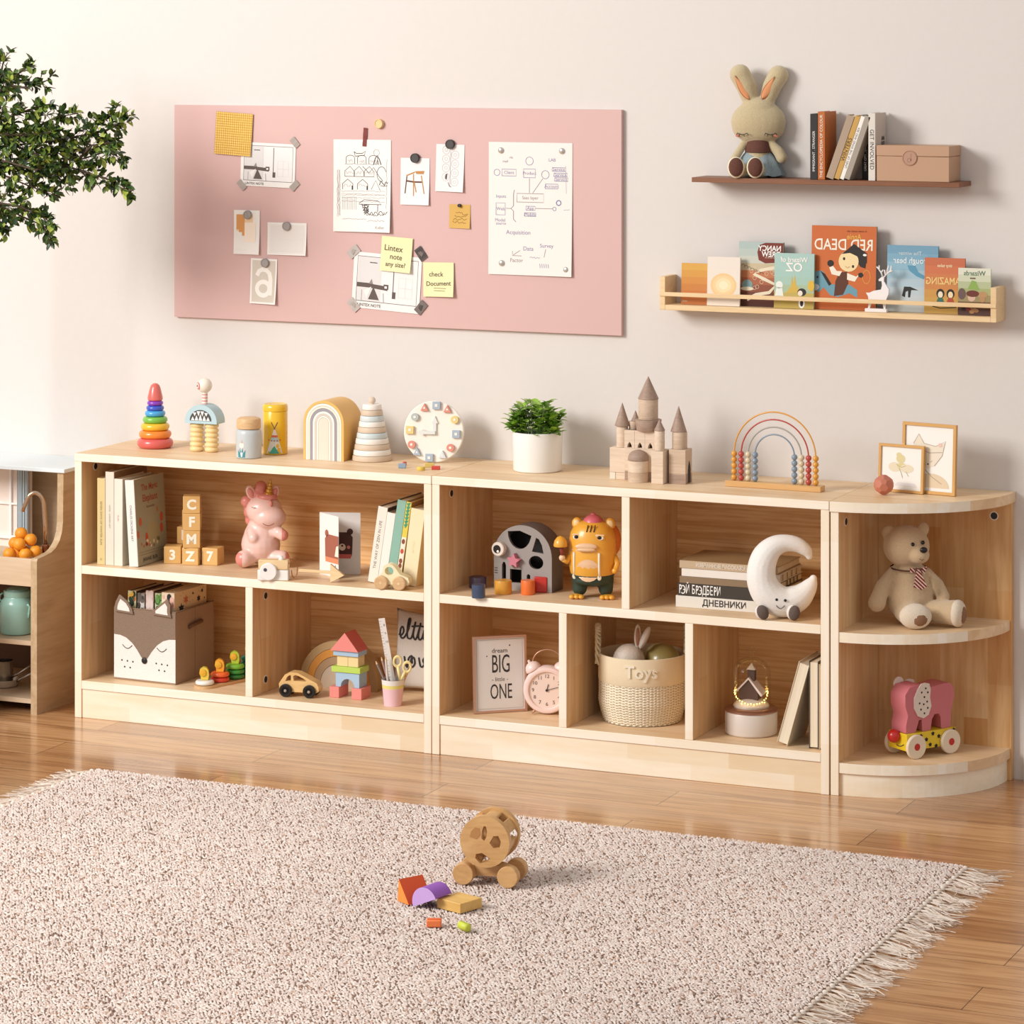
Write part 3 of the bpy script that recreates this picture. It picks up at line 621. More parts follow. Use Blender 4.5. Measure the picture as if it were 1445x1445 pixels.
# pastel disc stacker
x, y, k = wz(525, 649, ZT)
t = thing('ring_stacker', 'tall cone of stacked white, beige and pale blue wooden discs', 'toy', (x, y, ZT), YAW)
for i, c in enumerate(('d6c0a8', 'f2ece4', 'd8c4ae', 'f2ece4', 'cfdcde', 'd8c4ae', 'f2ece4', 'd2dcde', 'd8c4ae', 'f2ece4')):
    g = G(k); r = 28.6-1.62*i; g.cyl(P(c, .55), r, i*7.9+.15, i*7.9+7.8, r2=r-.8, seg=40, b=1.2); g.end('disc', t)
g = G(k); g.cyl(P('e0cdb8', .5), 3, 79, 82); g.ball(P('dcc6b0', .5), (0, 0, 84), 5.2); g.end('knob', t)
# shape clock
x, y, k = wz(611, 653, ZT)
t = thing('clock_puzzle', 'round white wooden clock puzzle with pastel shape pieces standing upright', 'toy', (x, y, ZT), rot=(-.10, 0, YAW-.2))
M = T3(0, 0, 43.5)
g = G(k); g.lathe(P('f2ebe0', .5), [(42, 0), (43.2, .8), (43.2, 5.2), (42, 6)], 64, M @ RX(PI/2) @ T3(0, 0, -6)); g.end('dial', t)
sq, tr, ci = 's', 't', 'c'; cl = {'b': 'a8b6c4', 'r': 'dc8e7c', 'y': 'e4cc84', 'w': 'd8dce0', 'g': 'b4bcb8'}
for dx, dz, c, sh in ((3.7, 37, 'b', sq), (19.7, 32, 'r', tr), (30.5, 17.6, 'y', ci), (33, -2.5, 'b', sq), (25.3, -21.8, 'r', ci), (14, -32, 'w', tr), (-5, -36.5, 'b', sq), (-22.8, -29, 'b', tr), (-31, -18.7, 'r', ci), (-34, 1.7, 'y', sq), (-27, 20, 'g', ci), (-13.5, 33.5, 'r', tr)):
    g = G(k); mm = P(cl[c], .5)
    if sh == sq: p = [(-5.4, -5.4), (5.4, -5.4), (5.4, 5.4), (-5.4, 5.4)]
    elif sh == tr: p = [(-5.4, -4.4), (5.4, -4.4), (0, 6)]
    else: p = circ(0, 0, 5.4, 20)
    g.prism(mm, [(dx+a, dz+43.5+b) for a, b in p], -4.2, -.05); g.prism(P('efe9df', .5), [(dx+a*.35, dz+43.5+b*.35) for a, b in p], -4.6, -4.1); g.end('shape_piece', t)
g = G(k); HM = P('dfe0dc', .5)
g.prism(HM, [(-1.8, -4), (3, -4), (3, 12), (5.4, 12), (.8, 22), (-3.6, 12), (-1.8, 12)], -2.6, -.1, M=T3(1, 0, 43.5)); g.prism(HM, [(2, -3.6), (2, 1), (-15, 1), (-15, 3.4), (-25, -1.2), (-15, -6), (-15, -3.6)], -4.6, -2.7, M=T3(1, 0, 43.5)); g.end('hands', t)
for (u, v, w, d, h, c, lb, rz) in ((567.5, 660.5, 11, 5, 6.5, '8fa4b8', 'small loose blue-grey rectangle piece in front of the clock puzzle', .35), (571, 656.5, 5, 4, 5, 'c4605a', 'tiny loose coral piece behind the blue-grey one', .9), (594, 663.5, 12, 8, 5, 'e0c25c', 'small loose yellow disc piece under the clock puzzle', .1), (606, 659, 14, 4, 6, 'd8c070', 'small loose pale yellow piece behind the red one', .5), (615, 662.5, 12, 7, 5, 'cc4a40', 'small loose red piece under the clock puzzle', .4)):
    x, y, k = wz(u, v, ZT); g = G(k)
    if 'disc' in lb: g.cyl(P(c, .5), 6, 0, h, b=.5)
    else: g.box(P(c, .5), -w/2, w/2, -d/2, d/2, 0, h, b=.6)
    tag(g.end('shape_piece', None, (x, y, ZT), (0, 0, rz)), lb, 'toy', 'loose pieces of the clock puzzle')
# potted plant
x, y, k = wz(758.5, 663.5, ZT); rnd = random.Random(3)
t = thing('potted_plant', 'bushy bright green herb in a plain white cylindrical pot', 'plant', (x, y, ZT), YAW)
g = G(k); g.lathe(P('f4f2ee', .35, coat=.2), [(32, 0), (33.6, .6), (34.3, 2), (35.6, 52), (35.6, 54.5), (34.6, 55.2), (33.4, 54.5), (33, 49)], 56); g.end('pot', t)
g = G(k); g.lathe(P('4a3424', .95, bump=1, bs=400), [(0.01, 46), (20, 48), (33, 47)], 32); g.end('soil', t)
def leafmesh(g, m, base, d, up, L, W, fold=.18, bend=.25):
    d = d.normalized(); sd = d.cross(up); sd = sd.normalized() if sd.length > 1e-4 else d.orthogonal().normalized(); n = sd.cross(d)
    vs = []
    prof = ((0, 0), (.22, .75), (.5, 1), (.78, .68), (1, 0))
    for a, w in prof:
        c = base+d*(L*a)-n*(bend*L*a*a)
        if w == 0: vs.append(c)
        else: vs += [c-sd*(W*w/2)+n*(fold*W*w), c, c+sd*(W*w/2)+n*(fold*W*w)]
    # 0 | 1 2 3 | 4 5 6 | 7 8 9 | 10
    fs = [(0, 2, 1), (0, 3, 2), (1, 2, 5, 4), (2, 3, 6, 5), (4, 5, 8, 7), (5, 6, 9, 8), (7, 8, 10), (8, 9, 10)]
    g.raw(m, vs, fs, smooth=True)
def leafmat(c, r=.45):
    m = P(c, r, coat=.1); b = m.node_tree.nodes['Principled BSDF']; b.inputs['Subsurface Weight'].default_value = .0
    return m
HL = [leafmat((150, 190, 66)), leafmat((126, 170, 52)), leafmat((182, 212, 104)), leafmat((98, 140, 42))]
g = G(k); gs = G(k)
for i in range(46):
    a = rnd.uniform(0, 2*PI); rr = math.sqrt(rnd.random()); r0 = 26*rr; r1 = 42*rr+rnd.uniform(-2, 3); hh = 50+52*math.sqrt(max(.05, 1-rr**2.2))*rnd.uniform(.72, 1.02)
    p0 = Vector((r0*math.cos(a), r0*math.sin(a), 47)); p1 = Vector((r1*math.cos(a), r1*math.sin(a), max(57, hh))); mid = (p0+p1)/2+Vector((0, 0, 5))
    gs.tube(leafmat((84, 116, 40)), [p0, mid, p1], [.9, .8, .5], 5)
    for q in range(9):
        f = q/8; b = mid.lerp(p1, f) if f > .2 else mid; 
        aa = a+q*PI/2+rnd.uniform(-.5, .5); el = rnd.uniform(-.2, .5)+.4*f
        d = Vector((math.cos(aa)*math.cos(el), math.sin(aa)*math.cos(el), math.sin(el)))
        if b.z < 58 and math.hypot(b.x, b.y) > 28: el = .6; d.z = abs(d.z)+.4
        leafmesh(g, HL[rnd.choice((0, 0, 1, 1, 2, 3))], b, d, Vector((0, 0, 1)), rnd.uniform(10, 14), rnd.uniform(9, 12.5), bend=rnd.uniform(0, .3), fold=.1)
for i in range(150):
    a = rnd.uniform(0, 2*PI); rr = rnd.uniform(16, 33); zz = rnd.uniform(54, 74); aa = a+rnd.gauss(0, .6); el = rnd.uniform(0, .7)
    leafmesh(g, HL[rnd.choice((0, 0, 1, 1, 2, 3))], Vector((rr*math.cos(a), rr*math.sin(a), zz)), Vector((math.cos(aa)*math.cos(el), math.sin(aa)*math.cos(el), math.sin(el))), Vector((0, 0, 1)), rnd.uniform(9, 12), rnd.uniform(8, 11), bend=rnd.uniform(0, .3), fold=.1)
gs.end('stems', t); g.end('foliage', t, recalc=False)
# castle of wooden blocks
x, y, k = wz(908, 680, ZT)
t = thing('toy_castle', 'toy castle of natural and brown wooden blocks with pointed cone roofs', 'toy', (x, y, ZT), 0)
WA = wood((212, 188, 164), (230, 210, 188), 'x', 4, .6, 30, .05, name='block_pale'); WB = wood((150, 124, 108), (176, 150, 132), 'x', 4, .6, 30, .05, name='block_grey'); WC = wood((192, 166, 142), (214, 190, 166), 'x', 4, .6, 30, .05, name='block_mid')
S = 1/.914
def bk_(nm, m, x0, x1, y0, y1, z0, z1, low=None):
    g = G(k)
    if low: g.box(m, x0*S, x1*S, y0, y1, z0+low+.1, z1, b=.5); g.box(WB, x0*S, x1*S, y0, y1, z0, z0+low, b=.5)
    else: g.box(m, x0*S, x1*S, y0, y1, z0, z1, b=.5)
    return g.end(nm, t)
def cyl_(nm, m, cx, cy, r, z0, z1, r2=None):
    g = G(k); g.cyl(m, r, z0, z1, (cx*S, cy), r2, 32, b=.4); return g.end(nm, t)
def cone_(cx, cy, r, z0, z1): 
    g = G(k); g.lathe(WB, [(r-.3, z0), (r, z0+.4), (.3, z1)], 32, T3(cx*S, cy, 0)); g.end('cone_roof', t)
bk_('wall_block', WA, -50, -28.4, 8, 30, 10, 45); bk_('wall_block', P('ded6c4', .6), -50, -42, 8, 30, 0, 9.8); bk_('wall_block', WA, -41.6, -28.4, 8, 30, 0, 9.8)
bk_('wall_block', WA, -28, 14.6, 4, 26, 0, 46, 14)
bk_('wall_block', WA, 15, 31.4, -12, 4, 0, 46); bk_('wall_block', WC, 15, 31.4, 4.4, 20, 0, 46)
bk_('wall_block', WC, 35, 58, 0, 26, 0, 48, 14)
for i in range(3):
    a = -28+14.3*i; g = G(k)
    hol = [(a+4, 46.8), (a+10.4, 46.8), (a+10.2, 49.5), (a+9, 52.5), (a+7.2, 55), (a+5.4, 52.5), (a+4.2, 49.5)]
    g.prism(WA, [(a*S, 46.2), ((a+14)*S, 46.2), ((a+14)*S, 71), (a*S, 71)], 4, 12, [[(p*S, q) for p, q in hol]]); g.box(P('463830', .8), a*S, (a+14)*S, 12, 22, 46.2, 71); g.end('window_block', t)
g = G(k); M = T3(-7*S, -1, 0); g.lathe(WC, [(14.5, 0), (14.5, 14)], 32, M); g.lathe(WA, [(14.5, 14.2), (14.5, 30)], 32, M); g.end('gate_tower', t)
g = G(k); g.lathe(WB, [(14.3, 30.2), (14.6, 31), (14, 36), (12, 40), (8.5, 43), (4, 44.8), (0.01, 45.4)], 32, T3(-7*S, -1, 0)); g.end('dome_roof', t)
cyl_('tower', WA, -36, 18, 8.2, 45.2, 75); cone_(-36, 18, 11, 75.2, 108)
cyl_('tower', WC, -22, 24, 7, 71, 82); cone_(-20.5, 26, 6, 82, 97)
cyl_('tower_base', WB, 2, 13, 16.5, 71.2, 87, 19); cyl_('tower', WC, 2, 13, 14, 87.2, 116); cone_(2, 13, 14.8, 116.2, 148)
cyl_('tower', WA, 23.4, -3, 7.2, 46.2, 74); cone_(23.4, -3, 7.8, 74.2, 90)
cyl_('tower', WC, 45.5, 13, 10.6, 48.2, 72); cone_(44, 13, 11.4, 72.2, 108)
g = G(k); g.box(P('3c302a', .8), 58*S, 58*S+.4, 9, 19, 1, 20); g.flat(P('3c302a', .8), [(-5, 20), (5, 20), (3.6, 25), (0, 32), (-3.6, 25)], 0, T3(58*S+.5, 14, 0) @ RZ(PI/2)); g.end('archway', t)
# bead abacus
x, y, k = wz(1090, 690.5, ZT)
t = thing('bead_rainbow', 'rainbow abacus of four coloured wire arches with beads on a wooden base', 'toy', (x, y, ZT), -.03)
g = G(k); g.box(wood((206, 158, 98), (222, 178, 118), 'x', 2, .45, 30, .05, name='abacus_base'), -72, 72, 0, 18, 0, 8, b=.6); g.end('base', t)
for r, c in ((61.5, 'dc9c3c'), (50.8, 'b84a40'), (40.2, 'd8c8a8'), (29.7, '8494a4')):
    g = G(k); mm = glossy(c, .35); wm = P('a8a49c', .4) if r == 40.2 else mm
    hgt = 46.5; g.tube(wm, [(-r, 9, 7)]+[(p, 9, q) for p, q in circ(0, hgt, r, 29, PI, 0)]+[(r, 9, 7)], 1.15, 8); ar = g.end('wire_arch', t)
    for sx in (-1, 1):
        for i in range(5):
            g = G(k); g.ball(mm, (sx*r, 9, 12.3+8.4*i), 4.4, seg=18); g.end('bead', ar)
# faceted ball
x, y, k = wz(1247, 698.5, ZT+0); g = G(k); bm2 = bmesh.new(); bmesh.ops.create_icosphere(bm2, subdivisions=1, radius=16.4)
bmesh.ops.bevel(bm2, geom=bm2.verts[:]+bm2.edges[:], offset=5.4, segments=1, affect='VERTICES', profile=.5)
bm2.verts.index_update(); g.raw(P('c47860', .65), [v.co[:] for v in bm2.verts], [tuple(v.index for v in f.verts) for f in bm2.faces], T3(0, 0, 14.6)); bm2.free()
tag(g.end('faceted_ball', None, (x, y, ZT)), 'terracotta faceted wooden ball in front of the small gold frame', 'ball')
# gold frames
GOLD = P('d0a060', .35, metal=.35)
def gold_frame(label, e, h, fw, lean, art):
    loc, rz, w, k = e; t = thing('framed_print', label, 'picture frame', (loc[0], loc[1], loc[2]+6*k*math.sin(lean)+.0002), rot=(-lean, 0, rz)); W = w/k
    g = G(k)
    g.prism(GOLD, [(0, 0), (W, 0), (W, h), (0, h)], 0, 6, [[(fw, fw), (W-fw, fw), (W-fw, h-fw), (fw, h-fw)]]); g.end('frame', t)
    g = G(k); g.box(P('f4f1ea', .7), fw, W-fw, 2.6, 4, fw, h-fw); g.end('print', t)
    g = G(k); art(g, W, h); g.end('artwork', t)
def art1(g, W, h):
    a, b, c = P('ded09c', .8), P('e8dcc0', .8), P('b8a878', .8)
    for cx, cz, rx, rz_, m in ((.35, .52, .14, .1, b), (.62, .5, .15, .09, b), (.48, .7, .1, .09, a), (.3, .55, .07, .05, a), (.5, .55, .1, .07, a), (.44, .78, .06, .05, a)): g.flat(m, circ(W*cx, h*cz, W*rx, 16, rz=h*rz_), 2.4-.05*cx-.01*cz)
    g.rib(c, [(W*.45, h*.5), (W*.5, h*.4), (W*.53, h*.3)], .8, 2.2); g.rib(c, [(W*.6, h*.44), (W*.66, h*.34)], .7, 2.2); g.rib(c, [(W*.38, h*.58), (W*.5, h*.52), (W*.6, h*.56)], .6, 2.2); g.flat(P('e6e2e0', .8), [(W*.35, h*.14), (W*.85, h*.12), (W*.8, h*.2), (W*.42, h*.21)], 2.3)
def art2(g, W, h):
    a, b, c = P('ece0cc', .8), P('e2ceb0', .8), P('a89888', .8)
    g.flat(a, [(W*.2, h*.7), (W*.3, h*.84), (W*.4, h*.71), (W*.62, h*.68), (W*.78, h*.74), (W*.74, h*.55), (W*.6, h*.4), (W*.4, h*.34), (W*.26, h*.45)], 2.4)
    g.flat(b, circ(W*.55, h*.09, W*.33, 18, 0, PI, h*.2), 2.35); g.rib(c, [(W*.2, h*.7), (W*.3, h*.84), (W*.4, h*.71), (W*.62, h*.68), (W*.8, h*.76), (W*.74, h*.55), (W*.6, h*.4)], .7, 2.2); g.rib(c, [(W*.3, h*.64), (W*.5, h*.58), (W*.74, h*.6)], .8, 2.2)
    g.rib(c, [(W*.4, h*.36), (W*.56, h*.24), (W*.74, h*.15)], .8, 2.2); g.flat(INK, circ(W*.48, h*.42, 1.2, 10), 2.1); g.rib(c, [(W*.52, h*.45), (W*.56, h*.47)], .6, 2.1); g.flat(P('e8c8b8', .8), circ(W*.7, h*.7, W*.04, 12, rz=h*.03), 2.1)
gold_frame('smaller square gold frame with a pale floral print, in front of the taller frame', edge(1238.5, 692.5, 1302, 698, ZT), 67, 3.6, .06, art1)
gold_frame('taller gold frame with a watercolour fox print, standing at the back', edge(1271.5, 694, 1347, 700.8, ZT), 99, 4.2, .05, art2)

# ================================================================ WALL SHELF CONTENTS
ZU = 1.2665
def book(label, loc, rz, th, hh, dd, cov, spine=None, lean=0, group=None, cover_m=None, band=None, k=1, name='book', pages=None, rot=None, cat='book', style=0):
    """upright book, spine towards -y; th thickness in x, hh height in z, dd depth in y; origin at the lower front left corner"""
    loc = (loc[0], loc[1], loc[2]+max(0, th*math.sin(lean)))
    t = thing(name, label, cat, loc, rot=rot or (0, lean, rz), group=group)
    c = .0016; b = .0016
    g = G(); cm = cover_m or cov
    g.box(cov, 0, th, 0, b, 0, hh, b=.0006); g.box(cm, 0, c, b, dd, 0, hh, b=.0004); g.box(cm, th-c, th, b, dd, 0, hh, b=.0004); co = g.end('cover', t)
    g = G(); g.box(pages or PAGES, c, th-c, b, dd-.003, .0025, hh-.0025); g.end('pages', t)
    if spine:
        g = G(); 
        for (body, sz, pos, m, mode) in spine:
            if mode == 'down': M = T3(th/2, -.0003, hh*pos) @ RY(PI/2)
            elif mode == 'up': M = T3(th/2, -.0003, hh*pos) @ RY(-PI/2)
            elif mode == 'mirror': M = T3(th/2, -.0003, hh*pos) @ RY(-PI/2) @ Matrix.Diagonal((-1, 1, 1, 1))
            else: M = T3(th/2, -.0003, hh*pos)
            g.text(m, body, sz, M)
        g.end('spine_title', t)
    return t
ku = kk(1.7, -.08)
def xz_px(u0, u1, Y): return wy(u0, 100, Y)[0], wy(u1, 100, Y)[0]
WT = P('f0ece6', .6); GRB = 'upright books on the walnut shelf'
def ub(label, u0, u1, vt, cov, spine=None, **kw):
    a, b = xz_px(u0, u1, -.085); 
    z1 = wy(u0, vt, -.085)[1]
    return book(label, (a, -.085, ZU), 0, b-a, z1-ZU, kw.pop('dd', .078), cov, spine, group=GRB, **kw)
ub('black book at the far left of the walnut shelf row', 1143.2, 1153.6, 160.5, P('161212', .5), [('IMMIGRANT . STRANGER', .0078, .43, WT, 'up')])
ub('orange hardcover with white spine lettering, second from the left on the walnut shelf', 1154, 1164, 157.5, P('b8641e', .5), [('THE ENCYCLOPEDIA OF COLOUR', .0088, .49, WT, 'up')])
# leaning trio
al = math.radians(19.5)
xA = wy(1165.5, 100, -.085)[0]; off = 0
for (lb, th, h, cov, sp) in (('leaning taupe book with a tan edge, leftmost of the leaning group on the walnut shelf', .0165, .143, P('ac9680', .6), None),
        ('leaning ochre book with bold black spine lettering on the walnut shelf', .0115, .143, P('c69c50', .6), [('WINTERS', .0125, .47, BLACK, 'up')]),
        ('slim leaning white book with black spine lettering on the walnut shelf', .009, .143, P('f0ece4', .6), [('LINES OF THE WIND AND SEA', .0068, .5, INK, 'up')]),
        ('leaning grey book with thick pale pages, rightmost leaning on the walnut shelf', .012, .143, P('a49a8c', .6), None)):
    book(lb, (xA+off/math.cos(al)+.0005, -.085, ZU+.0004), 0, th, h, .044, cov, sp, lean=al, group=GRB); off += th+.0004
a, b = xz_px(1216.5, 1226, -.038)
book('second black book, standing between the leaning books and the grey one', (a, -.038, ZU), 0, min(b, wy(1225.4, 100, -.085)[0]-.0006)-a, .139, .034, P('14110f', .5), [('GREAT CITY . GUIDES', .0066, .36, WT, 'up')], group=GRB)
ub('light grey book reading Get Involved down its spine', 1225.4, 1235, 159.5, P('dcd6cc', .6), [('GET INVOLVED', .0125, .46, BLACK, 'down')], cover_m=P('c4b8ae', .6))
g = G(); a = wy(1235, 100, -.085)[0]
for i, w in enumerate(('IAN', 'ROE', 'RIK')): g.text(INK, w, .012, T3(a+.0003, -.03, ZU+.075+.011*(2-i)-.008) @ RZ(PI/2), bold=.0005)
o = g.end('cover_title'); o.parent = [q for q in bpy.data.objects if q.get('label', '').startswith('light grey book reading')][0]; o.matrix_parent_inverse = Matrix.Translation(o.parent.location).inverted()
# box
a, b = wy(1236.6, 100, -.088)[0], wy(1339, 100, -.088)[0]; BXM = P('bc9678', .55); z1 = wy(1240, 205, -.088)[1]
t = thing('keepsake_box', 'long matt tan lidded box with a round seal on its front', 'box', (a+.0006, -.088, ZU))
W = b-a; H = z1-ZU
g = G(); g.box(BXM, 0, W, 0, .086, 0, H*.70, b=.001); g.end('body', t)
g = G(); g.box(BXM, -.0004, W+.0004, -.0006, .0864, H*.70+.0006, H, b=.001); g.end('lid', t)
g = G(); M = T3(W*.46, -.0003, H*.66) @ RX(PI/2); g.lathe(P('b48c74', .5), [(0.01, 0), (.0165, 0), (.0165, .0012), (.015, .0024), (.0138, .0012), (0.01, .0012)], 32, M)
g.rib(P('9c7460', .6), [(.003, .009), (.003, -.006)], .0016, -.0016, T3(W*.46, 0, H*.66)); g.rib(P('9c7460', .6), circ(-.001, -.005, .004, 14), .0014, -.0016, T3(W*.46, 0, H*.66), True); g.end('seal', t)
# bunny
x, y = wy(1067, 240, -.045)[0], -.045; k = kk(x, y)
t = thing('plush_bunny', 'sitting cream plush bunny with closed eyes and peach inner ears, on the walnut shelf', 'plush toy', (x, y, ZU), YAW-.12)
FU = P('ccba92', .95, bump=.5, bs=500, sheen=.4)
soft('body', [('e', (3, 6, 100-22), (39, 22, 31)), ('e', (3, 6, 68), (37, 20, 20)), ('e', (3, 6, 96), (26, 18, 18)),
  ('t', [(-6, 8, 100), (-14, 8, 128), (-23, 9, 145)], [10, 14.5, 15]), ('t', [(12, 8, 100), (22, 8, 128), (31, 9, 144)], [10, 13.5, 14.5]),
  ('t', [(3, 8, 50), (3, 8, 30), (2, 8, 14)], [15, 18, 20]), ('t', [(-18, 4, 46), (-28, -2, 30), (-31, -7, 24)], [5.5, 6, 6]), ('t', [(20, 4, 48), (32, 0, 36), (36, -2, 28)], [6.5, 8, 8]),
  ('t', [(-6, 0, 11), (-20, -14, 10), (-27, -20, 14)], [9, 9.5, 11]), ('t', [(8, 0, 11), (4, -16, 10), (0, -22, 14)], [9, 10, 11])], FU, k, t, 1.6, 4)
INE = P('e09c6c', .9); BRF = P('6c4438', .95, bump=.6, bs=500)
def on_ear(g, m, p0, p1, w, yo):
    a = Vector(p0); b = Vector(p1); n = 10; vs = []; d = (b-a); px = Vector((-d.z, 0, d.x)).normalized()
    for i in range(n+1):
        f = i/n; ww = w*math.sin(PI*min(1, f**.75))*.5+.05; c = a.lerp(b, f)
        vs += [c-px*ww+Vector((0, .6, 0)), c+Vector((0, -1.0, 0)), c+px*ww+Vector((0, .6, 0))]
    g.raw(m, vs, [(3*i+j, 3*i+j+1, 3*i+j+4, 3*i+j+3) for i in range(n) for j in range(2)], T3(0, yo, 0), True)
g = G(k); on_ear(g, P('b8704a', .9), (-9, -3.4, 109), (-30, -5.4, 144), 11.5, -.4); on_ear(g, INE, (-9.5, -3.6, 110.5), (-29.4, -5.6, 142.5), 9, -1.0); g.end('inner_ear', t)
g = G(k); on_ear(g, P('b8704a', .9), (8, -3.4, 109), (26, -4.6, 143), 11.5, -.4); on_ear(g, INE, (8.5, -3.6, 110.5), (25.6, -4.8, 141.5), 9, -1.0); g.end('inner_ear', t)
def yface(X, Z, c, r):  # front surface depth of an ellipsoid
    q = 1-((X-c[0])/r[0])**2-((Z-c[2])/r[2])**2
    return c[1]-r[1]*math.sqrt(max(.02, q))
g = G(k); HC, HR = (3, 6, 74), (39.5, 23.5, 32)
def facepts(pts, e=.9): return [(a, yface(a, b, HC, HR)-e, b) for a, b in pts]
for sx, cx in ((-1, -19), (1, 21)):
    pts = [(cx-7+14*i/8, 63-2.2*math.sin(PI*i/8)) for i in range(9)]; g.tube(INK, facepts(pts), .55, 6)
    for i in (0, 2, 5, 8): a, b = pts[i]; g.tube(INK, facepts([(a, b), (a+(-1.6 if i < 4 else 1.6), b-3.2)]), .5, 5)
g.end('eyelashes', t)
g = G(k)
for cx in (-26, 28): g.ball(P('d88c74', .9), (cx, yface(cx, 59, HC, HR)-.2, 59), (3, .8, 2))
g.end('cheeks', t)
g = G(k); g.lathe(BRF, [(13, 34), (19, 35.5), (19, 40), (17, 50), (14, 54), (12, 54)], 32, T3(3, 7, 0) @ Matrix.Diagonal((1.0, .98, 1, 1))); g.end('collar', t)
g = G(k); n = 48; SK = P('9aaab0', .9, bump=.5, bs=300)
vs = []
for j, (r, z) in enumerate(((18, 37), (23, 31), (29, 22), (34, 11), (37, 2.5))):
    for i in range(n): a = 2*PI*i/n; q = r*(1+.045*j*math.sin(a*9)*.5); vs.append((3+q*math.cos(a)*.98, 8+q*math.sin(a)*(.72), z+(1.2*math.sin(a*9) if j == 4 else 0)))
g.raw(SK, vs, [(j*n+i, j*n+(i+1) % n, (j+1)*n+(i+1) % n, (j+1)*n+i) for j in range(4) for i in range(n)], smooth=True); g.end('skirt', t)
for fx, fy, fz in ((-27, -29.4, 15), (0, -31.4, 15)):
    g = G(k); g.ball(P('e6dcc0', .9), (fx, fy+4, fz), (12.2, 7, 15.2)); g.ball(BRF, (fx, fy+.6, fz+.6), (10.4, 6, 13.4)); g.end('foot', t)
# ---- picture ledge books, all standing face out
ZL = .9724+.0116; kl = kk(1.7, -.04)
def cover_book(label, u0, u1, vt, Y, cov, draw, th=.006, lean=.05, vb=None, side=None, group='face-out books on the wall ledge'):
    a, b = wy(u0, 100, Y)[0], wy(u1, 100, Y)[0]; zt = wy((u0+u1)/2, vt, Y)[1]; W, H = b-a, zt-ZL
    t = thing('picture_book', label, 'book', (a, Y, ZL+.0002+th*math.sin(lean)), rot=(-lean, 0, 0), group=group)
    g = G(); sm = side or cov; g.box(cov, 0, W, 0, .0009, 0, H, b=.0003); g.box(sm, 0, W, th-.0009, th, 0, H, b=.0003); g.box(sm, 0, .0012, .0009, th-.0009, 0, H); g.end('cover', t)
    g = G(); g.box(PAGES, .0012, W-.0012, .0009, th-.0009, .001, H-.001); g.end('pages', t)
    if draw: g = G(); draw(g, W, H); g.warp(lambda X, Y_, Z: (X, Y_-.0002, Z)); g.end('cover_art', t)
    return t
def mt(g, m, s, W, H, x, z, size, bold=0, sx=1): g.text(m, s, size, T3(W*x, -.0006, H*z) @ Matrix.Diagonal((-1, 1, 1, 1)), bold=bold, sx=sx)
def grad(g, cols, W, H, z0=0, z1=1):
    n = len(cols)
    for i, c in enumerate(cols): g.flat(P(c, .6), [(0, H*(z0+(z1-z0)*i/n)), (W, H*(z0+(z1-z0)*i/n)), (W, H*(z0+(z1-z0)*(i+1)/n)), (0, H*(z0+(z1-z0)*(i+1)/n))])
def blob(g, m, W, H, cx, cz, rx, rz, e=0, n=18): g.flat(m, circ(W*cx, H*cz, W*rx, n, rz=H*rz), -e)
def A1(g, W, H):
    grad(g, ('c07030', 'c67634', 'ca8038', 'd08c3c', 'd49840', 'd8a448'), W, H); mt(g, P('f0e0c0', .7), 'eeee', W, H, .15, .08, .006)
def A2(g, W, H):
    grad(g, ('e6dacb', 'e8dccd', 'e9decf', 'e8ddd0'), W, H)
    for r, c in ((.40, 'ecc890'), (.33, 'f0d09c'), (.24, 'f4dcae'), (.14, 'f6e6c2')): blob(g, P(c, .7), W, H, .5, .42, r, r*.62, .0001*(1-r))
def A3(g, W, H):
    grad(g, ('5a2c20', '6c3826', '8c4a30', 'a8603e', 'c0784e', 'c8b896', 'c8cabc', 'b8c4bc', 'aebfba'), W, H)
    g.flat(P('7a3428', .7), [(W*.45, H*.72), (W*.6, H*.67), (W*.8, H*.68), (W, H*.66), (W, H*.99), (W*.6, H*.99), (W*.46, H*.95), (W*.42, H*.84)], -.0002)
    mt(g, WHITE, 'NANCY', W, H, .7, .9, .0165, .0004, .9); mt(g, WHITE, 'DREW', W, H, .73, .81, .0165, .0004, .9); mt(g, P('e8c8b8', .7), 'the secret of', W, H, .72, .76, .005)
    g.rib(P('e8dcc0', .7), [(W*.9, H*.62), (W*.5, H*.56), (W*.35, H*.5), (W*.6, H*.42), (W*.85, H*.34), (W*.7, H*.22), (W*.4, H*.18), (W*.2, H*.1)], W*.07, -.0003)
    blob(g, P('7c9c9c', .7), W, H, .2, .33, .12, .08, .0003); blob(g, P('e8dcc0', .7), W, H, .2, .27, .15, .03, .0004)
    for i in range(10): q = random.Random(i); a, b = .2+.7*q.random(), .25+.35*q.random(); g.rib(P('e4cfae', .7), circ(W*a, H*b, W*.04, 10), .0008, -.0004, closed=True)
    for i in range(7): g.rib(P('5c3828', .7), circ(W*(.1+.07*i), H*(.62-.02*i), W*.04, 8, 0, PI), .0008, -.0004)
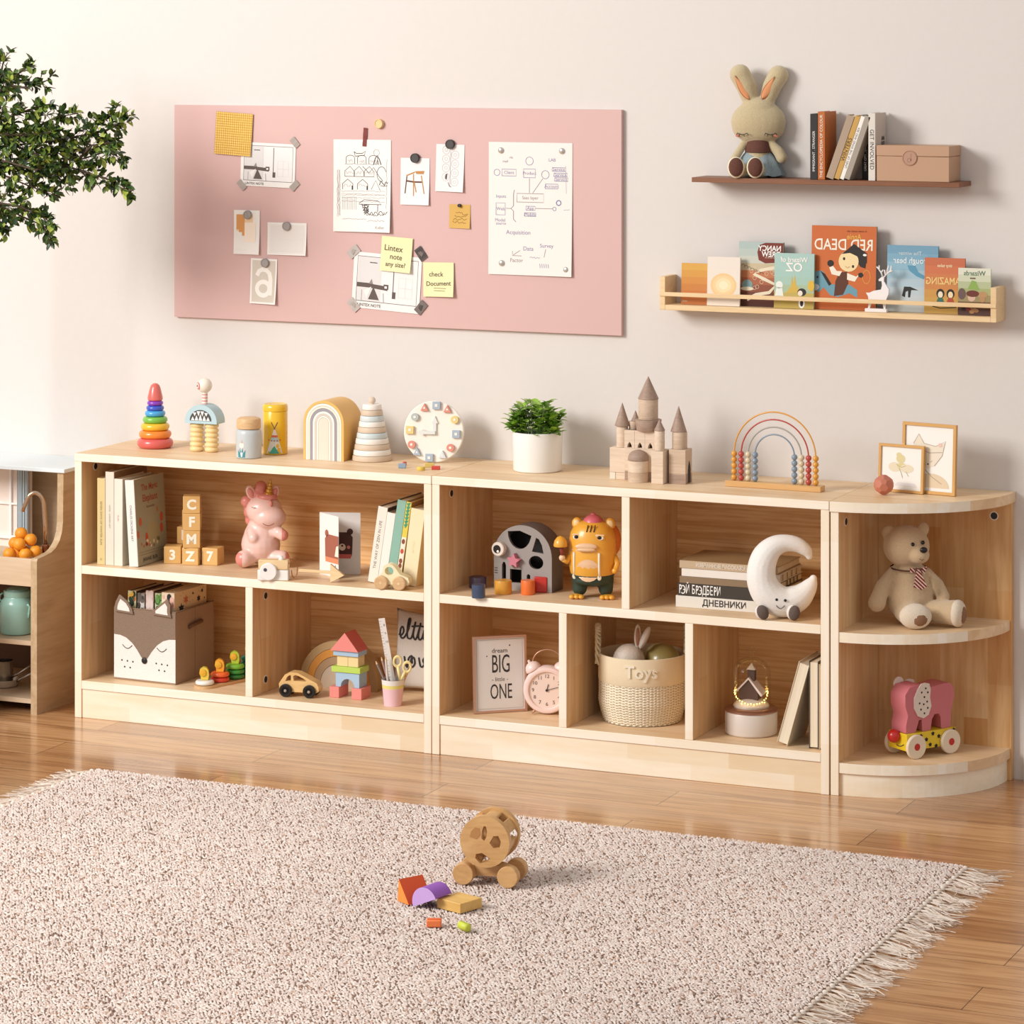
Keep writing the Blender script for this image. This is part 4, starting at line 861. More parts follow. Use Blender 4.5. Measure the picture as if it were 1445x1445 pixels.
def A4(g, W, H):
    grad(g, ('b8a04c', 'c0ac5c', 'a8bc9c', 'a4c4b4', 'a4c6bc', 'a6c8be', 'a8c8c0'), W, H)
    mt(g, WHITE, 'Wizard of', W, H, .5, .88, .015, .0002); mt(g, WHITE, 'OZ', W, H, .5, .74, .026, .0004)
    g.flat(P('d0b050', .7), [(W*.3, H*.28), (W*.42, H*.4), (W*.45, H*.6), (W*.48, H*.45), (W*.52, H*.62), (W*.56, H*.42), (W*.7, H*.28)], -.0002)
    blob(g, P('e8ece4', .7), W, H, .13, .42, .09, .07, .0003); g.flat(P('e8ece4', .7), [(W*.02, H*.22), (W*.24, H*.22), (W*.2, H*.38), (W*.06, H*.38)], -.0003)
    blob(g, BLACK, W, H, .7, .3, .11, .07, .0003); blob(g, P('f0e0d0', .7), W, H, .66, .28, .06, .05, .0004); blob(g, WHITE, W, H, .7, .1, .08, .09, .0003); blob(g, BLACK, W, H, .7, .1, .04, .06, .0004)
    blob(g, P('dcb440', .7), W, H, .93, .42, .08, .1, .0003)
def A5(g, W, H):
    O = P('c8682c', .6); g.flat(O, [(0, 0), (W, 0), (W, H), (0, H)])
    mt(g, P('5c2c18', .7), 'A rootin tootin tale', W, H, .7, .94, .0056); mt(g, P('e8b050', .7), 'Annie', W, H, .66, .87, .017, .0003, .8); mt(g, P('f4ead8', .7), 'RED DEAD', W, H, .5, .77, .034, .0004, .82)
    bl = P('6c9cac', .7); bd = P('4c7c90', .7); sk = P('f0d8a4', .7); hr = P('2c2420', .7); br = P('5c3420', .7)
    g.flat(bl, [(0, H*.35), (W*.03, H*.25), (W*.12, H*.2), (W*.2, H*.26), (W*.3, H*.17), (W*.42, H*.15), (W*.6, H*.2), (W*.72, H*.15), (W*.72, H*.24), (W*.6, H*.3), (W*.5, H*.3), (W*.3, H*.3), (W*.24, H*.4), (W*.17, H*.46), (W*.06, H*.45)], -.0002)
    g.flat(hr, [(W*.14, H*.46), (W*.22, H*.42), (W*.32, H*.3), (W*.28, H*.28), (W*.2, H*.38)], -.0003); blob(g, P('d8e0e0', .7), W, H, .06, .26, .07, .04, .0003); blob(g, hr, W, H, .1, .38, .014, .014, .0004)
    g.flat(br, [(W*.36, H*.16), (W*.5, H*.18), (W*.58, H*.32), (W*.56, H*.46), (W*.44, H*.44), (W*.38, H*.34)], -.0004); g.flat(P('f0e8d4', .7), [(W*.28, H*.5), (W*.34, H*.52), (W*.4, H*.46), (W*.48, H*.46), (W*.44, H*.4), (W*.32, H*.42)], -.0005); g.flat(P('f0e8d4', .7), [(W*.56, H*.44), (W*.7, H*.4), (W*.76, H*.44), (W*.68, H*.34), (W*.56, H*.36)], -.0005)
    blob(g, hr, W, H, .3, .55, .05, .04, .0006); blob(g, hr, W, H, .77, .42, .04, .03, .0006)
    g.flat(hr, [(W*.52, H*.68), (W*.66, H*.76), (W*.86, H*.66), (W*.84, H*.5), (W*.76, H*.52), (W*.7, H*.6), (W*.6, H*.66)], -.0006); g.flat(sk, circ(W*.58, H*.58, W*.155, 20, rz=H*.125), -.0007)
    g.flat(hr, [(W*.47, H*.665), (W*.56, H*.72), (W*.66, H*.79), (W*.86, H*.68), (W*.86, H*.56), (W*.72, H*.64), (W*.6, H*.68)], -.0008); blob(g, WHITE, W, H, .83, .66, .03, .014, .0009)
    for a, b in ((.51, .61), (.65, .52)): blob(g, hr, W, H, a, b, .018, .018, .0009)
    g.rib(P('a85c48', .7), [(W*.53, H*.52), (W*.57, H*.5), (W*.6, H*.52)], .0009, -.0010); g.rib(P('e0a850', .7), circ(W*.86, H*.4, W*.06, 14, rz=H*.08), .0012, -.0005, closed=True)
def A6(g, W, H):
    grad(g, ('c4cccc', 'c2cccf', 'bccad0', 'b0c6d0', 'a0c0ce', '8eb6c8', '7eaac0', '729fb8'), W, H)
    mt(g, P('d4e4e8', .7), 'The winter', W, H, .45, .88, .0115); mt(g, P('e0ecee', .7), 'rough bear', W, H, .45, .77, .0185, .0002, .9)
    g.flat(P('5c98b4', .7), [(W*.4, H*.7), (W*.55, H*.7), (W*.62, H*.6), (W*.76, H*.54), (W*.72, H*.5), (W*.58, H*.54), (W*.44, H*.62)], -.0003); g.flat(BLACK, [(W*.3, H*.24), (W*.34, H*.38), (W*.46, H*.38), (W*.62, H*.33), (W*.48, H*.33), (W*.46, H*.22), (W*.42, H*.22), (W*.42, H*.32), (W*.37, H*.3), (W*.36, H*.22)], -.0003)
def A7(g, W, H):
    grad(g, ('c8a050', 'c89c4c', 'ca9448', 'ca8446', 'cc7a48', 'cb724a', 'c46c48'), W, H)
    mt(g, P('f0d8b0', .7), 'tiny tales', W, H, .5, .86, .009, .0002); mt(g, P('ecc880', .7), 'AMAZING', W, H, .46, .58, .021, .0004, .8)
    for a, c in ((.4, P('ece0c4', .7)), (.65, P('f0dcb4', .7))): blob(g, hr_, W, H, a, .36, .1, .085, .0003); blob(g, c, W, H, a, .34, .06, .06, .0004); g.flat(P('3c6c60', .7) if a < .5 else P('b04c34', .7), [(W*(a-.1), H*.2), (W*(a+.1), H*.2), (W*(a+.05), H*.29), (W*(a-.05), H*.29)], -.0004)
    g.rib(hr_, [(W*.2, H*.13), (W*.4, H*.1), (W*.8, H*.12)], .002, -.0003)
hr_ = P('2c2420', .7)
def A8(g, W, H):
    grad(g, ('4c2c24', '6c4c34', '9c8c60', 'a4ac74', 'b4bc94', 'ccd0b4', 'dcdcc8'), W, H)
    mt(g, P('5c7c5c', .7), 'Wizards', W, H, .5, .89, .014, .0001); mt(g, P('6c4c34', .7), 'once', W, H, .45, .79, .006, .0002)
    g.flat(P('8cac54', .7), [(W*.3, H*.56), (W*.42, H*.74), (W*.55, H*.72), (W*.66, H*.54)], -.0003); blob(g, P('6c5450', .7), W, H, .12, .45, .12, .12, .0003); blob(g, P('d8b49c', .7), W, H, .42, .38, .12, .09, .0004); blob(g, P('6c3428', .7), W, H, .45, .46, .2, .07, .0005); blob(g, P('b89064', .7), W, H, .75, .44, .16, .07, .0004); blob(g, P('b88c60', .7), W, H, .75, .34, .09, .06, .0005)
    for i in range(6): q = random.Random(i+40); blob(g, P(q.choice(('7c2c24', 'a87c50', '34201c')), .7), W, H, q.random()*.8+.1, .05+.1*q.random(), .08, .04, .0003+.0001*i)
cover_book('small plain orange picture book at the left end of the wall ledge', 961, 998, 372, -.045, P('cc9040', .6), A1, .008)
cover_book('cream picture book with a soft golden glow, second from the left on the wall ledge', 997.5, 1043.5, 363, -.052, P('e6dccf', .6), A2, .005)
cover_book('mystery picture book with a winding path and mirrored Nancy Drew title', 1041.5, 1104, 342, -.034, P('a8b4ac', .6), A3, .008, side=P('5c3028', .6))
cover_book('mint green picture book with mirrored Wizard of Oz title', 1092, 1148, 358, -.052, P('9cc0b4', .6), A4, .006)
cover_book('tallest orange picture book showing a cowgirl on a blue horse', 1144, 1235, 319.5, -.040, P('c0642c', .6), A5, .009, side=P('5c2c1c', .6))
cover_book('wide pale blue picture book with a diving bear', 1251, 1323, 347, -.032, P('88b0c4', .6), A6, .006, side=P('44606c', .6))
cover_book('orange and yellow picture book with two small children on the cover', 1304, 1361, 364.5, -.041, P('c87848', .6), A7, .005, side=P('8c4c34', .6))
cover_book('small pale green picture book with forest creatures, at the right end of the ledge', 1351.5, 1397.5, 379, -.053, P('d4d4bc', .6), A8, .005)
# white reindeer ornament
x = wy(1236, 400, -.06)[0]; k = kk(x, -.06); t = thing('reindeer_ornament', 'small white cut-out reindeer ornament with branching antlers in front of the blue book', 'ornament', (x, -.056, ZL+.0001))
WD = P('f2ecea', .5)
g = G(k); g.box(WD, -16, 16, -4, 4, 0, 5, b=.6); g.end('base', t)
g = G(k); g.prism(WD, [(-12, 5), (-9.6, 5), (-7, 14), (2, 15), (9, 15), (11, 5), (13.4, 5), (14.5, 18), (18, 26), (18.5, 33), (15, 38), (11, 44), (11.4, 49), (8, 50), (3.5, 46), (4, 44), (8, 44), (8.6, 38), (7, 32), (-4, 30), (-10, 27), (-15, 27), (-12, 22), (-11, 14)], -1.6, 1.6); g.end('body', t)
g = G(k)
for pts in ([(9.5, 49), (7, 56), (4, 60), (4, 66)], [(7, 56), (10, 60)], [(4, 60), (.5, 64)], [(10.5, 49), (15, 54), (21, 59), (22, 66)], [(15, 54), (16, 60), (18, 66)], [(19, 57.5), (24, 59)], [(13, 52), (12, 60)]): g.tube(WD, [(a, 0, b) for a, b in pts], 1.1, 6)
g.end('antlers', t)
# ================================================================ LEFT UNIT, UPPER SHELF
Z1 = ZM+.0002; Z0 = .0862
def spx(u, Y): return wy(u, 100, Y)[0]
YF = -.268
GB = 'books at the left end of the upper shelf'
def sb(label, u0, u1, vt, cov, spine=None, dd=.13, Y=YF, Z=Z1, lean=0, **kw):
    a, b = spx(u0, Y), spx(u1, Y); z1 = wy(u0, vt, Y)[1]
    return book(label, (a+.0003, Y, Z), 0, b-a-.0006, z1-Z, dd, cov, spine, lean=lean, **kw)
sb('pale yellow book, leftmost of the books on the upper shelf', 137, 148.4, 674.5, P('d8c48c', .6), [('SEVEN DAYS OF WINTER SUN', .0075, .48, P('6c5c34', .7), 'down'), ('O', .007, .06, P('6c5c34', .7), 'flat')], group=GB)
sb('tall off-white book with a patterned brown cover, second from the left on the upper shelf', 148.6, 160.8, 665.5, P('e0d8c8', .6), [('HOME . GARDEN ART', .0055, .52, P('8c8478', .7), 'down')], dd=.15, cover_m=P('8c6844', .6, bump=.6, bs=60), group=GB)
sb('cream book with a small faded red spine mark, third from left', 161, 173, 675.5, P('e6e0d2', .6), [('dusk', .008, .55, P('c09c94', .7), 'down')], group=GB)
a = spx(182, YF); GC = P('a29c84', .6)
tb = book('leaning white-spined book with a green elephant cover and orange flowers', (a+.001, YF, Z1), 0, spx(195, YF)-a-.001, .199, .135, P('eae6de', .5), [('CHARLES DICKENS ART', .0078, .5, P('4c5468', .7), 'down')], lean=-.062, cover_m=GC, group=GB)
g = G(); th = spx(195, YF)-a-.001; M0 = T3(th+.0004, 0, 0) @ RZ(PI/2)
RD = P('a8583c', .7)
g.text(RD, 'The Magic', .021, M0 @ T3(.068, 0, .176), bold=.0004, sx=.85); g.text(RD, 'Elephant', .023, M0 @ T3(.068, 0, .151), bold=.0004, sx=.85); g.text(P('7c5040', .7), 'by moonlight', .007, M0 @ T3(.07, 0, .131)); g.text(P('4c4438', .7), 'JANNIE BUR', .012, M0 @ T3(.056, 0, .012), bold=.0002)
for cx, cz, r, c in ((.02, .1, .008, 'c8603c'), (.115, .1, .009, 'c8603c'), (.113, .075, .009, 'c45838'), (.008, .072, .007, 'c86c4c'), (.098, .12, .005, 'b87848'), (.045, .062, .008, 'c04c38'), (.05, .05, .005, 'dc7c5c')): g.flat(P(c, .7), circ(cx, cz, r*.8, 10, rz=r*1.3), 0, M0)
g.flat(P('a89c78', .7), circ(.075, .068, .028, 16), .0002, M0)
for i in range(14): q = random.Random(i+9); g.flat(P(q.choice(('d8ccb0', 'b86c50', 'e0d4c0', '7c7458')), .7), circ(.02+.09*q.random(), .034+.02*q.random(), .003+.003*q.random(), 7), -.0002, M0)
g.rib(P('5c5444', .7), [(.01, .024), (.12, .024)], .0006, 0, M0); g.rib(P('5c5444', .7), [(.01, .03), (.12, .03)], .0006, 0, M0); g.end('cover_title', tb)
# alphabet blocks
BW = P('dcb06c', .5, coat=.2); LW_ = P('fbf4e4', .6); CS = .0395
def cube(label, x, y, z, rz, ch, side=None):
    t = thing('alphabet_block', label, 'toy block', (x, y, z), rz, 'wooden alphabet blocks')
    g = G(); g.box(BW, -CS/2, CS/2, -CS/2, CS/2, 0, CS, b=.0012); g.end('block', t)
    g = G(); 
    if ch: g.text(LW_, ch, .031, T3(0, -CS/2-.0003, CS*.49), bold=.0012)
    if side: g.text(LW_, side, .029, T3(CS/2+.0003, 0, CS*.49) @ RZ(PI/2), bold=.0012)
    g.end('letter', t); return t
def cpos(u, v, z): x, y, _ = wz(u, v, z); return x, y+CS/2
x, y = cpos(266, 797.5, Z1); cube('wooden block with letter Z, bottom of the four block tower', x, y, Z1, .2, 'Z', '0')
cube('wooden block with letter M, second from the bottom of the tower', x-.002, y-.0005, Z1+CS+.0003, .47, 'M'); cube('wooden block with letter F, third from the bottom of the tower', x-.001, y, Z1+2*CS+.0006, .44, 'F'); cube('wooden block with letter C, on top of the block tower', x-.002, y, Z1+3*CS+.0009, .46, 'C')
x2, y2 = cpos(240, 795.5, Z1); cube('wooden block with number 3, left of the tower foot', x2-.003, y2+.001, Z1, .4, '3')
x3, y3 = x-.026, y+.046; cube('wooden block mostly hidden behind the tower foot', x3-.006, y3, Z1, .1, None); cube('wooden block with letter R, peeking out behind the tower', x3-.014, y3, Z1+CS+.0003, .2, 'R'); cube('wooden block standing on the R block behind the tower', x3-.002, y3, Z1+2*CS+.0006, .3, None)
cube('wooden block with number 7, right of the tower foot', x+.0435, y+.018, Z1, .1, '7')
# unicorn
x, y, k = wz(366, 800, Z1); y += .02
t = thing('unicorn_figure', 'sitting pink unicorn figurine with a gold horn and coral mane', 'figurine', (x, y, Z1), YAW)
PK = (240, 202, 192); PKM = P(PK, .38, coat=.3, name='pink_glaze'); CO = P('de8c80', .38, coat=.3)
soft('body', [('t', [(-4, 2, 30), (-3, 2, 48), (-2, 0, 62)], [28, 24, 18]), ('e', (1, -2, 79), (26, 22, 22)), ('e', (9, -10, 70), (24, 18, 17)),
  ('t', [(-20, -14, 13.5), (-26, -20, 13)], [12, 12.3]), ('t', [(14, -10, 13), (28, -18, 14)], [11, 10.5]), ('t', [(-16, -12, 50), (-12, -20, 42)], [7, 8]), ('t', [(14, -10, 52), (24, -18, 49), (29, -20, 46)], [8, 8.5, 8])], PKM, k, t, 1.5, 5,
  ([CO], lambda X, Y, Z: 1 if (X < -28 and Z < 22 and Y < -10) or (X > 28 and Y < -14 and 36 < Z < 56 ) or (X > 33 and Z < 26) else 0))
soft('mane', [('e', (-4, 2, 110), (9, 8, 10)), ('e', (-24, 4, 90), (9, 9, 9)), ('e', (-22, 5, 76), (7, 8, 10)), ('e', (-10, 3, 100), (11, 10, 10)), ('e', (6, -6, 98), (15, 12, 6)), ('e', (12, -19, 90), (3, 3, 5)), ('e', (-21, 8, 64), (6, 7, 9))], CO, k, t, 1.3, 4)
for ex, ez, ry in ((-18, 104, -.35), (16, 104, .35)):
    g = G(k); M = T3(ex, -3, ez) @ RY(ry); g.ball(PKM, (0, 0, 0), (6.5, 4, 10.5), M); g.ball(CO, (0, -2.6, -.5), (4.2, 2.4, 7.6), M); g.end('ear', t)
g = G(k); GM = P('d8ac54', .3, metal=.7); pr = []
for i in range(5): z = i*4.4; r = 6.4*(1-i/5.4); pr += [(r*.86, z), (r, z+1.6), (r*.92, z+3.4)]
pr.append((0.01, 24)); g.lathe(GM, pr, 24, T3(8, -8, 101) @ RY(.12)); g.end('horn', t)
g = G(k); g.tube(P('8c4c48', .5), [(3+16*i/8-2, -28.6+abs(i-4)*.12-.3, 64-3*math.sin(PI*i/8)) for i in range(9)], .5, 6); g.tube(P('8c6c6c', .5), [(-15+6*i/4, -20.6-i*.7, 86-1.2*math.sin(PI*i/4)) for i in range(5)], .45, 6); g.end('face', t)
# toy camera
x, y, k = wz(386, 819.5, Z1); t = thing('toy_camera', 'small wooden toy camera, white lower half, brown strap', 'toy', (x, y, Z1), .32)
WV = P('f2efea', .5)
g = G(k); g.box(WV, -23, 21, 0, 15, 0, 15, b=1.2); g.end('lower_body', t); g = G(k); g.box(LIGHTW, -22, 21, 0, 15, 15.2, 29, b=1.5); g.end('upper_body', t)
g = G(k); g.lathe(WV, [(11.8, 0), (12.4, .6), (12.4, 4), (11.4, 5)], 32, T3(-7, -.1, 13) @ RX(PI/2)); g.lathe(P('4c4c58', .3), [(0.01, 5), (2.6, 5), (2.2, 5.7), (0.01, 5.7)], 18, T3(-11, -.1, 16) @ RX(PI/2)); g.end('lens', t)
g = G(k); g.lathe(WV, [(3.6, 29), (3.6, 31.5), (2.4, 32.3), (2.4, 34), (0.01, 34.6)], 20, T3(10, 6, 0)); g.end('button', t)
g = G(k); LE = P('9c6034', .6)
vs = []; path = [(21.3, 4, 24), (26, 3, 29), (31, 6, 27), (33, 8, 18), (32, 9, 7), (28, 9, 2), (25, 8, 6), (24, 7, 14)]
for p in path: vs += [Vector(p)+Vector((0, -2, 0)), Vector(p)+Vector((0, 2, 0))]
g.raw(LE, vs, [(2*i, 2*i+1, 2*i+3, 2*i+2) for i in range(len(path)-1)], smooth=True); o = g.end('strap', t); so = o.modifiers.new('s', 'SOLIDIFY'); so.thickness = .0009
# arrow
x, y, k = wz(466, 822, Z1); t = thing('wooden_arrow', 'wooden arrow with a triangular head, lying in front of the bear card', 'toy', (x, y+.0, Z1), .05)
g = G(k); g.prism(LIGHTW, [(0, 0), (21, 11), (0, 26)], 0, 4); g.end('arrow_head', t); g = G(k); g.box(LIGHTW, -50, -.2, .8, 3.4, 12, 16, b=.4); g.end('shaft', t)
# bear card
x, y, k = wz(443.5, 812, Z1); t = thing('greeting_card', 'white standing greeting card with two bear faces', 'card', (x, y+.028, Z1), .3)
CWH = P('f2eeea', .7); B1 = P('a8685c', .7); B2 = P('54302c', .7)
g = G(k); g.box(CWH, 0, 58, 0, .6, 0, 87); g.end('back_leaf', t)
fl = G(k); M = RZ(-.86); fl.box(CWH, 0, 52, -.6, 0, 0, 87, M=M)
fo = fl.end('front_leaf', t)
def bear(g, m, cx, cz, M, y=-.3):
    g.flat(m, [(cx-14, cz-16), (cx+14, cz-16), (cx+15, cz+10), (cx+10, cz+17), (cx-10, cz+17), (cx-15, cz+10)], y, M)
    for sx in (-1, 1): g.flat(m, circ(cx+sx*11, cz+18, 4.5, 12), y, M)
    g.flat(P('d86c64', .7), [(cx-12, cz-20), (cx+12, cz-20), (cx+14, cz-14), (cx-14, cz-14)], y-.1, M); g.flat(P('f0dcc8', .7), circ(cx, cz-4, 5, 12), y-.2, M); g.flat(BLACK, circ(cx, cz-2, 1.5, 8), y-.3, M)
    for sx in (-1, 1): g.flat(P('e08c80', .7), circ(cx+sx*9, cz-4, 2.5, 10), y-.2, M)
g = G(k); bear(g, B2, 32, 42, Matrix()); g.end('bear_print', t)
g = G(k); M2 = M @ T3(0, -.7, 0); B3 = P('a86450', .7); g.flat(B3, [(16, 26), (51.9, 26), (51.9, 59), (22, 59), (15, 52)], -.1, M2); g.flat(B3, circ(20, 60, 5, 12), -.1, M2); g.flat(P('e89068', .7), [(17, 20), (51.9, 20), (51.9, 27), (16, 27)], -.2, M2); g.flat(P('f4ecd8', .7), [(42, 30), (51.9, 30), (51.9, 46), (46, 44)], -.2, M2); g.rib(P('a07c60', .7), [(44, 18), (44, 8)], 1.4, -1.2, M); g.end('bear_print', t)
# leaning books at right
GR2 = 'leaning books at the right end of the upper shelf'
Y2 = -.232; al = .155; x0 = spx(519, Y2); off = 0
for lb, th, h, cov, sp, cm, dd in (('leaning white book with thin grey lettering, leftmost of the right-hand row', .0235, .172, P('ece6da', .6), [('THE WAY OF ZEN IN LIFE', .0095, .5, P('6c645c', .7), 'up')], P('5c4430', .6), .11),
    ('leaning plain white shorter book between the lettered one and the teal one', .0205, .160, P('f0ece4', .6), None, P('cfc8bc', .6), .12),
    ('leaning teal green book on the upper shelf', .0215, .190, P('8cb8a8', .6), None, P('4c3c34', .6), .12),
    ('slim leaning book with a yellow and green leafy spine', .0125, .188, P('e0cc50', .6), None, P('a87c50', .6), .12)):
    o = book(lb, (x0+off/math.cos(al), Y2, Z1), 0, th, h, dd, cov, sp, lean=al, cover_m=cm, group=GR2)
    if 'leafy' in lb:
        g = G()
        for i in range(7): g.flat(P('3c9c7c', .7), [(.001, h-.004-.008*i), (.0115, h-.001-.008*i), (.006, h-.012-.008*i)], -.0004)
        for i in range(9): q = random.Random(i); g.flat(P(q.choice(('c8503c', '8c4a34', 'f0e8d8', 'b89050')), .7), circ(.006, .01+.011*i, .0042, 8, rz=.006), -.0004-.00002*i)
        g.flat(P('f0e8d4', .7), [(0.0005, .002), (.012, .002), (.012, .108), (.0005, .108)], -.0003); g.end('spine_art', o)
    off += th+.0004
xb = x0+off/math.cos(al)+.0022
book('tall leaning tan book partly hidden behind the cream one', (xb, -.15, Z1), 0, .018, .201, .13, P('dcc08c', .6), None, lean=al, cover_m=P('a8713c', .6), group=GR2)
a = xb+.004; book('thick cream book leaning least, rightmost of the row', (a, Y2-.004, Z1), 0, min(.034, .8935-.0235-a), .172, .078, P('efe2bc', .6), [('STILL LIFE', .006, .5, P('d8c898', .7), 'down')], lean=.135, cover_m=P('e0cc9c', .6), group=GR2)
# baby car
x, y, k = wz(549, 833, Z1); t = thing('push_car', 'small cream wooden toy car with round natural wheels, in front of the leaning books', 'toy', (x, y, Z1), .12)
CM = P('efe4bc', .45, coat=.2)
g = G(k); hole_ = circ(-2, 26, 6.5, 16, rz=6)
g.prism(CM, [(-17, 7), (26, 7), (28, 12), (26, 18), (14, 22), (8, 30), (3, 35), (-4, 36.5), (-10, 33), (-12, 24), (-17, 18)], 6, 20, [hole_], smooth=True); g.end('body', t)
for wx in (-13, 14):
    for y0 in (.5, 21):
        g = G(k); g.lathe(BEECH, [(8.6, 0), (9.8, .8), (9.8, 4.2), (8.6, 5)], 28, T3(wx, y0, 9.8) @ RX(-PI/2)); g.lathe(LIGHTW, [(0.01, -.3), (2, -.3), (2, 5.3), (0.01, 5.3)], 14, T3(wx, y0, 9.8) @ RX(-PI/2)); g.end('wheel', t)
# ================================================================ LEFT UNIT, LOWER SHELF
# fox storage box
loc, rz, w, k = edge(161.2, 957.4, 251, 965.6, Z0); rz = -.04
t = thing('storage_box', 'square fabric storage box with a sleeping fox face and ears', 'storage box', loc, rz)
FB = P('8c7460', .95, bump=.5, bs=500, sheen=.3); FS = P('a88c74', .9, bump=.3, bs=400); W = w; H = .166; th = .004
g = G(); g.box(FS, 0, W, W-th, W, 0, H, b=.001); g.box(FS, 0, th, th, W-th, 0, H, b=.001); g.box(FS, W-th, W, th, W-th, 0, H, b=.001); g.box(FS, 0, W, 0, th, 0, H, b=.001); g.box(FS, th, W-th, th, W-th, 0, th)
for z0 in (H-.002,): g.box(P('7c6450', .9), -.0006, W+.0006, -.0006, th, z0, z0+.003, b=.0006); g.box(P('7c6450', .9), W-th, W+.0006, th, W, z0, z0+.003, b=.0006)
g.rib(P('8c705c', .9), [(W*.5, 0), (W*.5, H)], .002, 0, T3(W+.0003, 0, 0) @ RZ(PI/2)); g.end('body', t)
g = G(); brown = [(0, .635), (.1, .63), (.2, .6), (.3, .53), (.38, .44), (.45, .34), (.5, .29), (.55, .34), (.62, .44), (.7, .53), (.8, .6), (.9, .63), (1, .635), (1, 1), (0, 1)]
WHF = P('f0ece6', .9, bump=.3, bs=400); g.flat(WHF, [(0, .004), (W, .004), (W, H*.7), (0, H*.7)], -.0006); g.flat(FB, [(a*W, b*H*.985) for a, b in brown], -.0012)
for cx in (.22, .78): g.rib(INK, [(W*(cx-.08+.16*i/8), H*(.49-.05*math.sin(PI*i/8))) for i in range(9)], .0016, -.0014)
for cx in (.22, .78):
    for dx, dz in ((-.09, .29), (0, .285), (.09, .28), (-.045, .2), (.045, .195)): g.flat(INK, circ(W*(cx+dx), H*dz-.003, .0021, 10), -.001)
g.end('fox_face', t); g = G(); g.ball(BLACK, (W*.5, -.002, H*.295), (.0075, .003, .0075)); g.end('nose', t)
for x0_, x1_, ap in ((.03, .33, .1), (.65, .95, .88)):
    g = G(); o = [(W*x0_, H*.95), (W*x1_, H*.93), (W*(x1_-.02), H*1.0), (W*((x1_+ap)/2+.02), H*1.1), (W*ap, H*1.18), (W*((x0_+ap)/2-.02), H*1.08), (W*(x0_-.005), H*1.0)]
    c = (W*(x0_+x1_)/2, H*1.02); g.prism(FB, o, -.006, -.0015, smooth=True); g.prism(WHF, [(c[0]+(a-c[0])*.66, c[1]+(b-c[1])*.66) for a, b in o], -.0068, -.0055); g.end('ear', t)
g = G(); HB = P('6c4c34', .8); g.tube(HB, [(W+.001, W*.32, H*.74), (W+.006, W*.36, H*.765), (W+.006, W*.62, H*.79), (W+.001, W*.66, H*.78)], .0045, 8); g.end('handle', t)
cR, sR = math.cos(rz), math.sin(rz)
def inbox(X, Y): return loc[0]+X*cR-Y*sR, loc[1]+X*sR+Y*cR
GF = 'patterned books inside the fox box'
def blobs(g, w_, h0, h1, y, cols, n, seed, M=None, r=.006):
    q = random.Random(seed)
    for i in range(n):
        cx, cz = q.uniform(.1, .9)*w_, q.uniform(h0, h1); rr = r*q.uniform(.5, 1)
        g.flat(P(q.choice(cols), .8), circ(max(rr*.9, min(w_-rr*.9, cx)), cz, rr*.85, 9, rz=rr*1.2), y-.00003*i, M)
for lb, X, th_, h, cov, cols in (('floral thin book at the left inside the fox box', .018, .022, .196, 'd8d0a0', ('c85030', '405c38', 'e8b040', '2c3c2c')), ('grey marbled thin book inside the fox box', .044, .02, .192, '9c948c', ('4c4440', 'd8d0c8', '6c645c')), ('plain pale pink book inside the fox box', .067, .021, .2, 'dcbcb0', ('e8d4cc',)), ('green leafy thin book inside the fox box', .092, .022, .196, 'ccd0a8', ('6c9c50', '8cb46c', '3c5c34')), ('thick cream book with star and moon pattern, at the right inside the fox box', .122, .034, .203, 'ecdcc0', ('e0a898', '2c2c2c', 'e8b8a8'))):
    px_, py_ = inbox(X, .03 if 'thick' not in lb else .012); o = book(lb, (px_, py_, Z0+.0045), rz, th_, h, .12 if 'thick' not in lb else .14, P(cov, .7), None, group=GF, cover_m=P('5c4434', .7) if 'thick' not in lb else P('e4cba4', .7))
    g = G(); blobs(g, th_, h-.04, h-.004, -.0003, cols, 16, int(X*1000), r=.0075)
    if 'thick' in lb:
        M = T3(th_+.0003, 0, 0) @ RZ(PI/2)
        for cx, cz, R_, c in ((.05, h-.022, .012, 'c8744c'), (.105, h-.028, .009, '3c2c28'), (.03, h-.04, .014, '2c3430'), (.08, h-.012, .004, '2c2c2c'), (.12, h-.012, .006, '3c3c3c'), (.13, h-.03, .003, '2c2c2c')): g.flat(P(c, .8), star(cx, cz, R_, R_*.5, 6), 0, M)
        for i in range(14): q = random.Random(i); g.flat(P('8c4c34', .8), circ(.01+.12*q.random(), h-.045+.042*q.random(), .0012, 6), -.0001, M)
    g.end('pattern', o)
# duck stacking toy
p1 = wz(289, 966, Z0+.006); p2 = wz(332, 957, Z0+.006); ang = math.atan2(p2[1]-p1[1], p2[0]-p1[0]); k = p1[2]; sp_ = math.hypot(p2[0]-p1[0], p2[1]-p1[1])/2/k
t = thing('duck_stacker', 'wooden counting toy with duck heads on stacks of white, red and green rings', 'toy', (p1[0], p1[1], Z0), ang)
g = G(k); g.prism(BEECH, [(-15+15*0, 0)]+circ(0, 0, 15, 10, PI*1.0, PI*.5)[1:]+circ(sp_*3, 0, 15, 10, PI*.5, -PI*.5)+circ(0, 0, 15, 10, -PI*.5, -PI)[:-1], -3.6, 0, M=RX(PI/2) @ Matrix.Diagonal((1, -1, 1, 1)) if False else Matrix(((1, 0, 0, 0), (0, 0, 1, 0), (0, -1, 0, 0), (0, 0, 0, 1)))); g.end('base', t)
dk = [('f2f0ea', 1, 'e8cc50'), ('e8643c', 2, 'f0a830'), ('3c9c3c', 3, 'b8cc38'), ('2c8c74', 4, 'e0a830')]
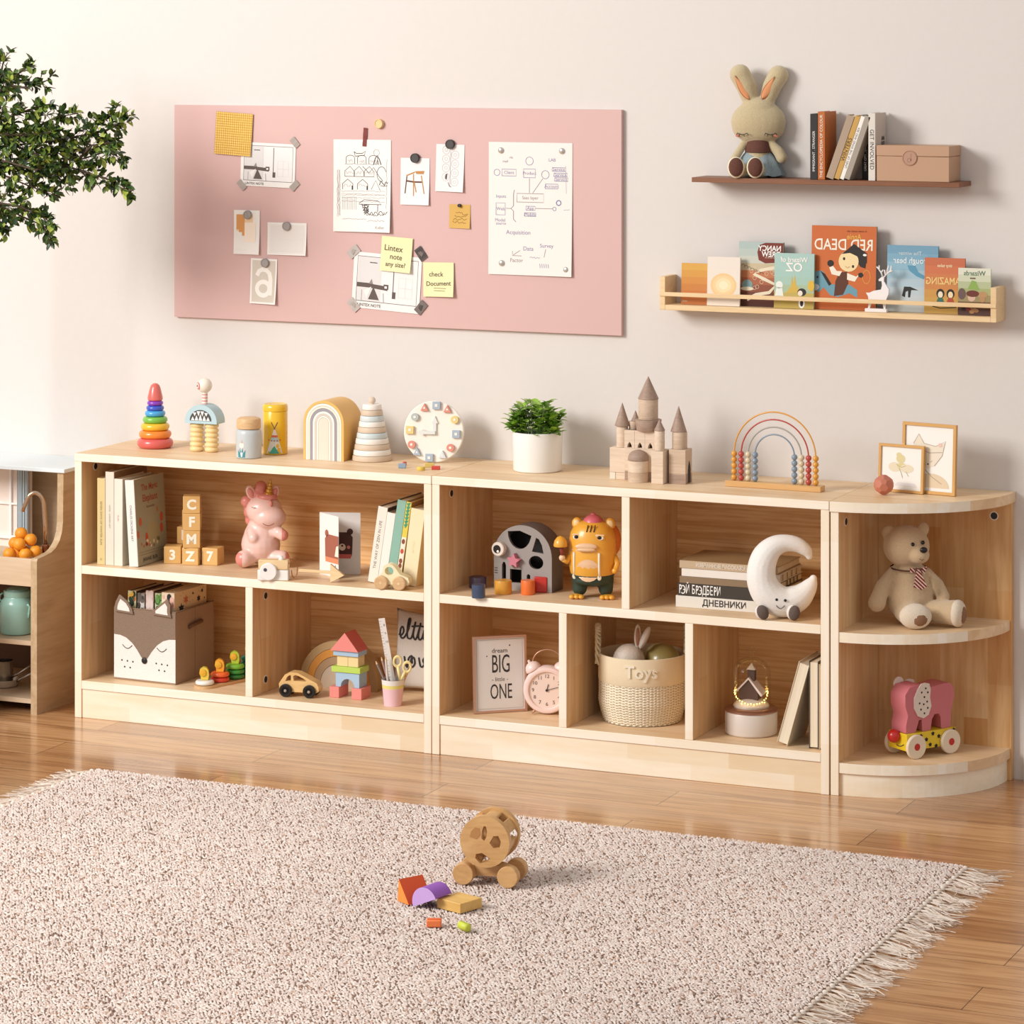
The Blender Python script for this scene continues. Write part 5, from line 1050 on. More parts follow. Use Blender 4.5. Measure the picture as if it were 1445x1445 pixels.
for i, (c, n, dc) in enumerate(dk):
    X = sp_*i
    for j in range(n):
        g = G(k); cc_ = {2: ('d8402c', 'f06c34'), 3: ('2c8038', '3c9840', '7cc040')}.get(n, (c,)*4)[min(j, n-1) if n < 4 else 0]
        g.lathe(glossy(cc_, .3), [(4, 3.8+7*j)]+[(10.2+3.2*math.cos(a), 7.2+7*j+3.2*math.sin(a)) for a in [-PI/2+PI*q/8 for q in range(9)]]+[(4, 10.5+7*j)], 32, T3(X, 0, 0)); g.end('ring', t)
    z = 4+7*n; R_ = RZ(-ang+YAW)
    g = G(k); M = T3(X, 0, z) @ R_; g.prism(glossy(dc), [(-5, 0), (5, 0), (6, 6), (5.4, 13), (3, 17), (-2, 18), (-6.5, 15), (-7.4, 9), (-5.4, 5)], -4, 4, M=M, smooth=True)
    g.lathe(glossy('e8b030'), [(4.4, 0), (5, .6), (4.4, 1.6), (0.01, 2.2)], 18, M @ T3(-2.2, -4, 10) @ RX(PI/2)); g.end('duck_head', t)
# wooden car with black wheels
loc, rz, w, k = edge(392.5, 984, 450, 984.5, Z0); x, y, k = wz(420, 984.5, Z0); t = thing('toy_car', 'varnished wooden toy car with black tyres, left in the lower right compartment', 'toy', (x, y, Z0), .16)
CRM = wood((222, 178, 112), (238, 200, 140), 'x', 5, .35, 20, .04, coat=.3, name='varnished_wood')
body = [(-28, 7), (27, 7), (30, 9), (30, 15), (27, 21), (18, 25), (8, 30), (-1, 34), (-12, 34.5), (-20, 31), (-25, 24), (-29, 18)]
g = G(k); g.prism(CRM, body, 3, 21, [[(-19.5, 22), (-11, 22.5), (-11, 30.5), (-14, 30), (-17, 27.5)], [(-7, 23), (10, 22.5), (12, 23.5), (7, 27), (0, 30), (-5, 31), (-8, 29)]], smooth=True); g.end('body', t)
for wx in (-18, 17):
    for y0 in (-2, 21.4):
        g = G(k); M = T3(wx, y0, 9.2) @ RX(-PI/2); g.lathe(P('1c1816', .35), [(8, 0), (9.2, 1), (9.2, 4), (8, 5), (5.4, 5), (5.4, .8), (5.8, 0)], 28, M); g.lathe(P('1c1816', .35), [(0.01, .9), (5.6, .9), (5.6, 4.4), (0.01, 4.4)], 24, M); g.lathe(P('b8b4ac', .25, metal=.8), [(0.01, -.3), (3.4, .2), (3.4, 1), (0.01, 1)], 18, M); g.end('wheel', t)
# rainbow arcs
x, y, k = wz(476, 971.5, Z0); t = thing('rainbow_arches', 'nested wooden rainbow of tan and orange arcs behind the block house', 'toy', (x+.002, y, Z0), 0)
for R_, c in ((61, 'b8996c'), (50, 'd89440'), (38.8, 'b0906c'), (27.6, 'c8b49c')):
    r2 = R_-10.6; g = G(k); m = P(c, .6, bump=.1, bs=100); o = [(-R_, 0), (-R_, 4)]+circ(0, 6, R_, 28, PI, 0)+[(R_, 4), (R_, 0)]
    i_ = [(r2, 0), (r2, 4)]+circ(0, 6, r2, 28, 0, PI)+[(-r2, 4), (-r2, 0)] if R_ > 28 else []
    g.prism(m, o+i_, 0, 24, smooth=True); g.end('arc', t)
# block house: loose building blocks
x, y, k = wz(488, 986, Z0); GH = 'building blocks of the small house'; Y0 = y
PKB = P('e88c84', .5); BLB = P('a8c4dc', .5); LMB = P('bcd860', .5); YLB = P('ecd49c', .5)
def blk(lb, m, x0, x1, d0, d1, z0, z1, poly=None, holes=(), kind='building_block'):
    xx = (x0+x1)/2; g = G(k)
    if poly: g.prism(m[0] if isinstance(m, tuple) else m, [(a-xx, b) for a, b in poly], d0, d1, [[(a-xx, b) for a, b in h] for h in holes], side=m[1] if isinstance(m, tuple) else None)
    else: g.box(m, x0-xx, x1-xx, d0, d1, 0, z1-z0-.1, b=.5)
    tag(g.end(kind, None, (x+xx*k, y, Z0+z0*k)), lb, 'toy block', GH)
blk('pink cube block under the left foot of the house arch', PKB, -26, -11, 0, 30, 0, 15.4); blk('pink cube block under the right foot of the house arch', PKB, 9, 24.5, 0, 30, 0, 15.4)
blk('pale blue bridge arch block of the toy house', BLB, -18, 19, 4, 28, 15.5, 36, poly=[(-18, 0), (-10.5, 0)]+circ(.5, 1, 10.5, 14, PI, 0)+[(12, 0), (19, 0), (19, 20.3), (-18, 20.3)])
blk('lime green plank block of the toy house', LMB, -24, 21.5, 2, 30, 36, 44); blk('pale yellow cube block, left one above the lime plank', YLB, -17, .2, 6, 26, 44.1, 59); blk('pale yellow cube block, right one above the lime plank', YLB, .5, 16.5, 6, 26, 44.1, 59)
blk('pale blue plank block under the toy house roof', BLB, -21.5, 18, 3, 30, 59.1, 66.5)
blk('pink triangular roof block on top of the toy house', (PKB, P('d86c64', .5)), -25, 19.5, 0, 32, 66.6, 92, poly=[(-25, 0), (19.5, 0), (-2, 26)])
# pencil cup and contents
x, y, k = wz(554.5, 995, Z0); t = thing('pencil_cup', 'small pink paper cup with a yellow band and white rim', 'cup', (x, y, Z0), YAW)
def rr_(z): return 12.6+3.6*z/37
g = G(k)
for a, b, c in ((0, 25, 'ecc4cc'), (25, 30, 'e8dc84'), (30, 37, 'ece8e4')): g.lathe(P(c, .6), [(rr_(a), a), (rr_(b), b)], 36, cap=False)
g.end('cup_wall', t); o = bpy.data.objects[t.children[0].name] if False else None
g = G(k); g.lathe(P('d8d0cc', .7), [(rr_(0)-1, .6), (rr_(37)-1, 37), (rr_(37)-.2, 37.4)], 36, cap=False); g.lathe(P('c8b8b4', .7), [(0.01, 0), (12.4, 0), (12.4, .8), (0.01, .8)], 36); g.end('inner_wall', t)
def incup(u_, d_, z): v = Matrix.Rotation(YAW, 3, 'Z') @ Vector((u_*k, d_*k, 0)); return Vector((x+v.x, y+v.y, Z0+z*k))
def pencil(lb, a, b, c, tip=True):
    A = incup(*a); B = incup(*b); d = B-A; L_ = d.length/k; g = G(k)
    g.lathe(P(c, .5), [(1.7, 0), (1.7, L_-6)], 6); g.lathe(P('e0bc90', .6), [(1.7, L_-6), (.5, L_-1.4)], 6); g.lathe(P('4c3c34', .6), [(.5, L_-1.4), (0.05, L_)], 6)
    o = g.end('pencil', None, A); o.rotation_euler = d.to_track_quat('Z', 'Y').to_euler(); tag(o, lb, 'pencil', 'pencils in the pink cup')
pencil('grey pencil leaning furthest left in the pink cup', (3, 0, 2), (-25, 2, 63), '8c7c78'); pencil('rosy brown pencil, second from left in the pink cup', (2, 3, 2), (-17, 5, 68), 'b09088'); pencil('white pencil nearly upright in the pink cup', (-4, -4, 2), (-10.5, -3, 70), 'dcd4cc'); pencil('tan pencil leaning right in the pink cup', (2, -3, 2), (25, 2, 57), 'd8b888')
A = incup(4, 5, 2); B = incup(-16, 8, 122); d = B-A; g = G(k); L_ = d.length/k
g.box(P('e6e2dc', .4), -4.6, 4.6, -.4, .4, 0, L_, b=.1)
for i in range(24): g.rib(P('8c8884', .6), [(-4.4, L_-4-i*4), (-2.4 if i % 2 else -.6, L_-4-i*4)], .4, -.55)
for i in range(3): g.text(P('6c6864', .6), str(8+i), 4.6, T3(2, -.6, L_-10-12*i) @ RY(0))
o = g.end('ruler', None, A, (0, math.atan2(d.x, d.z), 0)); o.rotation_euler = (math.atan2(-d.y, d.z), math.atan2(d.x, d.z), YAW*.6); tag(o, 'clear ruler standing tall in the pink cup', 'ruler')
A = incup(4, -7, 3); t = thing('scissors', 'pair of pale yellow handled scissors in the pink cup', 'scissors', A, rot=(0, .06, YAW)); SY = P('ecdc9c', .45)
g = G(k)
for cx, cz in ((-1, 60), (13, 53)): g.torus(SY, 5.2, 1.7, T3(cx, 0, cz) @ RX(PI/2) @ Matrix.Diagonal((1, 1.35, 1, 1)), 20, 8)
g.tube(SY, [(0, 0, 53), (4.5, 0, 33)], [2.4, 1.8], 8); g.tube(SY, [(11, 0, 46.5), (4, 0, 32)], [2.4, 1.8], 8); g.end('handles', t)
g = G(k); SS = P('c0c0c0', .25, metal=1); g.prism(SS, [(2, 0), (4.4, 0), (6.6, 33), (2.6, 33)], -.5, .1); g.prism(SS, [(3, 0), (5, 0), (6, 33), (2.4, 33)], .2, .8); g.end('blades', t)
# pillow with cursive
x, y, k = wz(598, 985, Z0); x, y = .793, -.10
t = thing('cushion', 'small light linen cushion with black cursive lettering in the corner', 'cushion', (x, y, Z0+.002), rot=(-.16, 0, .0)); k = kk(x, y)
LI = P('d8d0c6', .95, bump=.35, bs=700); n = 22; W2, H2, D2 = 46, 57, 21
def pil(i, j, s): 
    a, b = 2*i/n-1, 2*j/n-1; e = max(0, (1-a*a)*(1-b*b))**.42; sh = 1-.10*(1-abs(a)**2)*0-.09*(1-b*b)*abs(a)**3; sv = 1-.09*(1-a*a)*abs(b)**3
    return (a*W2*sh, s*D2*e*.5, H2+b*H2*sv+ (4 if False else 0))
g = G(k); vs = [pil(i, j, -1) for j in range(n+1) for i in range(n+1)]+[pil(i, j, 1) for j in range(n+1) for i in range(n+1)]; N_ = (n+1)**2
fs = [(q+j*(n+1)+i, q+j*(n+1)+i+1, q+(j+1)*(n+1)+i+1, q+(j+1)*(n+1)+i) for q in (0, N_) for j in range(n) for i in range(n)]
g.raw(LI, vs, fs, smooth=True); bmesh.ops.remove_doubles(g.bm, verts=g.bm.verts, dist=.05); g.end('cover', t)
def onp(a, b):
    p = a/W2; q = (b-H2)/H2; e = max(0, (1-p*p)*(1-q*q))**.42; return (a, -D2*e*.5-.7, b)
g = G(k)
def cur(pts, w=1.25):
    # smooth the hand-drawn stroke
    P_ = [Vector(p) for p in pts]; out = []
    for i in range(len(P_)-1):
        p0, p1, p2, p3 = P_[max(i-1, 0)], P_[i], P_[i+1], P_[min(i+2, len(P_)-1)]
        for s_ in range(5):
            f = s_/5; out.append(.5*((2*p1)+(-p0+p2)*f+(2*p0-5*p1+4*p2-p3)*f*f+(-p0+3*p1-3*p2+p3)*f**3))
    out.append(P_[-1]); g.tube(INK, [onp(q.x*.84-5, q.y) for q in out], w, 6)
bz = 72
cur([(-38, bz+6), (-33, bz+5), (-29, bz+10), (-31, bz+16), (-35, bz+15), (-36, bz+7), (-32, bz+1), (-26, bz+3), (-20, bz+14), (-18, bz+27), (-21, bz+28), (-22, bz+16), (-21, bz+4), (-17, bz+1), (-12, bz+4), (-8, bz+24)])
cur([(-8, bz+25), (-10, bz+8), (-7, bz+1), (-3, bz+3), (2, bz+23)]); cur([(2, bz+24), (0, bz+8), (2, bz+1), (7, bz+3), (10, bz+14), (9, bz+6), (12, bz+1), (17, bz+4), (22, bz+25), (20, bz+8), (23, bz+1), (28, bz+6)]); cur([(-14, bz+18), (0, bz+19.5), (8, bz+19)])
bz = 34
cur([(-24, bz+14), (-20, bz+2), (-17, bz), (-15, bz+12), (-9, bz+15), (-12, bz+4), (-8, bz), (-3, bz+5), (-5, bz+13), (-9, bz+12), (-8, bz+5)]); cur([(4, bz+14), (8, bz+2), (14, bz+4), (16, bz+14), (12, bz+10), (20, bz)]); g.end('lettering', t)
# ================================================================ MIDDLE UNIT, UPPER LEFT
loc, rz, w, k = edge(697, 829.5, 778.6, 837, Z1)
t = thing('shape_sorter', 'grey arched wooden shape sorter with cut-out holes and one round eye', 'toy', loc, rz); W = w/k
GY = P('9c9590', .6); GY2 = P('7c7470', .6); BK = P('201c1a', .8)
ol = [(0, 0), (0, 48)]+[(W/2+W/2*math.cos(a), 48+44*math.sin(a)) for a in [PI-PI*i/24 for i in range(1, 24)]]+[(W, 48), (W, 0)]
H1 = [(W*.24, 82)]+[(W*.24+W*.41*(1-math.cos(PI*i/10))/2, 82-24*math.sin(PI*i/10)) for i in range(1, 10)]+[(W*.65, 78), (W*.45, 84)]
H2_ = [(W*.66, 56), (W*.86, 54), (W*.83, 66), (W*.78, 74), (W*.73, 76)]
H3 = circ(W*.73, 41, W*.125, 18, rz=9.5)
H4 = [(W*.14, 14), (W*.21, 14), (W*.21, 34), (W*.19, 38), (W*.16, 38), (W*.14, 34)]
H5 = [(W*.28, 10), (W*.48, 10), (W*.48, 29), (W*.28, 29)]; H6 = [(W*.57, 14), (W*.63, 14), (W*.63, 22), (W*.6, 24), (W*.57, 22)]
dp = 36
g = G(k); g.prism(GY, ol, 0, 5, [H1, H2_, H3, H4, H5, H6], side=GY2, smooth=True); g.end('front_panel', t)
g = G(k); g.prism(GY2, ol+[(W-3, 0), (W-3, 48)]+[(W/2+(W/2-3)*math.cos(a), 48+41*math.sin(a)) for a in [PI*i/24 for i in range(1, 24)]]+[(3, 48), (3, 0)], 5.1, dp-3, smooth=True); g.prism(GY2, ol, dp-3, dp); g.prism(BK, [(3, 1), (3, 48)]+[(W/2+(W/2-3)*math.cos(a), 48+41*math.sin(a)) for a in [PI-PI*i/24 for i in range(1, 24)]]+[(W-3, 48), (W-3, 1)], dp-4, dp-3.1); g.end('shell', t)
g = G(k); g.lathe(P('e8dcd0', .5), [(9.6, 0), (10, 1), (10, 9), (9, 10), (7, 10)], 28, T3(W*.12, -.1, 57) @ RX(PI/2)); g.lathe(P('1c1818', .3), [(0.01, 10.1), (6, 10.1), (5.4, 10.8), (0.01, 10.8)], 20, T3(W*.11, -.1, 57) @ RX(PI/2)); g.ball(WHITE, (W*.13, -11, 54), (2, .6, 2)); g.end('eye', t)
g = G(k); 
for i in range(3): g.rib(BK, [(1, 22+3.4*i), (6, 22+3.4*i)], 1, -.2)
g.end('whiskers', t)
g = G(k); g.prism(P('cc7c8c', .5), star(0, 0, 10.5, 5.4), -8, 0); tag(g.end('star_block', None, (loc[0]+W*.38*k*math.cos(rz), loc[1]-.001+W*.38*k*math.sin(rz), Z1+42*k), (0, .1, rz)), 'pink star block stuck in the front of the shape sorter', 'toy block')
def lb_(name, lb, u, v, build, rz=.3, Z=None):
    Z = Z1 if Z is None else Z; x, y, k = wz(u, v, Z); g = G(k); build(g); tag(g.end(name, None, (x, y, Z), (0, 0, rz)), lb, 'toy block')
lb_('shape_block', 'dark purple round block at the back left of the shape sorter', 674, 829, lambda g: g.cyl(P('4c4054', .4, coat=.2), 12.3, 0, 15.5, b=1.2, seg=36))
lb_('shape_block', 'navy blue rounded triangular block, front left of the loose blocks', 675.5, 843, lambda g: g.prism(P('3c4c68', .3, coat=.3), circ(0, 0, 9.4, 9, PI*.1, PI*.9)+[(-9, -5), (-6, -9), (6, -9), (9, -5)], 0, 18.5, M=Matrix(((1, 0, 0, 0), (0, 0, 1, 0), (0, 1, 0, 0), (0, 0, 0, 1))), smooth=True), .2)
lb_('shape_block', 'mustard yellow octagonal block in front of the shape sorter', 710, 837.5, lambda g: g.cyl(P('dc9c38', .4, coat=.2), 12.6, 0, 19, seg=8, b=.8), .2)
lb_('shape_block', 'orange cylinder block in front of the shape sorter', 745, 838.5, lambda g: g.cyl(P('ec7430', .4, coat=.2), 10, 0, 20, seg=36, b=.9))
lb_('shape_block', 'red cube block at the right front of the shape sorter', 762.5, 836.5, lambda g: g.box(P('c8342c', .35, coat=.2), -9.5, 9.5, 0, 19, 0, 22, b=1.5), .28)
# yellow cat figure
x, y, k = wz(836, 843, Z1); t = thing('cat_figure', 'chubby yellow vinyl cat figure in green trousers with a pink hat', 'figurine', (x, y, Z1), YAW-.12)
YC = P('ecac3c', .35, coat=.35); GP = P('2c4034', .5); SK_ = P('ecc49c', .4, coat=.2)
g = G(k); g.lathe(YC, [(29, 32), (31.5, 36), (33.5, 50), (33.5, 68), (33.2, 69), (33.2, 70), (33, 82), (31, 92), (27, 100), (20, 106), (10, 109.5), (0.01, 110)], 44, Matrix.Diagonal((1, .85, 1, 1))); g.end('body', t)
def pfy(X, Z): # body surface
    prof = [(29, 32), (33.5, 50), (33.5, 68), (33, 82), (31, 92), (27, 100), (20, 106)]
    for (r0, z0), (r1, z1) in zip(prof, prof[1:]):
        if z0 <= Z <= z1: r = r0+(r1-r0)*(Z-z0)/(z1-z0); break
    else: r = 30
    return -.85*math.sqrt(max(1, r*r-X*X))
def patch(g, m, pts, e):
    g2 = G(1); g2.flat(m, pts); bmesh.ops.subdivide_edges(g2.bm, edges=g2.bm.edges, cuts=3, use_grid_fill=True); g2.bm.verts.index_update()
    g.raw(m, [(v.co.x, pfy(v.co.x, v.co.z)-e, v.co.z) for v in g2.bm.verts], [tuple(v.index for v in f.verts) for f in g2.bm.faces], smooth=True); g2.bm.free()
g = G(k); patch(g, SK_, circ(-4, 42, 17, 18, rz=16)[:], .5); patch(g, SK_, [(-28, 69), (8, 69), (8, 71), (-28, 71)], .3); g.end('belly', t)
g = G(k); g.ball(SK_, (-6, pfy(-6, 76)-1, 76), (16, 3.4, 5)); g.ball(SK_, (-6, pfy(-6, 72)-1.4, 71.6), (13.5, 3.6, 3)); g.end('snout', t)
g = G(k)
for ex in (-20, 13): g.ball(P('fbf6ec', .3), (ex, pfy(ex, 88)-.1, 88), (5.4, 1.4, 3.4)); g.ball(BLACK, (ex-.6, pfy(ex, 88)-1.2, 88.5), (3.2, .8, 2.6)); g.box(YC, ex-6, ex+6, pfy(ex, 91)-2, pfy(ex, 91)+2, 90, 92.6, b=.6)
g.end('eyes', t)
g = G(k)
for i in range(3): X = -6+5*i; g.tube(P('3c2c24', .5), [(X+2, pfy(X, 103)-.9, 105), (X+1, pfy(X, 100)-.8, 100), (X, pfy(X, 96)-.6, 96)], .8, 6)
g.end('stripes', t)
for ex in (-22, 25):
    g = G(k); g.ball(YC, (ex, 2, 104), (7.5, 4.5, 8.5)); g.ball(P('f2d49c', .4), (ex, -1.4, 104), (5, 2.4, 6)); g.end('ear', t)
g = G(k); g.lathe(P('d86c78', .4, coat=.2), [(13.5, 104.5), (14.5, 106), (13, 111), (9, 115), (4, 117), (3, 119), (0.01, 120)], 30, T3(1, 0, 0)); g.end('hat', t)
soft('trousers', [('e', (0, 0, 33), (31.5, 26, 8)), ('e', (0, 0, 26), (30, 25, 10)), ('t', [(-17, 0, 26), (-18, -1, 13)], [12.5, 10.5]), ('t', [(18, 0, 26), (19, -1, 13)], [12.5, 10.5])], GP, k, t, 1.5, 3)
for sx in (-24, 12):
    g = G(k); g.tube(P('f4ead4', .5), [(sx, pfy(sx, z)-.9, z) for z in (33, 42, 52, 60, 67)], 1.7, 6); g.ball(P('f4ead4', .5), (sx, pfy(sx, 32)-1.2, 32), (3, 1.2, 4)); g.end('brace', t)
for sx in (-21, 22):
    g = G(k); g.ball(YC, (sx, -6, 3.2), (8, 8, 3.2))
    for q in (-6.5, 0, 6.5): g.ball(YC, (sx+q, -15, 3.2), (4.2, 6, 3.2))
    g.end('foot', t)
g = G(k); g.tube(YC, [(-30, -10, 60), (-36, -14, 52), (-40, -18, 56)], [4.5, 4, 3.6], 12); g.ball(SK_, (-41, -18, 58), 4.6); g.end('arm', t)
g = G(k); g.tube(YC, [(31, -6, 60), (36, -10, 50), (34, -16, 42)], [4.5, 4.4, 3.8], 12); g.ball(YC, (33, -17, 41), 4.2); g.end('arm', t)
g = G(k); g.tube(P('8c3c30', .5), [(-40, -18, 62), (-43, -18, 76)], 3.2, 10); g.lathe(YC, [(9.4, 74), (10, 76), (8.6, 82), (5, 87), (0.01, 89)], 24, T3(-43.5, -18, 0)); g.end('mushroom', t)
g = G(k); g.ball(P('dc7c34', .4), (24, 20, 78), (15, 11, 24)); g.end('backpack', t)
# ================================================================ MIDDLE UNIT, UPPER RIGHT
x, y, k = wz(953.5, 856, Z1); GS = 'stacked lying books beside the plush moon'; zc = Z1
def flatbook(lb, ux, d0, L_, th, dd, cov, title=None, sp=None, rz=0, cm=None):
    global zc
    xx = spx(ux, y); t = thing('book', lb, 'book', (xx, y+d0, zc), rz, GS)
    g = G(); c = .0016; g.box(cov, 0, L_, 0, c, 0, th, b=.0005); g.box(cm or cov, 0, L_, c, dd, 0, c); g.box(cm or cov, 0, L_, c, dd, th-c, th, b=.0004); g.end('cover', t)
    g = G(); g.box(PAGES, .002, L_-.002, c, dd-.003, c, th-c); g.end('pages', t)
    if title: g = G(); g.text(title[1], title[0], title[2], T3(L_*title[3], -.0004, th*.5), bold=title[4], sx=title[5]); g.end('spine_title', t)
    if sp: g = G(); sp(g, L_, th, dd); g.end('cover_pattern', t)
    zc += th+.0003
flatbook('white book with a black Cyrillic spine title, bottom of the lying stack', 953.5, 0, .235, .0245, .15, P('e4ded4', .6), ('ДНЕВНИКИ', INK, .0185, .47, .0004, .95))
flatbook('black book with bold white Cyrillic spine title, second from the bottom of the stack', 956, .001, .23, .0265, .15, P('3c342c', .6))
blk_book = [o_ for o_ in bpy.data.objects if o_.get('label', '').startswith('black book with bold white Cyrillic')][0]; g = G(); WL = P('f4f0ea', .6)
for i, ch in enumerate('PЭЙ БPЭДБЕPИ'):
    X = .0065+.0082*i+(.0 if i < 4 else -.003)
    if ch == 'Э':
        g.rib(WL, [(X-.0025+.0052*math.cos(a_)*.95, .0132+.0085*math.sin(a_)) for a_ in [2.3-4.6*q_/14 for q_ in range(15)]], .0022, -.0004); g.rib(WL, [(X-.002, .0132), (X+.0025, .0132)], .002, -.0005)
    elif ch != ' ': g.text(WL, ch, .0262, T3(X, -.0004, .0132), bold=.0004 if ch == 'P' else .0002, sx=.48)
g.end('spine_title', blk_book)
flatbook('brown book with a taupe cover in the middle of the stack', 958.5, .002, .226, .0145, .15, P('8c7458', .6), cm=P('6c563c', .6), sp=lambda g, L_, th, dd: [g.rib(BLACK, [(.05+.022*i, th*.1), (.05+.022*i, th*.9)], .005, 0, T3(L_+.0003, 0, 0) @ RZ(PI/2)) for i in range(4)])
flatbook('plain white book, second from the top of the lying stack', 961, .003, .222, .0172, .148, P('ece4da', .6), sp=lambda g, L_, th, dd: [g.rib(BLACK, [(.02+.03*i, th*.1), (.02+.03*i, th*.9)], .003, 0, T3(L_+.0003, 0, 0) @ RZ(PI/2)) for i in range(4)])
flatbook('tan book with pale spine lettering, on top of the lying stack', 958.5, .001, .222, .0160, .15, P('c4ac8c', .6), ('ИЗБРАННЫЕ РАССКАЗЫ', P('e8dccc', .6), .0115, .42, .0002, .8), cm=P('a8865c', .6))
x, y, k = wz(1101, 870, Z1); y = -.255; x = spx(1101, y); t = thing('plush_moon', 'white plush crescent moon with a smiling face and brown feet', 'plush toy', (x, y, Z1), YAW-.02); k = kk(x, y)
MOON = P('f8f4ee', .95, bump=.25, bs=500, sheen=.3)
def mp(cx, cz): return ((cx/4.661+880)-1100, 878-(cz/4.661+700))
pts = [((1216, 425), 4), ((1196, 388), 7.5), ((1140, 350), 9.6), ((1060, 338), 11), ((985, 362), 14), ((930, 420), 17), ((903, 500), 18.4), ((905, 590), 19.5), ((945, 670), 21), ((1010, 715), 21), ((1080, 722), 19.5), ((1150, 692), 17), ((1200, 645), 12.5), ((1230, 600), 8.5), ((1243, 570), 4.5)]
P3 = [(mp(*a)[0], 0, mp(*a)[1]) for a, r in pts]; RR = [r for a, r in pts]
# resample smoothly
def cat(P_, R_, n=4):
    V = [Vector((*p, r)) for p, r in zip(P_, R_)]; o = []
    for i in range(len(V)-1):
        p0, p1, p2, p3 = V[max(i-1, 0)], V[i], V[i+1], V[min(i+2, len(V)-1)]
        for s_ in range(n): f = s_/n; o.append(.5*((2*p1)+(-p0+p2)*f+(2*p0-5*p1+4*p2-p3)*f*f+(-p0+3*p1-3*p2+p3)*f**3))
    o.append(V[-1]); return [tuple(v[:3]) for v in o], [v[3] for v in o]
cp, cr = cat(P3, [r*1.06+.6 for r in RR]); soft('body', [('t', cp, cr)], MOON, k, t, 1.5, 4)
g = G(k)
for a in ((995, 692), (1052, 697)): p = mp(*a); g.ball(BLACK, (p[0], -22.2, p[1]), (2, 1.2, 2))
g.end('eyes', t); g = G(k); a = mp(992, 730); b = mp(1048, 735); g.tube(INK, [(a[0]+(b[0]-a[0])*i/8, -22.9+.35*abs(i-4)*.4, a[1]-4.4*math.sin(PI*i/8)) for i in range(9)], .5, 6); g.end('smile', t)
FT = P('6c5c54', .95, bump=.5, bs=500)
for (cx, cz, r) in ((905, 772, -.4), (1110, 778, .15)):
    p = mp(cx, cz); g = G(k); M = T3(p[0], -24 if r > 0 else -20, max(11.2, p[1]-2)) @ RY(r); g.ball(FT, (0, 0, 0), (8.2, 5.5, 10.6), M); g.ball(P('e8e0d8', .95), (-3.2 if r < 0 else -3.4, 3, 0), (7.4, 5, 10), M); g.end('foot', t)
# ================================================================ MIDDLE UNIT, LOWER
loc, rz, w, k = edge(669, 1008, 744.3, 1003.6, Z0); W = w/k
t = thing('framed_print', 'rose gold frame with the print dream big little one', 'picture frame', (loc[0], loc[1], loc[2]+.0008), rot=(-.06, 0, rz)); H = 107
RG = P('c89c84', .35, metal=.5)
g = G(k); g.prism(RG, [(0, 0), (W, 0), (W, H), (0, H)], 0, 5, [[(3, 3), (W-3, 3), (W-3, H-3), (3, H-3)]]); g.end('frame', t); g = G(k); g.box(P('e2dcd6', .7), 3, W-3, 2.2, 4, 3, H-3); g.end('print', t)
g = G(k); g.rib(P('b0a8a0', .7), [(5.5, 5.5), (W-5.5, 5.5), (W-5.5, H-5.5), (5.5, H-5.5)], .5, 2, closed=True)
g.text(INK, 'dream', 9, T3(W*.5, 2, 86)); g.text(INK, 'BIG', 36, T3(W*.52, 2, 66.5), sx=.5); g.text(P('6c6460', .7), '- little -', 8, T3(W*.5, 2, 46)); g.text(INK, 'ONE', 30, T3(W*.52, 2, 28), sx=.52); g.flat(INK, circ(W*.69, 93, 1.1, 8), 2); g.flat(INK, circ(W*.26, 79, .9, 8), 2); g.end('lettering', t)
# alarm clock
x, y = spx(772.5, -.18), -.18; k = kk(x, y)*.96; t = thing('alarm_clock', 'round pale pink twin-bell alarm clock beside the dream big frame', 'clock', (x, y, Z0), YAW-.1)
PC = P('f4dcd6', .35, coat=.3); cz = 36
g = G(k); M = T3(0, 0, cz) @ RX(PI/2); g.lathe(PC, [(30, -14), (33.5, -11), (35, -4), (35, 8), (33, 11.5), (30, 12.6), (27.4, 12), (26.4, 9)], 48, M); g.lathe(PC, [(0.01, -14), (30, -14)], 48, M); g.end('case', t)
g = G(k); g.lathe(P('f0dcd2', .6), [(0.01, 9), (26.6, 9), (26.6, 9.4), (0.01, 9.4)], 48, M)
for i in range(12): a = PI/2-2*PI*(i+1)/12; g.text(P('6c5450', .6), str(i+1), 7.5, T3(20.5*math.cos(a), -9.8, cz+20.5*math.sin(a)))
g.end('dial', t)
g = G(k); g.rib(INK, [(0, cz), (2.4, cz+9)], 1.2, -10.4); g.rib(INK, [(-2, cz-.4), (17, cz+5)], .9, -10.8); g.flat(INK, circ(0, cz, 2, 14), -11); g.end('hands', t)
for sx in (-1, 1):
    g = G(k); M = T3(sx*20.5, 0, cz+29) @ RY(sx*.55); g.lathe(PC, [(11.5, -1), (12, 0), (11.4, 4), (9, 8), (5, 10.6), (0.01, 11.6)], 28, M); g.lathe(PC, [(2.4, 11), (2, 14.5), (0.01, 15.5)], 14, M); g.lathe(RG, [(1.4, -6), (1.4, 0)], 10, M); g.end('bell', t)
    g = G(k); g.tube(RG, [(sx*17, -6, 7), (sx*22, -8, 1.8)], [2.4, 1.4], 10); g.end('leg', t)
g = G(k); g.tube(RG, [(-20, 0, cz+40)]+[(22*math.cos(a)*1, 0, cz+38+20*math.sin(a)) for a in [PI-PI*i/16 for i in range(1, 16)]]+[(20, 0, cz+40)], .9, 8); g.end('carry_handle', t)
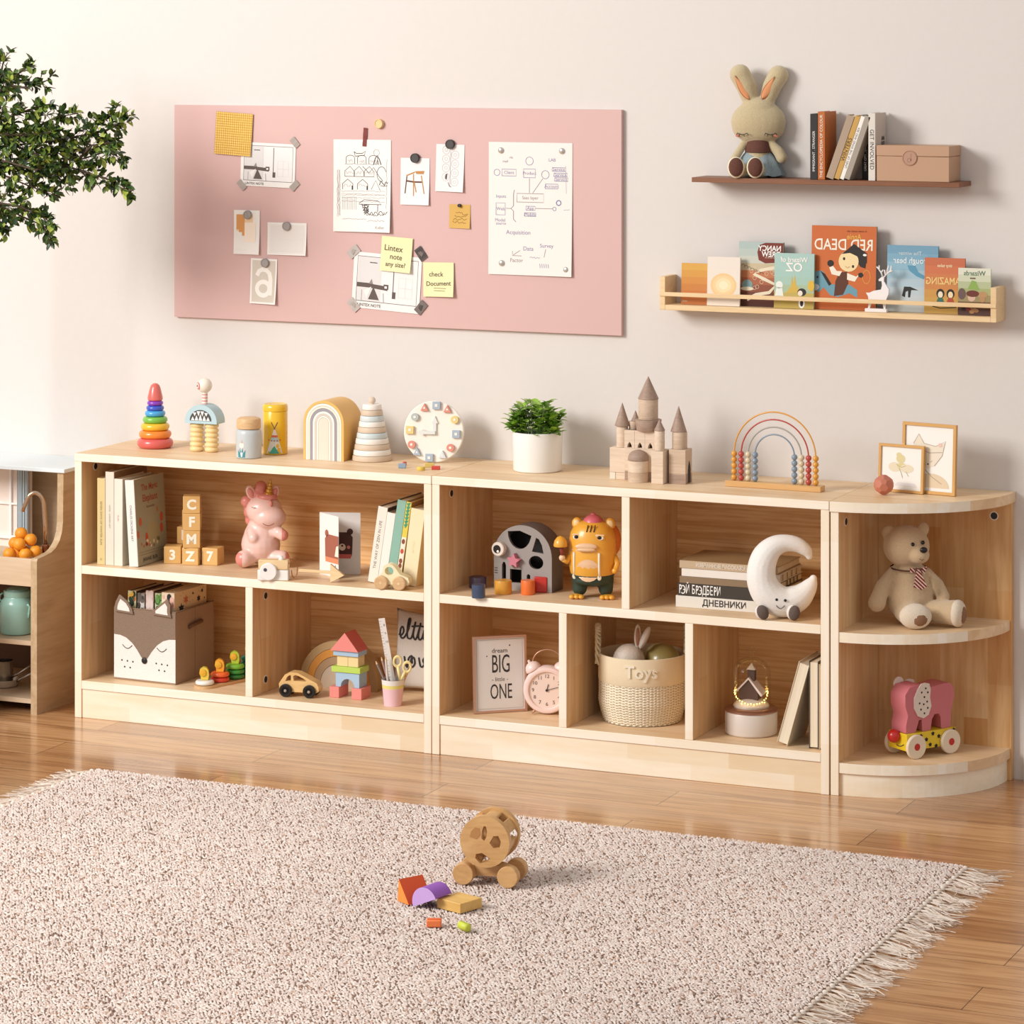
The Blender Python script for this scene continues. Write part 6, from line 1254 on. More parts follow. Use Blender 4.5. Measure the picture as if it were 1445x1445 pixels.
# toys basket
k = kk(1.37, -.15)/1.0; R_ = 61; yb = wz(907, 1029, Z0)[1]+R_*k; x = spx(906.5, yb); t = thing('toy_basket', 'round cream woven basket with a cloth band reading Toys', 'basket', (x, yb, Z0), YAW-.04)
def bprof(z): return 54+7*min(1, z/30)+.5*math.sin(z/10)
m, nt, b = new_mat('woven_rope'); b.inputs['Base Color'].default_value = rgb((232, 220, 196)); b.inputs['Roughness'].default_value = .9; WVN = m
g = G(k); nC, nR = 76, 17; vs = []; seg = nC*2
# rope weave: rows of slanted stitches as real relief
rows = 68
for j in range(rows+1):
    z = 1+57*j/rows
    for i in range(seg*2):
        a = 2*PI*i/(seg*2); st = math.sin(a*nC/1)  # vertical ribs
        sl = math.sin(a*nC/1*.5+z*1.35)
        r = bprof(z)+1.0*abs(math.sin(a*nC/2))+.9*math.sin((z*1.7)+(PI if int(a*nC/(2*PI)) % 2 else 0)+math.sin(a*nC/2)*.9)
        vs.append((r*math.cos(a), r*math.sin(a), z))
q = seg*2; fs = [(j*q+i, j*q+(i+1) % q, (j+1)*q+(i+1) % q, (j+1)*q+i) for j in range(rows) for i in range(q)]
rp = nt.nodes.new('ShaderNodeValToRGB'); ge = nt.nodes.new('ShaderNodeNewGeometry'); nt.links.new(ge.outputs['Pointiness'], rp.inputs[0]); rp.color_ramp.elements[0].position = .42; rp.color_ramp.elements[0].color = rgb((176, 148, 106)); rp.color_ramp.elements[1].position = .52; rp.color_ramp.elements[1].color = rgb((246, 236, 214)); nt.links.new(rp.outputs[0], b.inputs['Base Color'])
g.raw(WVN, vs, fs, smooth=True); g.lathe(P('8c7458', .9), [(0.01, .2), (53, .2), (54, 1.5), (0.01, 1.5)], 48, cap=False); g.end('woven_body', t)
g = G(k); CBD = P('ecdcbc', .9, bump=.15, bs=500); pr = [(61.5, 57), (62.6, 59), (62.4, 76), (62.8, 92), (62.2, 95), (61, 95.4), (60, 94), (59.6, 60)]; g.lathe(CBD, pr, 72, cap=False); g.lathe(P('c8b490', .9), [(59.5, 60), (58, 30), (52, 6), (0.01, 6)], 72, cap=False); g.end('cloth_band', t)
g = G(k)
tmp = G(1); tmp.text(P('f0e6d0', .8), 'Toys', 24, ext=.9, bold=.35); 
tmp.bm.verts.index_update(); r0 = 63.6
g.raw(P('f0e6d0', .8), [((r0-v.co.y)*math.sin((v.co.x-2)/r0), -(r0-v.co.y)*math.cos((v.co.x-2)/r0), v.co.z+77) for v in tmp.bm.verts], [tuple(v.index for v in f.verts) for f in tmp.bm.faces]); tmp.bm.free(); g.end('lettering', t)
RP = P('e4d4b0', .9, bump=.3, bs=500)
for sx in (-1, 1):
    g = G(k); path = [(sx*60, -12+24*i/12, 86+50*math.sin(PI*i/12)**.8) for i in range(13)]
    for s_ in range(3):
        pts = []
        for i in range(49):
            f = i/48; yy = -13+26*f; zz = 80+52*math.sin(PI*f)**.8; ph = f*2*PI*6+s_*2*PI/3
            pts.append((sx*(62.5+3*math.cos(ph)), yy+2.6*math.sin(ph), zz+1.6*math.sin(ph)))
        g.tube(RP, pts, 1.8, 7)
    g.end('rope_handle', t)
# things in the basket
bx0, by0 = x, yb; 
x, y = bx0-.020, by0-.030; t = thing('plush_bunny', 'small silvery white plush bunny with upright ears, peeking out of the basket', 'plush toy', (x, y, Z0+.0105), YAW); kb = k
SV = P('dccfc0', .5, bump=.4, bs=200, sheen=.3)
soft('body', [('e', (0, 0, 78), (23, 21, 24)), ('e', (0, 0, 44), (19, 17, 30)), ('e', (0, 0, 22), (20, 18, 20))], SV, kb, t, 1.8, 4)
for ex, tilt, sgn in ((12, .02, 0), (16, .42, 1)):
    g = G(kb); M = T3(ex, -4-3*sgn, 98) @ RY(tilt); g.ball(SV, (0, 0, 15), (5, 3, 17), M); g.ball(P('a87458', .7) if not sgn else P('e8dcd0', .6), (0, -2.2, 15), (3, 1.6, 13), M); g.end('ear', t)
x, y = bx0+.041, by0+.018; g = G(k); g.lathe(P('9c8c54', .35, coat=.4), [(0.01, -26), (12, -23), (22, -14), (26, 0), (22, 14), (12, 23), (0.01, 26)], 40, T3(0, 0, 74)); g.torus(P('b8a874', .35), 22, 3, T3(-3, -8, 80) @ RX(.9), 30); g.cyl(P('9c8c54', .5), 8, 0.2, 52); 
tag(g.end('toy_ball', None, (x, y, Z0+.0105)), 'glossy olive green round toy behind the bunny in the basket', 'toy')
# glass dome lamp
x, y, k = wz(1060, 1034, Z0); t = thing('dome_lamp', 'glass cloche night light with a small dark house and fairy lights on a round base', 'lamp', (x, y, Z0), YAW)
g = G(k); g.lathe(P('dcd0c6', .4), [(34.5, 0), (36.4, 1.2), (37, 3), (37, 30), (36, 32)], 56); g.end('base', t)
g = G(k); g.lathe(P('a87c68', .3, metal=.7), [(36, 32), (37.2, 32.4), (37.2, 34.5), (35.5, 36.4), (30, 37.4), (0.01, 37.4)], 56); g.end('rim', t)
gm, nt, b = new_mat('thin_glass'); N = nt.nodes.new; tr_ = N('ShaderNodeBsdfTransparent'); gl = N('ShaderNodeBsdfGlossy'); gl.inputs['Roughness'].default_value = .05; fr = N('ShaderNodeLayerWeight'); fr.inputs[0].default_value = .25; mx = N('ShaderNodeMixShader')
mu = N('ShaderNodeMath'); mu.operation = 'MULTIPLY'; mu.inputs[1].default_value = .3; nt.links.new(fr.outputs['Fresnel'], mu.inputs[0]); nt.links.new(mu.outputs[0], mx.inputs[0]); nt.links.new(tr_.outputs[0], mx.inputs[1]); nt.links.new(gl.outputs[0], mx.inputs[2]); nt.links.new(mx.outputs[0], nt.nodes['Material Output'].inputs[0])
g = G(k); g.lathe(gm, [(27.5, 37.5), (27.5, 84)]+[(27.5*math.cos(a), 84+27.5*math.sin(a)*.85) for a in [PI/2*i/10 for i in range(1, 10)]]+[(4, 107.6), (3, 109), (3.4, 112), (6, 115), (6, 119), (3, 122), (0.01, 122.6)], 48); g.end('glass_dome', t)
g = G(k); g.lathe(P('ecdcc8', .8, bump=.5, bs=300), [(25, 37.6), (25.5, 40), (20, 46), (10, 49), (0.01, 50)], 36); g.end('snow', t)
hs = G(k); DB = P('5c4438', .7); RW = P('ecdcd2', .6); M = RZ(-.35)
hs.prism(DB, [(-14, 47), (12, 47), (12, 62), (-1, 77), (-16, 62)], -9, 9, M=M); hs.prism(RW, [(-1, 80), (-1, 77), (17, 54), (19.5, 56.5)], -11, 11, M=M); hs.prism(RW, [(-1, 80), (-1, 77), (-19, 57.5), (-20, 60)], -11, 11, M=M)
hs.box(DB, -4, 6, -5, 5, 74, 90, M=M); hs.lathe(P('e8d4b8', .6), [(9, 90), (0.01, 99)], 4, M @ T3(1, 0, 0) @ RZ(PI/4)); hs.end('house', t)
EM = P('ffd070', .5, emit=4); g = G(k); q = random.Random(2)
for i in range(34):
    a = 2*PI*i/34; r = 23.4; zz = 53+7*math.cos(a*2)*.5+5*math.sin(a)+q.uniform(-1.2, 1.2); g.ball(EM, (r*math.cos(a), r*math.sin(a), zz), .95, seg=8)
    if i % 3 == 0: g.ball(EM, ((r-1)*math.cos(a+.1), (r-1)*math.sin(a+.1), zz-4), .8, seg=8)
fl_ = g.end('fairy_lights', t); fl_['label'] = 'glowing warm fairy lights'
# books at right, fore-edges outwards
GB3 = 'books standing fore-edge out beside the glass dome'
def fbook(lb, u0, th_, h, Y, cov, lean=0, dd=.12):
    x = spx(u0, Y); t = thing('book', lb, 'book', (x, Y, Z0+.0003+max(0, th_*math.sin(lean))), rot=(0, lean, 0), group=GB3); c = .0015
    g = G(); g.box(cov, 0, c, 0, dd, 0, h, b=.0005); g.box(cov, th_-c, th_, 0, dd, 0, h, b=.0005); g.box(cov, 0, th_, dd, dd+c, 0, h, b=.0005); g.end('cover', t)
    g = G(); g.box(PAGES, c, th_-c, .002, dd, .003, h-.003); g.end('pages', t); return t
fbook('leaning thick book with pale cover and page edges outward, beside the dome lamp', 1096, .024, .181, -.268, P('e2d6be', .6), .275)
fbook('upright book with dark top edge, right of the leaning one by the dome lamp', 1141.5, .0205, .183, -.268, P('54504c', .6)); fbook('upright pale book squeezed against the side panel by the dome lamp', 1155.5, .0115, .178, -.27, P('dccdae', .6))
# ================================================================ CORNER UNIT
ZB = ZCM+.0002; x, y = spx(1288, -.135), -.135; k = kk(x, y); t = thing('teddy_bear', 'sitting beige teddy bear with a striped red tie, on the corner shelf', 'plush toy', (x, y, ZB), YAW)
BE = P('d2b690', .95, bump=.4, bs=450, sheen=.4); BE2 = P('e6d6c0', .95, bump=.4, bs=450, sheen=.3); SO = P('946c50', .9, bump=.4, bs=400)
def br_(u, v): return u-1288, 889-v
hc = (-9, 0, 109)
soft('body', [('e', hc, (33, 28, 30)), ('e', (6, -21, 100), (15, 14, 12.5)), ('e', (-33, 4, 127), (10.5, 6, 10.5)), ('e', (15, 2, 133), (8.5, 6, 10)), ('e', (-3, 3, 38), (34, 31, 37)), ('e', (-3, 3, 62), (28, 25, 26)),
  ('t', [(-28, -1, 74), (-43, -8, 54), (-52, -13, 31)], [7, 10.5, 12.5]), ('t', [(20, 0, 72), (34, -6, 56), (41, -12, 40)], [7, 9, 9.5]), ('t', [(16, -8, 20), (38, -22, 20), (54, -28, 20)], [16, 16, 18]), ('t', [(-12, -10, 20), (-6, -30, 18)], [17, 18])], BE, k, t, 1.6, 3)
g = G(k); M = T3(-2, -46, 18.5) @ RZ(.0); g.ball(BE2, (0, 0, 0), (23, 13, 18), M); g.ball(SO, (3, -5.4, -2), (14.4, 8, 11.6), M); g.end('paw', t)
g = G(k); M = T3(59, -32, 20) @ RZ(1.05); g.ball(BE2, (0, 0, 0), (18, 11, 19), M); g.ball(SO, (0, -4.4, -1), (11.5, 8, 14), M); g.end('paw', t)
g = G(k)
for a, b_, yy in ((-3.4, 115.5, -25.6), (11.5, 117.4, -21.5)): g.ball(P('1c1614', .2), (a, yy, b_), 2.9)
g.end('eyes', t); g = G(k); g.ball(P('1c1816', .3), (11, -34, 109), (5.4, 3.4, 4.2)); g.tube(P('6c5844', .8), [(5, -35.2, 97), (8, -35.2, 95), (11, -34.6, 96)], .45, 6); g.end('nose', t)
g = G(k); TI = bpy.data.materials.new('striped_tie'); TI.use_nodes = True; nt = TI.node_tree; wv = nt.nodes.new('ShaderNodeTexWave'); wv.inputs['Scale'].default_value = 75; wv.bands_direction = 'DIAGONAL'; tc = nt.nodes.new('ShaderNodeTexCoord'); nt.links.new(tc.outputs['Object'], wv.inputs[0]); rp = nt.nodes.new('ShaderNodeValToRGB'); rp.color_ramp.interpolation = 'CONSTANT'; rp.color_ramp.elements[0].color = rgb((120, 40, 36)); rp.color_ramp.elements[1].color = rgb((214, 190, 172)); rp.color_ramp.elements[1].position = .62; nt.links.new(wv.outputs['Fac'], rp.inputs[0]); nt.links.new(rp.outputs[0], nt.nodes['Principled BSDF'].inputs[0]); nt.nodes['Principled BSDF'].inputs['Roughness'].default_value = .9
g.torus(P('5c3c30', .9), 25, 1.1, T3(-6, 1, 79) @ RX(.06) @ Matrix.Diagonal((1, .95, 1, 1)), 40, 6)
g.box(TI, -1, 9, -31, -26, 76, 83, b=1.8); g.prism(TI, [(1, 77), (7, 77), (16, 56), (8, 51), (-3, 55)], -31.5, -28.5, M=T3(0, -5, 0) @ RX(-.06)); g.prism(TI, [(6, 82), (16, 85), (13, 75), (7, 77)], -29.5, -27.5); g.prism(TI, [(0, 82), (-8, 84), (-7, 76), (0, 77)], -29.5, -27.5); g.end('tie', t)
# elephant cart
ZE = ZCB+.0002; a = wz(1293, 1071, ZE); b_ = wz(1341.5, 1063, ZE); rz = math.atan2(b_[1]-a[1], b_[0]-a[0]); k = a[2]; L_ = math.hypot(b_[0]-a[0], b_[1]-a[1])/k
t = thing('elephant_cart', 'yellow spotted pull-along cart with wooden wheels carrying a pink elephant', 'toy', (a[0], a[1], ZE), rz); YE = P('e8c828', .4, coat=.3); x0, x1 = -14, L_+13; Wd = 40
g = G(k); g.box(YE, x0, x1, 4, 4+Wd, 11, 35, b=.8); g.end('body', t)
g = G(k)
for cx, cz in ((3, 30), (12, 30), (22, 24), (29, 16), (34, 31), (17, 15), (45, 26), (L_+10, 32), (40, 13)): g.flat(P('1c1814', .6), star(min(cx, x1-4), cz, 3.6, 2.2, 5), 3.7)
g.tube(INK, [(x0-.3, 10+16*i/6, 20-4*math.sin(PI*i/8)) for i in range(7)], .6, 6); g.end('spots', t)
g = G(k); g.ball(P('c0201c', .35, coat=.3), (x0-5, 26, 30), 9.5); g.end('nose', t)
for wx in (0, L_):
    for yy in (-2.2, Wd+4.6):
        g = G(k); M = T3(wx, yy, 17) @ RX(-PI/2); g.lathe(P('e8d8c0', .5), [(16, 0), (17, .8), (17, 4.6), (16, 5.6)], 40, M); g.lathe(P('c02820', .4), [(0.01, -.4), (5, -.4), (5, 6), (0.01, 6)], 24, M); g.end('wheel', t)
PKE = P('d07880', .5); g = G(k); el = [(-14, 35.2), (0, 35.2), (5, 52), (9, 52), (10, 35.2), (22, 35.2), (24, 50), (28, 57), (34, 57), (37, 52), (38, 35.2), (51, 35.2), (53, 60), (57, 78), (56, 92), (51, 98), (44, 99), (22, 96), (8, 102), (-8, 100), (-15, 90), (-15, 74), (-11, 60), (-14, 46)]
sE = (L_+14)/62.0; g.prism(PKE, [((p+14)*sE-12, q) for p, q in el], 8, 40, smooth=True); 
o = g.end('elephant', None); o.parent = t; bv = o.modifiers.new('b', 'BEVEL'); bv.width = .0022; bv.segments = 2; bv.limit_method = 'ANGLE'; bv.angle_limit = .9
for y0, y1 in ((6, 7.8), (40.2, 42)):
    g = G(k); ec = (15*sE)
    g.prism(P('e8dcd0', .5), [(ec+(p)*sE*1.05, 78+q) for p, q in ((2, 26), (8, 24), (10, 16), (9, 4), (11, -8), (7, -20), (0, -24), (-8, -20), (-13, -8), (-13, 6), (-8, 18), (-3, 25))], y0, y1, smooth=True)
    if y0 < 10:
        for p, q in ((3, 18), (-3, 13), (6, 12), (1, 6), (-6, -2), (0, -4), (5, -1), (-4, -11), (6, -10), (1, -17)): g.flat(P('2c2420', .6), circ(ec+p*sE, 78+q, 1.5, 10), y0-.2)
    else: g.prism(P('e8dcd0', .5), circ(2, 100, 9, 16), y0, y1)
    g.end('elephant_ear', t)
# ================================================================ PLAY KITCHEN AT THE LEFT
XK = -.0918; yf = -.312; yu = -.197
def pyz(u, v, Y): return wy(u, v, Y)[1]
zc_, zt_ = pyz(52, 789, yf), pyz(90, 667.5, yu)
t = thing('play_kitchen', 'wooden play kitchen with a white top at the left edge, holding toy oranges', 'play kitchen', (XK, 0, 0)); LEFT = -.62
OAKY = wood((176, 146, 110), (206, 180, 144), 'y', 1, .5, 22, .1, name='oak_side'); OAKX = wood((204, 176, 144), (222, 198, 168), 'x', 1, .5, 24, .1, name='oak_front')
poly = [(yf, 0), (yf, zc_-.006), (yf+.004, zc_), (yf+.03, zc_+.002), (yf+.062, zc_+.006), (yf+.082, zc_+.014), (yf+.098, zc_+.028), (yf+.108, zc_+.046), (yf+.113, zc_+.07), (yu, zt_), (-.001, zt_), (-.001, 0)]
for xs in (0, LEFT):
    g = G(); M = RZ(PI/2); g.prism(OAKY, poly, 0, .0165, M=M, smooth=False)
    o = g.end('side_panel', t, (xs, 0, 0))
KT = P('dfe7ea', .35, coat=.2)
g = G(); g.box(KT, LEFT-.02, .006, yu-.006, -.0005, zt_+.0002, zt_+.0095, b=.001); g.end('top_board', t)
zb = [pyz(50, v, yf) for v in (829, 908, 912, 988, 995.5)]
g = G(); g.box(OAKX, LEFT+.0002, -.0167, yf+.003, yf+.012, zb[0], zc_-.002, b=.0006); g.end('apron', t)
g = G(); g.box(OAKX, LEFT+.0002, -.0167, yf+.012, -.012, zc_-.028, zc_-.0205); g.end('counter', t)
zs1 = zb[1]+.003; zs2 = zb[3]
for z in (zs1, zs2): g = G(); g.box(OAKX, LEFT+.0002, -.0167, yf+.006, -.012, z-.011, z, b=.0006); g.end('shelf_board', t)
g = G(); g.box(OAKX, LEFT+.0002, -.0167, -.012, -.001, .02, zt_); g.end('back_panel', t)
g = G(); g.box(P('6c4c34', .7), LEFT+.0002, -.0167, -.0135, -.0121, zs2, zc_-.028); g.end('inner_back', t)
# window board with curtain
wr = wy(43.5, 700, -.08)[0]-XK; zw0, zw1 = zc_-.0203, zt_-.0005
wb = G(); wb.box(P('ecdcd2', .7), LEFT+.03, wr, -.08, -.074, zw0, zw1); wbo = wb.end('window_board', t)
g = G(); zz0 = pyz(10, 757, -.084); zz1 = pyz(10, 710, -.084); FW = P('f2eeea', .5)
g.box(FW, LEFT+.03, wr, -.088, -.0801, zz0-.004, zz0+.004); g.box(FW, LEFT+.03, wr-.03, -.086, -.0801, zz1-.0022, zz1+.0022)
a = wy(15, 700, -.084)[0]-XK; g.box(FW, a-.003, a+.003, -.0865, -.0801, zw0, zw1); g.end('window_frame', wbo)
g = G(); c1, c2 = P('d6dee2', .8), P('8ca0ac', .8); cx0 = wy(25.5, 700, -.088)[0]-XK; cx1 = wr
n = 28; vs = []; 
for i in range(n+1): f = i/n; X = cx0+(cx1-cx0)*f; Y = -.092-.0035*math.sin(f*PI*7); vs += [(X, Y, zw0+.002), (X, Y, zw1)]
for i in range(n): g.raw(c2 if i % 7 in (2, 5) else c1, [vs[2*i], vs[2*i+1], vs[2*i+3], vs[2*i+2]], [(0, 1, 2, 3)])
g.end('curtain', t)
# faucet
k = kk(XK-.05, -.1); yq = -.215
fx, fz = wy(77.5, 781, yq); fx = min(fx, XK-.0165-.021)
t = thing('toy_faucet', 'chrome gooseneck toy tap with a copper base on the play kitchen', 'faucet', (fx, yq, zc_-.0203), YAW)
CHR = P('ccb49c', .15, metal=1); CPR = P('9c6c50', .25, metal=.9)
g = G(k); g.lathe(CPR, [(5.6, 0), (6, .6), (5.4, 2), (5.2, 14), (5.6, 15), (5.6, 21), (4, 22.5)], 24); g.tube(CPR, [(3, -3, 17), (9.5, -6, 19)], [1.6, 1.3], 8); g.end('base', t)
g = G(k); p = [(0, 0, 22), (-.5, 0, 50), (-2, 0, 72)]+[(-15+13*math.cos(a), 0, 74+20*math.sin(a)) for a in [PI*i/12 for i in range(1, 11)]]+[(-29.5, 0, 76), (-32, 0, 68)]
g.tube(CHR, p, [2.9]*(len(p)-1)+[2.6], 12); g.end('spout', t)
# plate of oranges
pw = wz(27, 788, zc_-.002); yq = yf+.055; px_ = wy(27, 100, yq)[0]; k = kk(px_, yq)
g = G(k); g.lathe(P('e8e0d8', .4), [(0.01, 1), (14, 1), (24, 3.4), (25, 4), (24, 2.4), (14, 0), (0.01, 0)], 40)
tag(g.end('plate', None, (px_, yq, zc_-.0203)), 'shallow pale dish under the toy oranges on the play kitchen', 'plate')
OR = P((240, 156, 40), .45, bump=.12, bs=900)
zo = zc_-.0203
for i, (u, dy, zz) in enumerate(((13.8, -6, 12), (36.8, -11, 12), (50, 2, 14), (24, 4, 11), (32, 18, 12), (28, -5, 25.5), (42.5, 7, 30), (20, 9, 25), (28.5, 12, 38))):
    X, Y = px_+(u-27)*k*.914-dy*k*sn, yq+dy*k*cs*.9+(u-27)*k*.406; g = G(k)
    g.lathe(OR, [(0.01, -8), (3, -7.8)]+[(8.9*math.cos(a), 8.9*math.sin(a)) for a in [-1.15+.23*q for q in range(11)]]+[(2, 8), (0.01, 7.6)], 24)
    tag(g.end('toy_orange', None, (X, Y, zo+zz*k)), ['orange at the left of the heap', 'orange at the front of the heap', 'orange at the right of the heap', 'orange low at the back of the heap', 'orange at the rear of the heap, mostly hidden', 'orange in the middle of the heap, second layer', 'orange at the upper right of the heap', 'orange at the upper left of the heap', 'topmost orange at the back of the heap'][i], 'fruit', 'heap of toy oranges')
# mint milk pot
X, Y = wy(24.5, 890, -.235)[0], -.235; k = kk(X, Y); t = thing('toy_churn', 'mint green enamel toy pot with two looped side handles in the play kitchen', 'pot', (X, Y, zs1+.0002), YAW)
MI = P('a4d0c4', .3, coat=.4); g = G(k); g.lathe(MI, [(20, 0), (23, 1.2), (24.6, 6), (25, 20), (24.8, 40), (23, 46), (19.4, 50), (18.4, 52), (19.4, 54), (19.4, 60), (17.6, 61.5), (16.6, 60), (16.6, 50), (20, 20), (0.01, 18)], 48); g.end('body', t)
g = G(k); g.lathe(P('96c4b8', .3, coat=.4), [(16.4, 60), (15.6, 63), (10, 65), (3, 66), (0.01, 66)], 40); g.end('lid', t)
for sx in (-1, 1):
    for zz, q in ((54, 20), (50, 23)): g = G(k); g.tube(MI, [(sx*q, -2, zz+3), (sx*(q+4.5), -5, zz), (sx*(q+4.4), -5, zz-6), (sx*(q+1), -3, zz-8)], 1.3, 8); g.end('handle', t)
g = G(k); g.tube(MI, [(17, -18, 44), (20, -17, 40), (19, -18, 30), (18.5, -18.6, 24)], 1.5, 8); g.end('handle', t)
# pans
ST = P('c0bab2', .22, metal=1); X, Y = wy(6, 960, -.21)[0], -.21; k = kk(X, Y)
t = thing('frying_pan', 'small steel toy frying pan under the saucepan in the play kitchen', 'pan', (X, Y, zs2+.0002), YAW); g = G(k); g.lathe(P('d8ccbc', .3, metal=.6), [(14, 0), (19, 1.5), (22, 8), (22.4, 11), (21.6, 11), (18, 2.4), (0.01, 1.4)], 40); g.end('body', t)
g = G(k); g.tube(ST, [(19, -10, 9), (24, -14, 12), (46, -20, 25)], [2, 1.7, 1.9], 10); g.end('handle', t)
t = thing('saucepan', 'small steel toy saucepan stacked on the frying pan', 'pan', (X, Y, zs2+.0002+1.8*k), YAW); g = G(k); g.lathe(ST, [(11, 0), (12.4, 1), (12.8, 34), (13.6, 35), (12.2, 35), (11.8, 2), (0.01, 1)], 36); g.end('body', t)
g = G(k); g.tube(ST, [(11, -6, 12), (20, -9, 17), (44, -11, 33)], [2, 1.7, 1.9], 10); g.end('handle', t)
# ================================================================ LEAFY TREE AT THE LEFT
YT = -.47; rnd = random.Random(11)
tx, _ = wy(-120, 200, YT); t = thing('indoor_tree', 'leafy indoor tree reaching in from the left edge, small dark green leaves', 'tree', (tx, YT, 0))
def tp(u, v, dy=0): x, z = wy(u, v, YT+dy); return Vector((x-tx, dy, z))
BK_ = P('4a3a2c', .8); LM = [leafmat((86, 110, 46), .4), leafmat((60, 86, 34), .4), leafmat((126, 148, 58), .4), leafmat((168, 180, 80), .45), leafmat((36, 56, 24), .4)]  # yellow-green tones put the light on lit leaves into their colour
g = G(); g.tube(BK_, [Vector((0, 0, .34)), Vector((.01, .01, .8)), tp(-110, 260), tp(-100, 120), tp(-90, 0)], [.018, .015, .012, .008, .004], 10); g.end('trunk', t)
g = G(); g.lathe(P('e4ded6', .5), [(.08, 0), (.09, .004), (.11, .3), (.113, .32), (.105, .325), (.10, .3), (.01, .29)], 40); g.end('pot', t)
g = G(); g.lathe(P('4a3424', .95), [(0.001, .30), (.098, .302), (.098, .306), (0.001, .31)], 32); g.end('soil', t)
br_l = [([(-110, 230), (-40, 214), (20, 205), (70, 200), (120, 190), (150, 168), (166, 150)], 0), ([(20, 205), (60, 222), (110, 226), (150, 214), (178, 226)], .02), ([(60, 222), (110, 240), (150, 252), (172, 262), (192, 278)], .0),
 ([(-80, 180), (-20, 150), (10, 120), (30, 100), (44, 92)], .03), ([(-20, 150), (14, 165), (40, 155), (72, 146)], -.03), ([(10, 120), (36, 124), (60, 116), (70, 112)], .02), ([(-60, 240), (0, 245), (40, 262), (78, 276)], .0), ([(-60, 250), (-10, 285), (30, 305), (60, 318), (74, 342)], .01),
 ([(-10, 285), (30, 292), (60, 306), (76, 316)], -.03), ([(20, 205), (50, 180), (80, 165), (110, 160)], .04), ([(120, 190), (150, 184), (176, 170), (180, 160)], .0), ([(110, 226), (130, 205), (165, 200)], -.03), ([(0, 245), (30, 235), (70, 245), (100, 262)], .04), ([(-40, 214), (0, 190), (40, 190), (80, 186)], -.05), ([(-30, 225), (10, 228), (50, 240), (80, 230)], -.06), ([(-20, 150), (0, 120), (4, 90), (10, 76)], .05), ([(-60, 250), (-20, 275), (10, 330)], .02), ([(-20, 150), (-10, 180), (20, 190)], .0), ([(60, 222), (90, 205), (130, 210)], .05)]
gb = G(); gl_ = G(); ntw = 0
def lfs(pos, d, n=1):
    for _ in range(n):
        v = Vector((rnd.gauss(0, 1), rnd.gauss(0, 1), rnd.gauss(0, 1))).normalized()*.8+d.normalized()*.9
        leafmesh(gl_, LM[rnd.choice((0, 0, 1, 1, 4, 4, 2, 3))], pos, v, Vector((rnd.gauss(0, .6), rnd.gauss(0, .6), 1)), rnd.uniform(.015, .024), rnd.uniform(.009, .0135), bend=rnd.uniform(-.1, .4))
for pl, dy in br_l:
    P3_ = []
    n = len(pl)
    for i, (u, v) in enumerate(pl): P3_.append(tp(u, v, dy*i/(n-1)))
    gb.tube(BK_, P3_, [.0035*(1-.75*i/(n-1)) for i in range(n)], 6)
    for i in range(n-1):
        A, B = P3_[i], P3_[i+1]; L_ = (B-A).length; m_ = max(2, int(L_/.0050))
        if pl[i+1][0] < -25: continue
        for q in range(m_):
            f = q/m_; b = A.lerp(B, f); d = (B-A).normalized()
            if pl[i][0]+(pl[i+1][0]-pl[i][0])*f < -30: continue
            end = (i+f)/(n-1); ln = .035*(1-end)+.006
            # side twig
            sd = Vector((rnd.gauss(0, .5), rnd.gauss(0, .7), rnd.gauss(0, 1))).normalized()
            tip = b+sd*ln*rnd.uniform(.3, 1)+d*ln*.6
            gb.tube(BK_, [b, tip], [.0007, .0004], 3)
            lfs(tip, tip-b, rnd.choice((3, 3, 4))); lfs(b.lerp(tip, .5), sd, 1)
gb.end('branches', t); gl_.end('foliage', t, recalc=False)
# ================================================================ RUG
import numpy as np
RX0, RX1, RY1, RY0, RH = .337, 2.247, -.757, -3.0, .011
rug = thing('rug', 'large cream and pinkish woven area rug with flecked pile and fringed ends', 'rug', (RX0, RY1, 0)); RWd, RL = RX1-RX0, RY1-RY0
g = G(); g.box(P('a48672', .95, bump=.6, bs=350), 0, RWd, -RL, 0, .001, RH-.001, b=.003); g.end('backing', rug)
rs = np.random.RandomState(4); sxp, syp = .0068, .0052; nx, ny = int(RWd/sxp), int(RL/syp); N_ = nx*ny
gx, gy = np.meshgrid(np.arange(nx), np.arange(ny)); cx = (gx.ravel()+.5+.5*(gy.ravel() % 2))*sxp+rs.normal(0, .0016, N_); cy = -(gy.ravel()+.5)*syp+rs.normal(0, .0013, N_)
keep = (cx > 0) & (cx < RWd) & (cy < 0) & (cy > -RL); cx, cy = cx[keep], cy[keep]; N_ = len(cx)
th = rs.normal(-.45, .42, N_); la = rs.uniform(.0044, .0072, N_); wa = rs.uniform(.0015, .0024, N_); ha = rs.uniform(.0022, .0042, N_); tl = rs.normal(0, .25, N_)
ct, st = np.cos(th), np.sin(th); V = np.zeros((N_, 6, 3)); z0 = RH+.0005
def put(j, a, b, c): V[:, j, 0] = cx+a*ct-b*st; V[:, j, 1] = cy+a*st+b*ct; V[:, j, 2] = z0+c
put(0, -la, 0*la, -.001+la*tl*.5); put(1, la, 0*la, -.001-la*tl*.5); put(2, 0*la, -wa, 0*la); put(3, 0*la, wa, 0*la); put(4, la*.1, 0*la, ha); put(5, 0*la, 0*la, -.002+0*la)
T_ = np.array([(0, 2, 4), (2, 1, 4), (1, 3, 4), (3, 0, 4)]); Fc = (T_[None]+6*np.arange(N_)[:, None, None]).reshape(-1, 3); me = bpy.data.meshes.new('pile')
